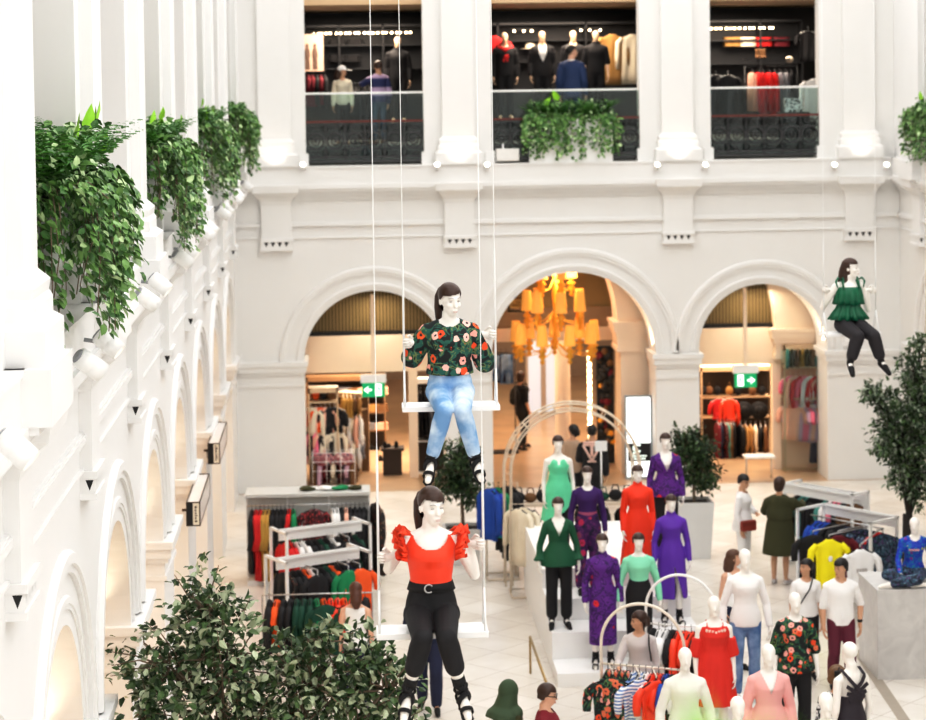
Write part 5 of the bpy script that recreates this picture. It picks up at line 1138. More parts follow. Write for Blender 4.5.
# low brass rail on the floor left of the platform
a_, b_ = atZ(530, 637, .5), atZ(546, 682, .5)
t = thing('floor_rail', 'thin brass floor rail left of the stepped platform', 'rail', (a_.x, a_.y, 0)); v = V((b_.x-a_.x, b_.y-a_.y, 0)); m_brass = mat('aged_brass', (.42, .30, .14), .4, .1, 10, metal=.6)
obj('bar', MB().tube([V((0, 0, .5)), v+V((0, 0, .5))], .018, 8), m_brass, t)
for q in (0, 1): obj('post', MB().tube([v*q, v*q+V((0, 0, .5))], .015, 8), m_brass, t)
# ------------------------------------------------------------------ plants
def leafmat(name, col, rough=.4, var=.35):
    return mat(name, col, rough, var, 5)
lf_d, lf_m, lf_p = leafmat('ficus_leaf_dark', (.035, .075, .026)), leafmat('ficus_leaf', (.09, .16, .055)), leafmat('ficus_leaf_pale', (.46, .52, .36), .3)
iv_d, iv_m, iv_p = leafmat('ivy_leaf_dark', (.065, .165, .040)), leafmat('ivy_leaf', (.165, .315, .085)), leafmat('ivy_leaf_pale', (.48, .62, .34), .4)
fn_d, fn_l = leafmat('fern_leaf', (.07, .24, .03)), leafmat('bright_leaf', (.34, .68, .05), .4)
m_bark = mat('pale_bark', (.22, .16, .11), .85, .25, 14); m_darkbark = mat('dark_bark', (.03, .022, .018), .85, .3, 14); m_soil = mat('soil', (.03, .02, .012), .9, .3, 20)
def leaf(mb, p, d, n, L, w, mi, curl=.15):
    d = d.normalized(); s = d.cross(n); 
    if s.length < 1e-4: s = d.orthogonal()
    s.normalize(); n = s.cross(d); 
    P = lambda u, v, h: p + d*(L*u) + s*(w*v) + n*(L*h)
    mb.add([P(0, 0, 0), P(.3, .46, .09), P(.68, .34, .06), P(1, 0, -curl), P(.68, -.34, .06), P(.3, -.46, .09), P(.5, 0, .0)], [(0, 6, 2, 1), (6, 3, 2), (0, 5, 4, 6), (6, 4, 3)], mi, False)
def rv(r): return V((r.gauss(0, 1), r.gauss(0, 1), r.gauss(0, 1)))
def pick(r, a=.45, b=.82): q = r.random(); return 0 if q < a else 1 if q < b else 2
def tree(name, label, base, clumps, trunk_z, n_twig, lpt, L, mats, seed, bark, pot=None, trunk_r=.045, stems=1, wl=.5):
    """clumps: [(centre, radii, weight)] relative to base; twigs end all over the clumps and carry the leaves"""
    r = random.Random(seed); t = thing(name, label, 'tree', base); wood = MB(); lv = MB(); fork = V((0, 0, trunk_z))
    for s in range(stems):
        o = V((r.uniform(-.05, .05), r.uniform(-.05, .05), 0))*(s > 0); wood.tube([o, o*1.5+V((.02, .01, trunk_z*.5)), fork+o], [trunk_r*1.2, trunk_r, trunk_r*.8], 10)
    tot = sum(c[2] for c in clumps)
    for c, R, wgt in clumps:
        c = V(c); mid = fork.lerp(c, .5)+V((r.uniform(-.1, .1), r.uniform(-.1, .1), .05)); wood.tube([fork, mid, c], [trunk_r*.7, trunk_r*.5, trunk_r*.28], 8)
        for k in range(int(n_twig*wgt/tot)):
            q = rv(r).normalized(); rad = r.random()**.45; e = c + V((q.x*R[0], q.y*R[1], q.z*R[2]))*rad
            if e.z < .2: continue
            st = c.lerp(e, .15) if r.random() < .7 else mid.lerp(c, r.random()); m = st.lerp(e, .55)+rv(r)*.04
            if r.random() < .5: wood.tube([st, m, e], [.011, .007, .003], 5, caps=False)
            d0 = (e-m).normalized()
            for j in range(lpt):
                u = r.uniform(.1, 1.05); p = m.lerp(e, u) + rv(r)*.035; d = (d0*.5+rv(r)*.6+V((0, 0, -.25))).normalized(); ll = L*r.uniform(.7, 1.2)
                leaf(lv, p, d, (V((0, 0, 1))+rv(r)*.55).normalized(), ll, ll*wl, pick(r, .34, .66), .1)
    obj('trunk', wood, bark, t); obj('leaves', lv, mats, t)
    if pot:
        w, h, tp, m = pot; mb = MB(); mb.rings([[(x*q, y*q, z) for x, y in [(-1, -1), (1, -1), (1, 1), (-1, 1)]] for q, z in ((w, 0), (w*tp, h), (w*tp*.86, h), (w*tp*.84, h-.06))], smooth=False); obj('pot', mb, m, t)
        obj('soil', MB().box((-w*tp*.84, -w*tp*.84, h-.08), (w*tp*.84, w*tp*.84, h-.05)), m_soil, t)
    return t
FIC = [lf_d, lf_m, lf_p]; m_pot = mat('white_planter', (.74, .74, .73), .45, .03, 4)
YT = 19.0
def rel(px, py, Y, b): q = atY(px, py, Y); return (q.x-b.x, Y-b.y, q.z-b.z)
b = V((px_at(265, 690, YT), YT, 0))
tree('ficus_tree', 'big variegated ficus tree rising at the bottom left before the rails', b, [(rel(205, 612, YT, b), (.42, .45, .55), 12), (rel(172, 668, YT, b), (.58, .5, .55), 15), (rel(232, 668, YT, b), (.55, .6, .5), 13), (rel(310, 682, YT, b), (.66, .55, .50), 17), (rel(255, 735, YT, b), (1.2, .7, .6), 30), (rel(385, 690, YT-.2, b), (.44, .4, .42), 9), (rel(325, 640, YT, b), (.36, .3, .34), 6), (rel(372, 655, YT, b), (.3, .3, .34), 5), (rel(140, 715, YT, b), (.30, .4, .5), 6), (rel(395, 735, YT, b), (.5, .4, .4), 8)],
     1.4, 620, 9, .094, FIC, 3, m_bark, (.34, .55, 1.15, m_pot), .05, 3, .64)
YR = 31.5; b = V((px_at(909, 500, YR), YR, 0))
tree('ficus_tree', 'tall grey-leaved ficus tree against the right-hand wall', b, [(rel(905, 425, YR, b), (.58, .5, .62), 20), (rel(915, 372, YR, b), (.30, .4, .45), 5), (rel(880, 392, YR, b), (.36, .3, .16), 4), (rel(912, 470, YR, b), (.42, .5, .6), 12), (rel(895, 445, YR, b), (.35, .4, .3), 6), (rel(935, 400, YR, b), (.7, .5, .9), 14), (rel(920, 338, YR, b), (.14, .2, .14), 1)], 1.6, 560, 10, .095, [lf_d, lf_m, leafmat('ficus_leaf_grey', (.26, .30, .22), .4, .3)], 9, m_darkbark, (.3, .5, 1.15, m_pot), .06, 2)
YB = 36.3; b = V((px_at(694, 540, YB), YB, 0))
tree('potted_ficus', 'bushy dark ficus in a tall pale pot, right behind the stepped platform', b, [(rel(695, 458, YB, b), (.44, .4, .56), 12), (rel(703, 476, YB, b), (.34, .35, .36), 5), (rel(685, 440, YB, b), (.24, .3, .3), 3)], 1.35, 330, 9, .085, [iv_d if 0 else leafmat('ficus_deep', (.018, .045, .016)), leafmat('ficus_deep_mid', (.035, .075, .025)), lf_m], 5, m_bark, (.24, .95, 1.25, m_pot), .03)
b = V((px_at(462, 540, YB), YB, 0))
tree('potted_ficus', 'bushy dark ficus in a pale pot, behind the feet of the upper swing mannequin', b, [(rel(461, 462, YB, b), (.38, .4, .50), 10), (rel(468, 490, YB, b), (.34, .35, .32), 5), (rel(448, 484, YB, b), (.26, .3, .32), 4)], 1.25, 320, 9, .085, [leafmat('ficus_deep', (.018, .045, .016)), leafmat('ficus_deep_mid', (.035, .075, .025)), lf_m], 6, m_bark, (.26, .60, 1.2, m_pot), .03)

def ivy_planter(label, loc, rotz, length, seed, drop=(.35, 1.0), out=.30, strands=90, fern=26, leafL=.085, top=.35, h=.46, lens=1.0, bright=6, press=4):
    """trough with trailing ivy over its front (local -Y) and ferns on top"""
    r = random.Random(seed); t = thing('ivy_planter', label, 'planter', loc, rotz); w = length/2
    mb = MB(); mb.rings([[(x*w, y, z) for x, y in [(-1, -.20*q), (1, -.20*q), (1, .20*q), (-1, .20*q)]] for q, z in ((.92, 0), (1, h), (.9, h), (.88, h-.05))], smooth=False); obj('trough', mb, m_white, t)
    obj('soil', MB().box((-w*.9, -.17, h-.07), (w*.9, .17, h-.04)), m_soil, t)
    iv = MB(); st = MB()
    for k in range(strands):
        u = r.uniform(-w*1.03, w*1.03); L = r.uniform(*drop)*(1-.25*abs(u)/w); o = r.uniform(.3, 1)*out; p = V((u, -.12, h+.02)); tip = V((u+r.uniform(-.12, .12), -.2-o*.8, h-.05))
        if k % 4 == 0:                                     # some trail over the two ends
            sg = r.choice((1, -1)); v_ = r.uniform(-.2, .2); p = V((sg*w*.9, v_, h+.02)); tip = V((sg*(w+.03+o*.35), v_-.08, h-.05))
        pts = [p, p.lerp(tip, .6)+V((0, 0, .10)), tip, V((tip.x+r.uniform(-.06, .06), tip.y-.03*r.random(), tip.z-L*.5)), V((tip.x+r.uniform(-.1, .1), tip.y+r.uniform(-.02, .05), tip.z-L))]
        if k % 2 == 0: st.tube(pts, .004, 4, caps=False)
        n = int((L+.3)/.030)
        for j in range(n):
            q = j/n*(len(pts)-1); i = min(int(q), len(pts)-2); c = pts[i].lerp(pts[i+1], q-i) + rv(r)*.028; ll = leafL*r.uniform(.65, 1.15)
            leaf(iv, c, (V((r.gauss(0, .7), -.6+r.gauss(0, .4), -.8+r.gauss(0, .4)))).normalized(), (V((r.gauss(0, .5), -.8, .55))).normalized(), ll, ll*.85, pick(r, .35, .86), .1)
    for k in range(int(strands*6)):                       # mound over the soil
        c = V((r.uniform(-w, w), r.uniform(-.28, .16), h+r.random()**1.5*top*.55)); ll = leafL*r.uniform(.7, 1.2)
        leaf(iv, c, (V((r.gauss(0, .8), r.gauss(-.4, .6), r.gauss(.1, .6)))).normalized(), (V((r.gauss(0, .4), -.4, .8))).normalized(), ll, ll*.8, pick(r, .4, .86))
    for k in range(int(strands*press)):                       # leaves pressed against the trough
        if r.random() < .7: c = V((r.uniform(-w, w), -.21-r.random()*.07, h*r.uniform(.1, 1))); nn = V((r.gauss(0, .4), -1, .3))
        else: sg = r.choice((1, -1)); c = V((sg*(w+.02+r.random()*.05), r.uniform(-.2, .2), h*r.uniform(.25, 1))); nn = V((sg, r.gauss(0, .4), .3))
        ll = leafL*r.uniform(.7, 1.2); leaf(iv, c, (V((r.gauss(0, .6), r.gauss(0, .3), -.8))).normalized(), nn.normalized(), ll, ll*.85, pick(r, .5, .9), .1)
    obj('ivy_stems', st, m_bark, t); obj('ivy', iv, [iv_d, iv_m, iv_p], t)
    fr = MB()
    for k in range(fern):                                  # arching fronds
        a = r.uniform(0, 2*PI); b0 = V((r.uniform(-w*.9, w*.9), r.uniform(-.12, .12), h)); Lf = r.uniform(.7, 1.15)*top*1.25; dx = V((math.cos(a), math.sin(a)*.8-.2, 0))
        prev = b0
        for j in range(1, 8):
            q = j/7; c = b0 + dx*(Lf*.75*q) + V((0, 0, Lf*(1.0*q-.55*q*q))); d = (c-prev).normalized(); s = d.cross(V((0, 0, 1))).normalized(); wl = .075*math.sin(PI*min(q+.12, 1))+.012
            for sg in (1, -1): leaf(fr, prev, (d*.5+s*sg).normalized(), V((0, 0, 1)), wl*1.4, wl*.55, 0); leaf(fr, prev.lerp(c, .5), (d*.5+s*sg).normalized(), V((0, 0, 1)), wl*1.4, wl*.5, 0)
            prev = c
    obj('fern', fr, [fn_d], t)
    if bright:
        bl = MB()
        for k in range(bright):
            c = V((r.uniform(-w*.9, w), r.uniform(-.25, .05), h+top*r.uniform(.2, .6))); ll = r.uniform(.16, .26); leaf(bl, c, (V((r.gauss(0, .4), -.3, .9))).normalized(), (V((r.gauss(0, .4), -1, .2))).normalized(), ll, ll*.62, 0, .05)
        obj('broad_leaves', bl, [fn_l], t)
    return t
for k, (c, lab) in enumerate(((PIL0, 'ivy and fern planter nearest the camera on the left gallery ledge'), (PIL0+2*BAY, 'second ivy planter along the left gallery ledge'), (PIL0+4*BAY, 'third ivy planter along the left gallery ledge'), (PIL0+6*BAY, 'farthest dark ivy planter on the left gallery ledge, near the corner'))):
    ivy_planter(lab, (XLW+.10, c+BAY/2-.24, SILL+(.50, .50, .52, .58)[k]), PI/2, 2.3, 20+k, (.40, 1.1) if k else (.40, 1.05), .36, 100 if k == 0 else 80, 60 if k == 0 else 36, .088, (.78, .55, .55, .40)[k], bright=(9, 4, 7, 0)[k])
ivy_planter('ivy planter on the right-hand gallery ledge at the picture edge', (XRW-.08, PIL0+6*BAY+BAY/2-.1, SILL+.45), -PI/2, 2.3, 33, (.35, .95), .36, 80, 18, .088, .42, bright=3)
ivy_planter('white trough of ferns and trailing ivy in the middle gallery window', (4.42, D-.02, SILL), 0, 1.62, 41, (.25, .85), .14, 64, 60, .08, .62, .84, bright=2, press=2.5)
# planter on the photographer's own balcony: only its leaf tips reach into view
t = thing('balcony_planter', 'soft green leaf tips of a balcony planter rising at the bottom edge', 'planter', (.28, 1.7, 7.0)); r = random.Random(5); gm_ = MB()
obj('trough', MB().box((-.4, -.10, 0), (.4, .10, .26)), m_white, t)
for k in range(90):
    u = r.choice((-.05, -.035, -.02, .03, .015, .045))+r.gauss(0, .018); tipz = .612-r.random()**1.5*.09-abs(u)*.5; c = V((u, r.uniform(-.07, .07), .25)); d = V((r.gauss(0, .05), r.gauss(0, .08), 1)).normalized()
    leaf(gm_, c, d, V((r.gauss(0, .3), -1, .4)).normalized(), tipz-.25, .03, 0, .03)
obj('leaves', gm_, [leafmat('fresh_leaf', (.42, .80, .08), .5, .2)], t)
struct('wall_front', MB().box((XLW, 1.55, 6.1), (XRW, 1.85, 7.0)), m_white)
# ------------------------------------------------------------------ gallery behind the back windows
GF = 6.75
m_dshelf = mat('dark_shelving', (.022, .022, .024), .5, .15, 6); m_lamp = mat('small_lamp_glow', (1, .85, .65), .5, emis=9., ecol=(1, .78, .5)); m_handrail = mat('white_handrail', (.85, .85, .83), .3, .03, 8); m_redrail = mat('oxblood_rail', (.16, .035, .025), .4, .1, 10)
m_rail_glass = glassmat('green_tinted_glass', (.80, .90, .89), 1.55)
for i, (a, b) in enumerate(WIN_B):
    w = ('left', 'middle', 'right')[i]; c = (a+b)/2; hw = (b-a)/2
    t = thing('balustrade', 'ornate black iron balustrade in the %s gallery window' % w, 'railing', (c, D+.10, SILL))
    mb = MB().box((-hw, -.03, .06), (hw, .03, .10)).box((-hw, -.025, .14), (hw, .025, .17)); obj('bottom_rail', mb, m_iron, t); obj('top_rail', MB().box((-hw, -.035, .83), (hw, .035, .87)), m_redrail, t)
    pn = MB(); n = int(round(2*hw/.36)); q = 2*hw/n
    for k in range(n+1): pn.box((-hw+k*q-.012, -.012, .1), (-hw+k*q+.012, .012, .83))
    def ringt(cx, cz, r, th=.016, nn=20): pn.tube([(cx+r*math.cos(2*PI*j/nn), 0, cz+r*math.sin(2*PI*j/nn)) for j in range(nn+1)], th, 6, caps=False)
    for k in range(n):
        cx = -hw+(k+.5)*q; ringt(cx, .47, .155); ringt(cx, .47, .075, .013, 14); pn.ell((cx, 0, .47), (.03, .02, .03), None, 10, 6)
        for sx in (1, -1):
            ringt(cx+sx*q*.5, .72, .06, .012, 12); ringt(cx+sx*q*.5, .24, .06, .012, 12); ringt(cx+sx*.05, .735, .04, .011, 12); ringt(cx+sx*.05, .215, .04, .011, 12)
    pn.box((-hw, -.012, .30), (hw, .012, .315)); pn.box((-hw, -.012, .63), (hw, .012, .645)); obj('scroll_panel', pn, m_iron, t)
    g = thing('glass_screen', 'clear glass screen with pale handrail over the iron balustrade, %s window' % w, 'railing', (c, D+.17, SILL+.05))
    obj('glass_pane', MB().box((-hw, -.006, 0), (hw, .006, 1.33)), m_rail_glass, g); obj('handrail', MB().box((-hw, -.025, 1.33), (hw, .025, 1.37)), m_handrail, g)
def wall_unit(name, label, x0, x1, Y, z0, z1, depth, shelves, m, div=()):
    t = thing(name, label, 'shelf', ((x0+x1)/2, Y, z0)); w = (x1-x0)/2; h = z1-z0
    obj('carcass', MB().box((-w, -depth, 0), (-w+.04, 0, h)).box((w-.04, -depth, 0), (w, 0, h)).box((-w, -.02, 0), (w, 0, h)).box((-w, -depth, h-.05), (w, 0, h)), m, t)
    for s in shelves: obj('shelf_board', MB().box((-w+.04, -depth+.01, s), (w-.04, -.02, s+.03)), m, t)
    for d in div: obj('divider', MB().box((d*w-.02, -depth, 0), (d*w+.02, -.02, h)), m, t)
    return t
UY = 47.2
wall_unit('shelf_unit', 'dark wall shelving with small lamps, left gallery window', -1.2, 2.0, UY, GF, 9.2, .4, (.9, 1.5, 2.0), m_dshelf, (-.28, .30))
wall_unit('shelf_unit', 'dark wall shelving with small lamps, middle gallery window', 2.3, 6.4, UY, GF, 9.2, .4, (1.6, 2.05), m_dshelf, (-.5, .42))
wall_unit('shelf_unit', 'dark wall shelving with small lamps, right gallery window', 6.7, 9.9, UY, GF, 9.2, .4, (.9, 1.5, 2.0), m_dshelf, (-.35, .42))
k = 0
for x0, x1, n, w in ((-.65, 1.5, 22, 'left'), (3.6, 4.1, 3, 'middle'), (5.0, 5.6, 3, 'middle'), (7.2, 9.3, 20, 'right')):
    t = thing('lamp_strip', 'strip of small warm lamps above the %s window shelving%s' % (w, ', right end' if x0 == 5.0 else ''), 'lamp', ((x0+x1)/2, UY-.45, 9.02)); obj('track', MB().box((-(x1-x0)/2, -.02, .03), ((x1-x0)/2, .02, .06)), m_black, t)
    mb = MB(); r = random.Random(int(x0*10))
    for q in range(n): mb.ell((-(x1-x0)/2+(x1-x0)*(q+.5)/n+r.uniform(-.03, .03), 0, 0), (.026, .026, .02), None, 8, 6)
    obj('bulbs', mb, m_lamp, t)
# left window: poster, folded stacks, garments, dark mannequin, two customers
t = thing('lit_poster', 'small lit photo poster at the left of the left gallery window', 'poster', (-.60, 46.3, 8.2)); obj('frame', MB().box((-.30, 0, 0), (.24, .03, .82)), m_black, t); obj('print', MB().box((-.28, -.012, .02), (.22, 0, .80)), mat('poster_print', (.72, .50, .38), .6, .1, 3, emis=.25), t)
fg = MB()
for x in (-.12, .04): fg.ell((x, -.015, .56), (.035, .01, .05), None, 12, 8); fg.ell((x, -.015, .38), (.06, .012, .16), None, 12, 8); fg.box((x-.05, -.02, .06), (x+.05, -.012, .26))
obj('figures', fg, mat('poster_figures', (.20, .13, .10), .7), t)
def stack(px, py, Y, m, label, n=3, group='folded clothes on the gallery shelves'):
    q = atY(px, py, Y); mb = MB(); r = random.Random(px)
    for k in range(n):
        e = r.uniform(-.01, .01); mb.rings([[(x*(.17+e), y*.13, .05*k+z) for x, y in [(-1, -1), (-.5, -1.06), (.5, -1.06), (1, -1), (1, 1), (-1, 1)]] for z in (0, .012, .038, .048)])
    return obj('folded_stack', mb, m, None, q, label=label, cat='folded clothes', group=group)
for px, py, lab in ((337, 46, 'upper left'), (355, 46, 'upper right'), (337, 62, 'lower left'), (352, 62, 'lower right')): stack(px, py, UY-.2, m_blk2, 'black folded stack, %s on the left window shelves' % lab)
for px, m, c in ((732, g_cam, 'tan stack at the far left'), (747, g_cream, 'beige stack second'), (763, g_red, 'red stack third'), (781, g_plum, 'wine red stack last')): stack(px, 46.5, UY-.2, m, '%s in the row of folded stacks, right gallery window' % c, 4)
row([('top', g_plum), ('top', g_plum), ('top', m_blk), ('top', g_plum), ('top', m_blk)], atY(306, 72, 45.8), atY(327, 72, 45.8), 'end of the rail under the poster', 'wine and black tops under the poster')
row([('top', m_blk)]*6, atY(344, 84, 44.4), atY(372, 84, 44.4), 'end of the rail between the two customers', 'black tops between the two customers')
t = thing('garment_rail', 'low black garment rail between the two customers, left gallery window', 'clothes rack', (atY(358, 84, 44.4).x, 44.4, GF)); obj('frame', MB().tube([(-.35, 0, 0), (-.35, 0, 1.22), (.35, 0, 1.22), (.35, 0, 0)], .012, 6), m_steel, t); obj('base', MB().box((-.4, -.2, 0), (.4, .2, .03)), m_black, t)
m_dm = mat('mannequin_tan', (.80, .58, .40), .4, .03, 6)
def gal_mann(px, py, Y, label, outfit, bm=None, rotz=0, z=None):
    J, me = std('g', male=True); zt = atY(px, py, Y).z-1.765; me2 = BODIES.get('g2')
    if not me2: me2 = me.copy(); me2.materials.clear(); me2.materials.append(m_dm); BODIES['g2'] = me2
    t = thing('mannequin', label, 'mannequin', (atY(px, py, Y).x, Y, zt), rotz); obj('body', me2, None, t)
    for p in outfit(J):
        o = obj(p[0], p[1], p[2], t)
        for q in p[3:]: obj(q[0], q[1], q[2], o)
    obj('stand_block', MB().box((-.3, -.25, GF-zt), (.3, .25, 0)), m_black, t); return t
dk = lambda J: [('trousers', pants(J, .1, .014, 1.9, (.105, .08, .065), .015), m_blk)]
gal_mann(397.5, 37, 45.6, 'mannequin in black roll-neck jumper, left gallery window', lambda J: [('jumper', top(J, -.1, .985, .02, 1.95, (.07, .06, .048), None, high=True, vox=.013), m_blk)]+dk(J))
hood = lambda J: MB().tube([spine(J, .9)+V((-.15, .02, .03)), spine(J, .98)+V((-.1, .08, .06)), spine(J, 1.02)+V((0, .10, .06)), spine(J, .98)+V((.1, .08, .06)), spine(J, .9)+V((.15, .02, .03)), spine(J, .8)+V((0, -.13, .02)), spine(J, .9)+V((-.15, .02, .03))], .05, 10)
logo = lambda J: MB().ell(spine(J, .58)+V((.02, -.165, 0)), (.055, .012, .055)).box(tuple(spine(J, .40)+V((-.05, -.172, 0))), tuple(spine(J, .40)+V((-.015, -.155, .07)))).box(tuple(spine(J, .40)+V((.015, -.172, 0))), tuple(spine(J, .40)+V((.06, -.155, .07))))
gal_mann(504.5, 33, 44.9, 'mannequin in black top with red hood and red chest print', lambda J: [('hoodie', top(J, -.1, .985, .03, 1.95, (.075, .062, .05), 'crew', vox=.013), m_blk, ('hood', hood(J), g_red), ('chest_print', logo(J), g_red))]+dk(J))
gal_mann(542, 31.5, 44.9, 'mannequin in open black blazer over white shirt', lambda J: [('blazer', top(J, -.2, .985, .03, 1.95, (.075, .062, .05), 'v', .36, vox=.013), m_blk), ('shirt', top(J, -.1, .985, .014, 0, neck='v', depth=.08, vox=.013), m_wcloth)]+dk(J))
gal_mann(573, 31, 45.6, 'mannequin in black behind the man in the blue suit', lambda J: [('jumper', top(J, -.1, .985, .02, 1.95, (.07, .06, .048), 'crew', vox=.013), m_blk)]+dk(J))
gal_mann(595.5, 31, 44.9, 'mannequin in short-sleeved black polo beside the brown jacket', lambda J: [('polo_shirt', top(J, -.1, .985, .022, .95, (.07, .066, .055), None, high=True, vox=.013), m_blk)]+dk(J))
# hanging pieces in the middle and right windows
garment('coat', g_cam, atY(612, 31, 45.8), PI/2, 'brown jacket hung facing forward, middle gallery window', q=1, scale=1.15); garment('coat', g_cream, atY(632, 31, 45.8), PI/2+.1, 'cream coat hung facing forward at the right of the middle gallery window', q=0, scale=1.2)
garment('top', g_red, atY(494, 33, 45.8), PI/2, 'red top hung at the far left of the middle gallery window', q=1, scale=1.1)
t = thing('hat_shelf', 'pale hat lying on the shelf between the two mannequins', 'hat', atY(530, 49, UY-.25)); obj('brim', MB().lathe([(.02, 0), (.2, 0), (.2, .015), (.02, .015)], n=18), g_cream, t); obj('crown', MB().lathe([(.11, .01), (.11, .10), (.08, .13), (.01, .135)], n=18), g_cream, t)
row([('trousers', g_peach), ('trousers', g_red), ('trousers', g_red), ('trousers', g_red), ('trousers', g_red), ('trousers', g_gry), ('trousers', g_gry), ('trousers', m_blk)], atY(749, 66, 45.2), atY(793, 66, 45.2), 'end of the trouser rail, right gallery window', 'trousers on the gallery rail', scale=1.35)
t = thing('garment_rail', 'black rail of red and grey trousers, right gallery window', 'clothes rack', (atY(771, 66, 45.2).x, 45.2, GF)); hz = atY(771, 66, 45.2).z-GF; obj('frame', MB().tube([(-.55, 0, 0), (-.55, 0, hz), (.55, 0, hz), (.55, 0, 0)], .012, 6), m_iron, t); obj('base', MB().box((-.6, -.2, 0), (.6, .2, .03)), m_black, t)
for q, (px, m, l) in enumerate(((716, m_blk, 'black jacket hung at the left of the right gallery window'), (728, m_blk, 'black jacket beside the first one, right gallery window'))): garment('coat', m, atY(px, 72, 44.6), PI/2+.2*q, l, q=q, hw=True)
garment('coat', g_wht, atY(814, 76, 44.3), PI/2, 'pale coat hung at the right edge of the right gallery window', q=0)
garment('top', m_blk, atY(808, 28, 46.4), PI/2, 'black top hung high at the right of the right gallery window', q=1, hw=True)
for q, (px, py) in enumerate(((757, 57), (762, 55), (766, 58))): obj('boot', remesh(MB().tube([V((0, 0, 0)), V((0, 0, .2))], [.035, .04], 12).capsule((0, 0, .03), (0, -.10, .028), .032, .03), .012, 1), g_brn, None, atY(px, py, 45.4)+V((0, 0, 0))*0+V((0, .1*q, atY(765, 60, 45.5).z-atY(px, py, 45.4).z+.032)), label='tan boot, %s from the left above the trouser rail' % ORD[q], cat='boot', group='tan boots above the trousers')
obj('boot_shelf', MB().box((-.4, -.2, 0), (.5, .35, .03)), m_dshelf, None, atY(765, 60, 45.5), label='dark little shelf carrying tan boots above the trouser rail', cat='shelf')
obj('pale_bag', remesh(MB().ell((0, 0, .07), (.09, .07, .075)), .02, 1), g_cream, None, atY(787, 63, 45.5)+V((.05, 0, 0)), label='cream bag beside the tan boots, right gallery window', cat='bag')
t = thing('patterned_bag', 'white bag with black blots low in the right gallery window', 'bag', atY(793, 112, 44.0)); obj('bag_body', MB().box((-.18, -.06, 0), (.18, .06, .28)), flowermat('blot_print', (.85, .85, .83), (.8, .8, .8), (.03, .03, .03), [(.03, .03, .03), (.1, .1, .1)], 14, .4, dens=.7), t); obj('handle', MB().tube([(-.08, 0, .28), (-.06, 0, .4), (.06, 0, .4), (.08, 0, .28)], .01, 6), m_blk, t)
obj('bag_stand', MB().box((-.3, -.2, 0), (.3, .2, atY(793, 112, 44.0).z-GF-.002)), m_dshelf, None, (atY(793, 112, 44).x, 44.0, GF), label='dark low block under the blotted white bag', cat='plinth')
# customers
J = stand(.88); J['hf'] = V((1, -.25, -.2)).normalized()
cap = hair_cap(J, line=.045, back=-.0, infl=.02, vox=.011); c_ = J['hea']; R_ = orient(J['hf'], J['hu']); brim = MB().ell(c_+R_ @ V((0, -.13, .05)), (.07, .07, .008), R_)
Yg = 44.0; zf = lambda px, py, Y, H: max(GF, atY(px, py, Y).z-H)
tp = person('customer in white cap and pale top, left gallery window', 342, 61, Yg, GF, J, [('top', top(J, -.1, .985, .024, 1.9, (.068, .06, .05), 'crew', vox=.013), g_cream), ('trousers', pants(J, .1, .014, 1.9, vox=.014), m_blk)], m_skin2, long_hair(J, .2), m_hair)
cp = thing('cap', 'white peaked cap on the customer at left', 'hat', tp.location); obj('crown', cap, m_wcloth, cp); obj('brim', brim, m_wcloth, cp)
J = stand(.93, True); J['hf'] = V((-.6, .7, 0)).normalized(); J['hf'] = V((0, -1, -.2)).normalized(); J['el', 1] = V((.28, -.14, 1.2)); J['wr', 1] = V((.2, -.38, 1.2)); J['hd', 1] = V((0, -1, 0))
person('customer in lilac and navy jumper turned away, left gallery window', 378, 58, 44.1, GF, J, [('jumper', top(J, -.1, .985, .028, 1.9, (.074, .062, .052), 'crew', vox=.013), stripemat('lilac_navy_block', (.55, .42, .60), (.03, .04, .14), .9, 'Z', 0)), ('trousers', pants(J, .1, .016, 1.9, vox=.014), mat('jean_blue', (.05, .10, .16), .8))], m_skin2, short_hair(J), m_hair, rotz=math.radians(205))
J = stand(1.08, True); J['hf'] = V((-.9, -.3, 0)).normalized()
person('dark-haired man in blue suit seen from behind, middle gallery window', 571.5, 43, 43.9, GF, J, [('suit_jacket', top(J, -.25, .985, .034, 1.95, (.078, .066, .054), 'crew', vox=.013), m_navy2), ('collar', MB().tube([spine(J, .99)+V((.07*math.cos(a), .07*math.sin(a), .015)) for a in [2*PI*k/16 for k in range(17)]], .016, 6), m_wcloth), ('suit_trousers', pants(J, .1, .016, 1.9, vox=.014), m_navy2)], m_skin, short_hair(J), m_hairb, rotz=math.radians(160))
# white boxes on the sill
b = thing('projector', 'white boxy projector on the sill at the left of the middle window', 'projector', atY(507.5, 161, D-.08)); obj('case', MB().box((-.22, -.12, 0), (.22, .14, .24)).box((-.20, -.14, .02), (.20, -.12, .20)), mat('projector_white', (.80, .78, .75), .4), b); obj('bracket', MB().box((-.1, -.04, .24), (-.07, 0, .34)), m_white, b)
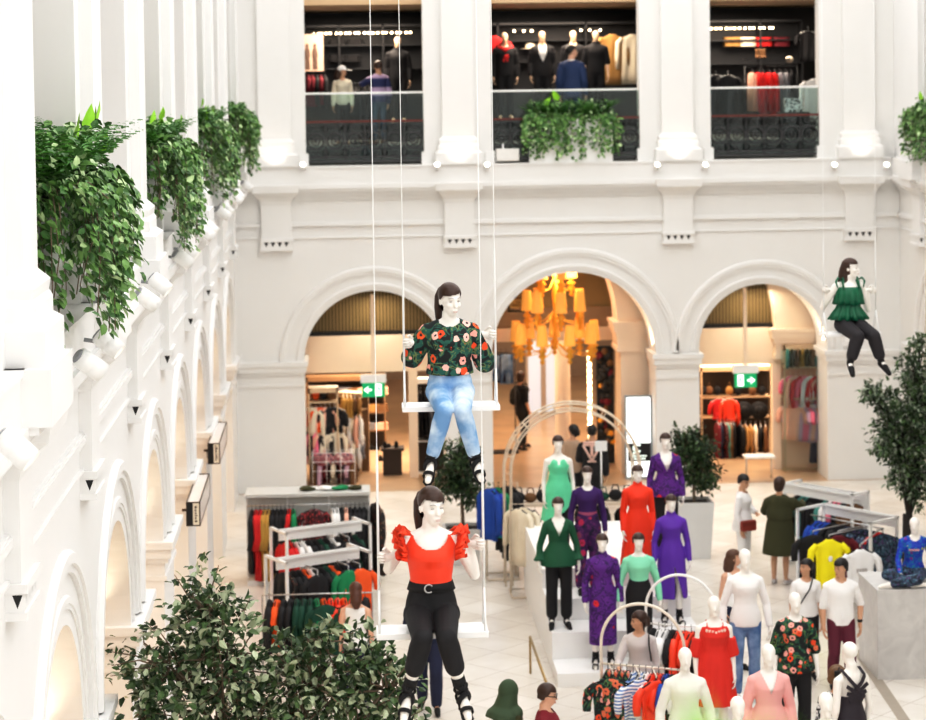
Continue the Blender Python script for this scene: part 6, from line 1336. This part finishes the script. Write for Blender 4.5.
# spotlights
m_lens = mat('spot_lens_glow', (1, .95, .85), .3, emis=5., ecol=(1, .9, .75)); m_sg = mat('spot_grey', (.35, .36, .38), .4, .05, 10)
def spot(label, loc, aim, k=1.0, lit=True, group=None, base=None):
    t = thing('spotlight', label, 'spotlight', loc, 0, group); q = V(aim).normalized().to_track_quat('Z', 'Y').to_matrix()
    hd = MB(); rr = [(.055, -.10), (.066, -.095), (.068, -.005), (.065, 0), (.068, .005), (.068, .10), (.06, .10), (.055, .06)]
    hd.lathe([(r*k, z*k) for r, z in rr], n=18); hd.v = [tuple(q @ V(p)) for p in hd.v]; h = obj('lamp_head', hd, m_white, t)
    ln = MB().lathe([(.002, .07*k), (.056*k, .07*k), (.056*k, .075*k), (.002, .075*k)], n=18); ln.v = [tuple(q @ V(p)) for p in ln.v]; obj('lens', ln, m_lens if lit else m_sg, h)
    bk = MB().lathe([(.002, -.10*k), (.05*k, -.10*k), (.045*k, -.112*k), (.002, -.112*k)], n=16); bk.v = [tuple(q @ V(p)) for p in bk.v]; obj('heat_sink', bk, m_sg, h)
    bs = V(base or (0, 0, .16)); obj('bracket', MB().tube([bs*1.0, bs*.5, V((0, 0, .05))*k], .016*k, 6), m_sg, t); return t
YS = [11.6, 15.0, 16.2, 19.4, 20.8, 23.7, 24.8, 27.7, 28.6, 31.7, 32.6, 35.6, 36.5, 39.5]
for k, y in enumerate(YS): spot('white spotlight on the left ledge, %s from the camera' % ORD[k], (XLW+.40, y, 6.17), (.75, .35 if k % 2 else -.15, -.62), 1.05, True, 'spotlights along the left ledge', (-.18, 0, .03))
for k, px in enumerate((303, 437, 487, 657, 705, 834, 886)): 
    q = atY(px, 166, D-.34); spot('small white spotlight on the back ledge, %s from the left' % ORD[k], q, (0, .35, 1) if 0 else (0, -.6, .3), .85, True, 'spotlights along the back ledge', (0, .12, -.02))
# ------------------------------------------------------------------ chandelier
m_gold = mat('gold_leaf', (.85, .44, .06), .3, .1, 10, metal=.45); m_shade = mat('amber_shade', (.78, .38, .07), .5, .06, 8, emis=.22, ecol=(1, .52, .14)); m_shade_in = mat('shade_glow', (1, .8, .4), .5, emis=3., ecol=(1, .72, .3))
cx = px_at(555, 330, 44.0); t = thing('chandelier', 'big golden chandelier of shaded lamps in the middle arch', 'chandelier', (cx, 44.0, 2.2))
obj('stem', MB().lathe([(.02, .35), (.06, .5), (.03, .7), (.07, .95), (.03, 1.15), (.06, 1.45), (.025, 1.7), (.02, 3.0)], n=14), m_gold, t)
for R, z, n, off in ((.80, .42, 9, .1), (.56, 1.05, 7, .35), (.34, 1.70, 5, .0)):
    for k in range(n):
        a = 2*PI*k/n+off; x, y = R*math.cos(a), R*math.sin(a); arm = MB(); arm.tube([(0, 0, z+.1), (x*.4, y*.4, z-.12), (x*.8, y*.8, z-.16), (x, y, z-.1)], .010, 6)
        arm.lathe([(.012, -.28), (.05, -.24), (.025, -.18), (.085, -.12), (.04, -.06), (.10, -.01), (.03, .04), (.05, .08), (.02, .12)], (x, y, z), 12); la = obj('lamp_arm', arm, m_gold, t)
        sh = MB(); sh.rings([[(x+r*math.cos(2*PI*j/18), y+r*math.sin(2*PI*j/18), z+h) for j in range(18)] for r, h in ((.122, .09), (.088, .50))], caps=False); obj('lamp_shade', sh, m_shade, la)
        obj('bulb', MB().ell((x, y, z+.30), (.035, .035, .07), None, 10, 8), m_shade_in, la)
# framed notice on the lunette
q0, q1 = atY(508, 312, 45.85), atY(536, 297, 45.85)
t = thing('framed_notice', 'dark-framed notice with two short lines high in the middle arch', 'sign', q0); w, h = q1.x-q0.x, q1.z-q0.z; m_df = mat('bronze_frame', (.10, .06, .02), .5); fr = .035
obj('frame', MB().box((0, 0, 0), (w, .04, fr)).box((0, 0, h-fr), (w, .04, h)).box((0, 0, 0), (fr, .04, h)).box((w-fr, 0, 0), (w, .04, h)), m_df, t); obj('panel', MB().box((fr, .02, fr), (w-fr, .03, h-fr)), mat('notice_panel', (.52, .38, .14), .7), t)
mb = MB(); r = random.Random(2)
for row_, (a, b, z, hh) in enumerate(((.30, .70, .60, .035), (.16, .84, .38, .045))):
    x = a*w
    while x < b*w: l = r.uniform(.022, .04); mb.box((x, .012, z*h), (x+l, .02, z*h+hh)); x += l+.012
obj('lettering', mb, mat('notice_ink', (.30, .20, .07), .7), t)
# exit signs
m_exit = mat('exit_green', (.0, .24, .09), .4, .05, 6, emis=.55, ecol=(0, .35, .14)); m_ew = mat('exit_white', (.9, 1, .92), .4, emis=.9, ecol=(.85, 1, .9))
def exit_sign(px, py, Y, left, label, ptop):
    q = atY(px, py, Y); t = thing('exit_sign', label, 'sign', q); w = .225
    obj('hanger_pole', MB().box((-.035, -.02, .30), (.035, .02, atY(px, ptop, Y).z-q.z)), m_cream, t); obj('lamp_box', MB().box((-w-.03, -.06, .16), (w+.03, .06, .32)), m_white, t); obj('sign_plate', MB().box((-w, -.012, -.13), (w, .012, .16)), m_exit, t)
    s = -1 if left else 1; ar = MB(); ax = s*.105; P = lambda x, z: (ax+s*x, -.0135, z)
    ar.prism([P(.09, .015), P(.0, .085), P(-.02, .085), P(.03, .035), P(-.07, .035), P(-.07, -.005), P(.03, -.005), P(-.02, -.055), P(.0, -.055)], (0, -.003, 0)); obj('arrow', ar, m_ew, t)
    dx = -s*.10; obj('doorway', MB().box((dx-.062, -.0165, -.10), (dx+.062, -.0125, .13)), m_ew, t)
    man = MB(); Q = lambda x, z: V((dx+s*x, -.019, z))
    man.ell(Q(.008, .088), (.016, .004, .016), None, 10, 6); man.tube([Q(.0, .065), Q(-.012, .01)], .014, 6); man.tube([Q(0, .06), Q(.035, .04), Q(.045, .015)], .007, 5); man.tube([Q(-.002, .06), Q(-.035, .045), Q(-.04, .02)], .007, 5); man.tube([Q(-.012, .01), Q(.02, -.03), Q(.012, -.075)], .009, 5); man.tube([Q(-.012, .01), Q(-.025, -.035), Q(-.055, -.055)], .009, 5)
    obj('running_figure', man, m_exit, t)
exit_sign(373.5, 390.5, 43.45, True, 'green exit sign with left arrow and running figure, left arch', 294)
exit_sign(745.5, 381, 43.45, False, 'green exit sign with right arrow and running figure, right arch', 288)

# ------------------------------------------------------------------ left arch
YA = 43.9; m_pine = mat('pale_joinery', (.66, .50, .33), .5, .05, 8)
def frame_unit(label, px0, px1, pyt, Y, shelves_py, rotz=0, dep=.4, m=None, back=None):
    a, b = atY(px0, pyt, Y), atY(px1, pyt, Y); w = b.x-a.x; h = a.z; t = thing('display_unit', label, 'shelf', ((a.x+b.x)/2, Y, 0), rotz); m = m or m_pine; mb = MB(); e = .035
    for s in (1, -1):
        for y in (-dep/2, dep/2): mb.box((s*(w/2-e/2)-e/2, y-e/2, 0), (s*(w/2-e/2)+e/2, y+e/2, h))
    mb.box((-w/2, -dep/2-e/2, h-.1), (w/2, dep/2, h)); obj('frame', mb, m, t)
    for p in shelves_py: z = atY((px0+px1)/2, p, Y).z; obj('shelf_board', MB().box((-w/2+e, -dep/2, z-.015), (w/2-e, dep/2, z+.015)), m, t)
    if back: obj('back_panel', MB().box((-w/2, dep/2-.02, 0), (w/2, dep/2, h)), back, t)
    return t
m_dback = mat('dark_shop_back', (.05, .032, .022), .7, .2, 4); m_mback = mat('brown_shop_back', (.24, .14, .07), .7, .1, 3)
frame_unit('pale display unit of bags and small tops at the left of the left arch', 308, 338, 387, YA, (401, 470), 0, .4, None, m_mback)
def prow(items, px0, py, px1, Y, where, group, scale=1.0, rotz=None, hw=True): row(items, atY(px0, py, Y), atY(px1, py, Y), where, group, rotz, .2, True, scale, hw=hw)
prow([('child', g_cream), ('child', g_peach), ('child', g_or), ('child', g_peach), ('child', m_blk), ('child', m_blk)], 309, 404, 337, YA-.1, 'end, upper row of the left arch unit', 'small tops in the upper row of the left arch unit', 1.15, PI/2)
prow([('child', m_blk), ('child', g_pink), ('child', g_cream), ('child', g_peach), ('child', m_blk), ('child', g_cream)], 309, 428, 337, YA-.12, 'end, middle row of the left arch unit', 'small tops in the middle row of the left arch unit', 1.1, PI/2)
prow([('child', g_brn), ('child', g_lil), ('child', g_plum), ('child', g_cream), ('child', g_rdot), ('child', g_lil), ('child', g_brn)], 310, 455, 356, YA-.2, 'end, lowest row of the left arch unit', 'small tops in the lowest row of the left arch unit', 1.1)
b = atY(334, 475, YA-.3); t = thing('wire_basket', 'white wire basket of lingerie at the foot of the left arch unit', 'basket', (b.x, YA-.35, 0)); mb = MB()
for z in (.30, .48, .66): mb.tube([(-.42, -.16, z), (.42, -.16, z), (.42, .16, z), (-.42, .16, z), (-.42, -.16, z)], .008, 5)
for x in (-.42, -.14, .14, .42):
    for y in (-.16, .16): mb.tube([(x, y, 0), (x, y, .66)], .008, 5)
obj('wire_frame', mb, m_white, t); obj('lingerie_heap', remesh(MB().ell((-.2, 0, .5), (.22, .15, .14)).ell((.2, 0, .5), (.22, .15, .15)), .03, 1), flowermat('lingerie_mix', (.35, .10, .12), (.6, .35, .35), (.1, .03, .06), [(.75, .6, .55), (.3, .05, .1), (.1, .08, .12)], 13, .42, dens=.95), t)
for k, (px, m) in enumerate(((316, g_or), (323, m_blk2), (331, g_brn))):
    q = atY(px, 400.2, YA); bb = obj('handbag', remesh(MB().ell((0, 0, .09), (.085, .06, .09)), .018, 1), m, None, q+V((0, 0, .01)), label='small bag, %s from the left on the top shelf of the left arch unit' % ORD[k], cat='bag', group='bags on the top shelf of the left arch unit'); obj('handle', MB().tube([(-.04, 0, .16), (0, 0, .25), (.04, 0, .16)], .008, 5), m, bb)
frame_unit('second display unit of pale tops inside the left arch', 339, 366, 392, 44.9, (409,), -.5, .35, None, m_mback)
prow([('top', g_mus), ('child', g_mus), ('child', g_mus), ('child', g_brn), ('child', g_cam)], 341, 392, 360, 44.7, 'end, mustard row in the left arch', 'mustard tops in the left arch', 1.0)
prow([('child', g_wht), ('child', g_cream), ('child', g_wht), ('child', g_cream), ('child', g_peach), ('child', g_wht)], 341, 412, 361, 44.6, 'end, upper pale row in the left arch', 'pale tops, upper row in the left arch', 1.05)
prow([('child', g_wht), ('child', g_peach), ('child', g_wht), ('child', g_cream), ('child', g_wht), ('child', g_gry)], 342, 433, 363, 44.6, 'end, lower pale row in the left arch', 'pale tops, lower row in the left arch', 1.05)
frame_unit('tall dark shelving of folded clothes at the back of the left arch', 306, 385, 376, 47.6, (395, 412, 430), 0, .4, m_mback, m_dback)
r = random.Random(12)
for j, py in enumerate((395, 412, 430)):
    for k, px in enumerate((344, 353, 362, 371, 380)): stack(px, py-1, 47.55, r.choice([g_cam, g_cream, g_brn, g_gry, m_blk, g_peach]), 'folded stack, %s from the left on the %s back shelf of the left arch' % (ORD[k], ('top', 'middle', 'bottom')[j]), 3, 'folded clothes at the back of the left arch')
q = atZ(392, 474, 0); t = thing('shoe_bench', 'dark low bench with black shoes in the left arch', 'bench', (q.x, q.y, 0)); obj('bench_top', MB().box((-.22, -.2, .5), (.25, .2, .55)), m_dback, t); obj('bench_base', MB().box((-.18, -.16, 0), (.20, .16, .5)), m_dback, t)
SHOE = remesh(MB().capsule((0, .07, .04), (0, -.09, .03), .042, .034).capsule((0, .07, .06), (0, .06, .1), .036, .036), .012, 1).mesh('shoe'); SHOE.materials.append(m_blk2)
for k, (px, py, z) in enumerate(((368, 448, 0), (374, 450, 0), (383, 461, 0), (388, 456, .55), (394, 456, .55))):
    q = atZ(px, py, z) if z == 0 else V((t.location.x-.1+.2*(k-3), t.location.y, .55)); o = bpy.data.objects.new('court_shoe', SHOE); COL.objects.link(o); o.location = q; o.rotation_euler = (0, 0, 1+k*.5); tag(o, 'black shoe, %s from the left on the floor and bench of the left arch' % ORD[k], 'shoe', 'black shoes in the left arch')
frame_unit('white grid rack with black clothes at the right of the left arch', 411, 444, 378, 44.6, (440, 473), 0, .35, m_white, m_dback)
prow([('dress', m_blk)]*3 + [('dress', g_gry), ('dress', m_blk), ('dress', m_blk)], 413, 388, 443, 44.5, 'end of the black row right in the left arch', 'black clothes at the right of the left arch', .9, None)
# ------------------------------------------------------------------ right arch
frame_unit('dark shelving with hats and red tops in the right arch', 699, 770, 366, 46.2, (396, 416, 455), 0, .4, m_pine, m_dback)
prow([('child', g_red), ('child', m_coral)], 714, 396, 734, 45.7, 'end of the red pair in the right arch', 'red tops in the right arch', 1.0, PI/2)
for k, px in enumerate((743, 758)):
    q = atY(px, 404, 45.9); t = thing('straw_hat', 'black round-brimmed hat, %s of the pair in the right arch' % ('left', 'right')[k], 'hat', q+V((0, -.1, -.12))); br_ = MB().lathe([(.05, 0), (.19, .0), (.19, .02), (.05, .02)], n=20); cr_ = MB().lathe([(.10, .01), (.095, .1), (.05, .13), (.005, .135)], n=18); M4 = Matrix.Rotation(PI/2*.9, 4, 'X'); obj('brim', br_.xf(M4), m_blk2, t); obj('crown', cr_.xf(M4), m_blk2, t)
prow([('dress', g_plum), ('dress', m_navy), ('dress', g_rdot), ('dress', g_teal), ('dress', g_brn), ('dress', m_blk)], 716, 420, 735, 45.6, 'end of the scarf-coloured row in the right arch', 'dark dresses in the right arch', .85)
prow([('dress', m_blk), ('dress', g_cam), ('dress', g_cam), ('dress', g_cream), ('top', m_blk), ('top', g_brn)], 738, 422, 768, 45.6, 'end of the camel row in the right arch', 'camel and black clothes in the right arch', .85)
for k, (px, m) in enumerate(((703, m_blk), (709, g_brn), (717, m_blk2), (729, g_cam), (738, m_blk), (752, g_brn), (762, m_blk))): 
    q = atY(px, 394, 46.1); bb = obj('handbag', remesh(MB().ell((0, 0, .10), (.09, .06, .10)), .018, 1), m, None, q+V((0, -.05, -.02)), label='bag, %s from the left on the upper shelf of the right arch' % ORD[k], cat='bag', group='bags on the upper shelf of the right arch'); obj('handle', MB().tube([(-.04, 0, .18), (0, 0, .29), (.04, 0, .18)], .008, 5), m, bb)
q = atZ(759, 478, 0); t = thing('display_table', 'small white table with papers in the right arch', 'table', (q.x, q.y, 0)); obj('table_top', MB().box((-.3, -.18, .42), (.3, .18, .46)), m_white, t)
for sx in (1, -1): obj('leg', MB().tube([(sx*.25, 0, 0), (sx*.25, 0, .42)], .02, 8), m_steel, t)
frame_unit('tall display of pink shirts behind glass at the right of the right arch', 781, 826, 344, 43.95, (366, 397, 470), 0, .5, m_pine, mat('peach_shop_back', (.80, .56, .40), .7, .05, 3))  # back panel in one even pale peach
prow([('top', g_teal), ('top', m_olive), ('top', g_brn), ('top', g_mus), ('top', m_olive), ('top', g_brn), ('top', g_teal), ('top', m_olive)], 784, 345, 824, 43.8, 'end of the top row, pink shirt display', 'olive tops in the pink shirt display', .62)
prow([('child', g_pink), ('child', g_peach), ('child', g_red), ('child', g_pink), ('child', g_wht), ('child', g_red), ('child', g_peach)], 788, 373, 824, 43.8, 'end of the second row, pink shirt display', 'pink and red tops in the display', 1.05, PI/2+.3)
prow([('top', g_peach), ('top', g_lil), ('top', g_pink), ('top', g_lil), ('top', g_peach), ('top', g_lil), ('top', g_pink), ('dress', m_navy)], 790, 401, 824, 43.8, 'end of the third row, pink shirt display', 'pale pink shirts in the display', 1.15, .9)
mb = MB().box((px_at(781, 400, 43.6), 43.58, .05), (px_at(826, 400, 43.6), 43.6, 2.5)); o = struct('window_1', mb, m_glass)
# ------------------------------------------------------------------ middle arch
Yd = 52.0; a, b = px_at(526, 400, Yd), px_at(561, 400, Yd); m_doorglass = mat('frosted_door_glass', (.55, .62, .75), .2, .05, 3, emis=.25, ecol=(.75, .85, 1))
mb = MB(); 
for k in range(2):
    x0 = a+(b-a)*k/2; x1 = a+(b-a)*(k+1)/2; d = struct('door_%d' % (k+1), MB().box((x0+.05, Yd, .05), (x1-.05, Yd+.02, 2.45)), m_doorglass); fr = MB().box((x0, Yd-.03, 0), (x0+.06, Yd+.05, 2.5)).box((x1-.06, Yd-.03, 0), (x1, Yd+.05, 2.5)).box((x0, Yd-.03, 2.44), (x1, Yd+.05, 2.5)); f = obj('door_frame', fr, m_steel, d)
struct('wall_back', MB().box((2.3, Yd+.1, 2.5), (6.6, Yd+.2, 5.2)), m_warm)
for k, (px, m) in enumerate(((497, m_denim2), (501, m_navy), (506, m_denim2))): garment('trousers', m, atY(px, 350, 46.8), PI/2+.2, 'jeans hung facing forward, %s from the left in the middle arch' % ORD[k], 'jeans in the middle arch', q=k, scale=.95)
o = thing('garment_rail', 'high rail of jeans at the left of the middle arch', 'clothes rack', (px_at(503, 350, 46.8), 46.8, 0)); hz = atY(503, 350, 46.8).z; obj('frame', MB().tube([(-.25, 0, 0), (-.25, 0, hz), (.25, 0, hz), (.25, 0, 0)], .014, 6), m_iron, o); obj('base', MB().box((-.3, -.2, 0), (.3, .2, .03)), m_black, o)
q0 = px_at(597, 400, 45.2); q1 = px_at(614, 400, 45.2); zt = atY(605, 346, 45.2).z
t = thing('decorated_panel', 'black panel hung with dark round ornaments, middle arch right', 'display panel', ((q0+q1)/2, 45.2, 0)); w = (q1-q0)/2; obj('board', MB().box((-w, 0, 0), (w, .06, zt)), m_black, t); r = random.Random(4)
for k in range(60):
    z = r.uniform(.3, zt-.1); rr_ = r.uniform(.05, .09); obj('ornament', MB().ell((r.uniform(-w+.05, w-.05), -.05, z), (rr_, rr_*.8, rr_), None, 12, 8), [m_black, g_plum, g_brn, m_gold, m_dshelf][r.choice((0, 0, 1, 2, 4, 4, 0, 3))], t)
t = thing('bulb_strip', 'vertical strip of round bulbs beside the dark ornament panel', 'lamp', (px_at(589.5, 380, 45.0), 45.0, 0)); obj('strip_board', MB().box((-.05, 0, .1), (.05, .04, atY(589, 348, 45).z)), m_cream, t)
zz = .6
while zz < atY(589, 350, 45).z: obj('bulb', MB().ell((0, -.03, zz), (.035, .035, .035), None, 10, 6), m_lamp, t); zz += .125
# lit poster by the right pier
Yp = 43.3; a, b = atY(627, 462, Yp), atY(650, 397, Yp); w = b.x-a.x; h = b.z-a.z
t = thing('lit_poster_stand', 'tall lit white poster with black text block by the right pier', 'poster', ((a.x+b.x)/2, Yp, 0)); z1 = b.z
obj('case', MB().box((-w/2-.03, 0, 0), (w/2+.03, .10, z1+.03)), m_gry_ if 'm_gry_' in globals() else mat('poster_case_grey', (.35, .38, .40), .4), t); obj('lit_face', MB().box((-w/2, -.012, .06), (w/2, 0, z1)), mat('poster_face', (.92, .95, .97), .4, .02, 2, emis=.75, ecol=(.95, 1, 1)), t)
za, zb = atY(640, 461, Yp).z, atY(640, 443, Yp).z; obj('text_block', MB().box((-w/2+.02, -.018, za), (w/2, -.012, zb)), m_black, t)
tx = MB(); cxx = -.03; tx.tube([(cxx+.075*math.cos(a_), -.02, zb-.10+.075*math.sin(a_)) for a_ in [.7+k*(2*PI-1.4)/20 for k in range(21)]], .018, 6)
for k, (x0, x1) in enumerate(((-.17, -.02), (-.15, .12), (-.14, .10))):
    zz = zb-.215-k*.055; x = x0; r = random.Random(k)
    while x < x1: l = r.uniform(.02, .045); tx.box((x, -.021, zz), (x+l, -.0185, zz+.026)); x += l+.012
obj('lettering', tx, m_ew, t)
obj('faint_mark', MB().tube([(.02*1-.05*math.cos(a_)*1, -.014, (zb+z1)/2-.08-.03*math.sin(a_)) for a_ in [PI*k/8 for k in range(9)]], .008, 5), mat('poster_grey_mark', (.75, .78, .8), .5), t)
# ------------------------------------------------------------------ light-box signs on the left wall
for y0, lab in ((27.9, 'nearer mirrored box sign jutting from the left wall'), (32.4, 'farther mirrored box sign jutting from the left wall')):
    t = thing('box_sign', lab, 'sign', (XLW+.165, y0, 2.42)); L = 2.0; m_br = mat('bronze_trim', (.09, .065, .045), .35, .1, 8, metal=.5)
    obj('case', MB().box((-.085, .012, .012), (.085, L, .298)), mat('sign_painted_reflection', (.86, .80, .76), .25, .04, 3), t)  # pale plain colour stands for reflections in the mirror face
    fr = MB()
    for x in (-.09, .075):
        for z in (0, .295): fr.box((x, 0, z), (x+.015, L+.01, z+.015))
        fr.box((x, 0, 0), (x+.015, .015, .31)); fr.box((x, L, 0), (x+.015, L+.015, .31))
    for y in (0, L):
        for z in (0, .295): fr.box((-.09, y, z), (.09, y+.015, z+.015))
    obj('edge_frame', fr, m_br, t); obj('end_plate', MB().box((-.08, .0, .012), (-.005, .012, .298)), m_black, t); obj('end_mirror', MB().box((-.005, .002, .012), (.08, .012, .298)), mat('sign_end_reflection', (.85, .80, .68), .25, .1, 6), t)  # right half of the end: its reflection painted as a pale tone
    tx = MB(); r = random.Random(int(y0))
    z = .05
    while z < .26: l = r.uniform(.015, .03); tx.box((.02, -.001, z), (.02+r.uniform(.015, .035), .002, z+l)); z += l+.012
    obj('lettering', tx, m_br, t)
    for y in (.3, 1.7): obj('bracket', MB().tube([(-.085, y, .15), (-.165, y, .15)], .018, 8), m_br, t)
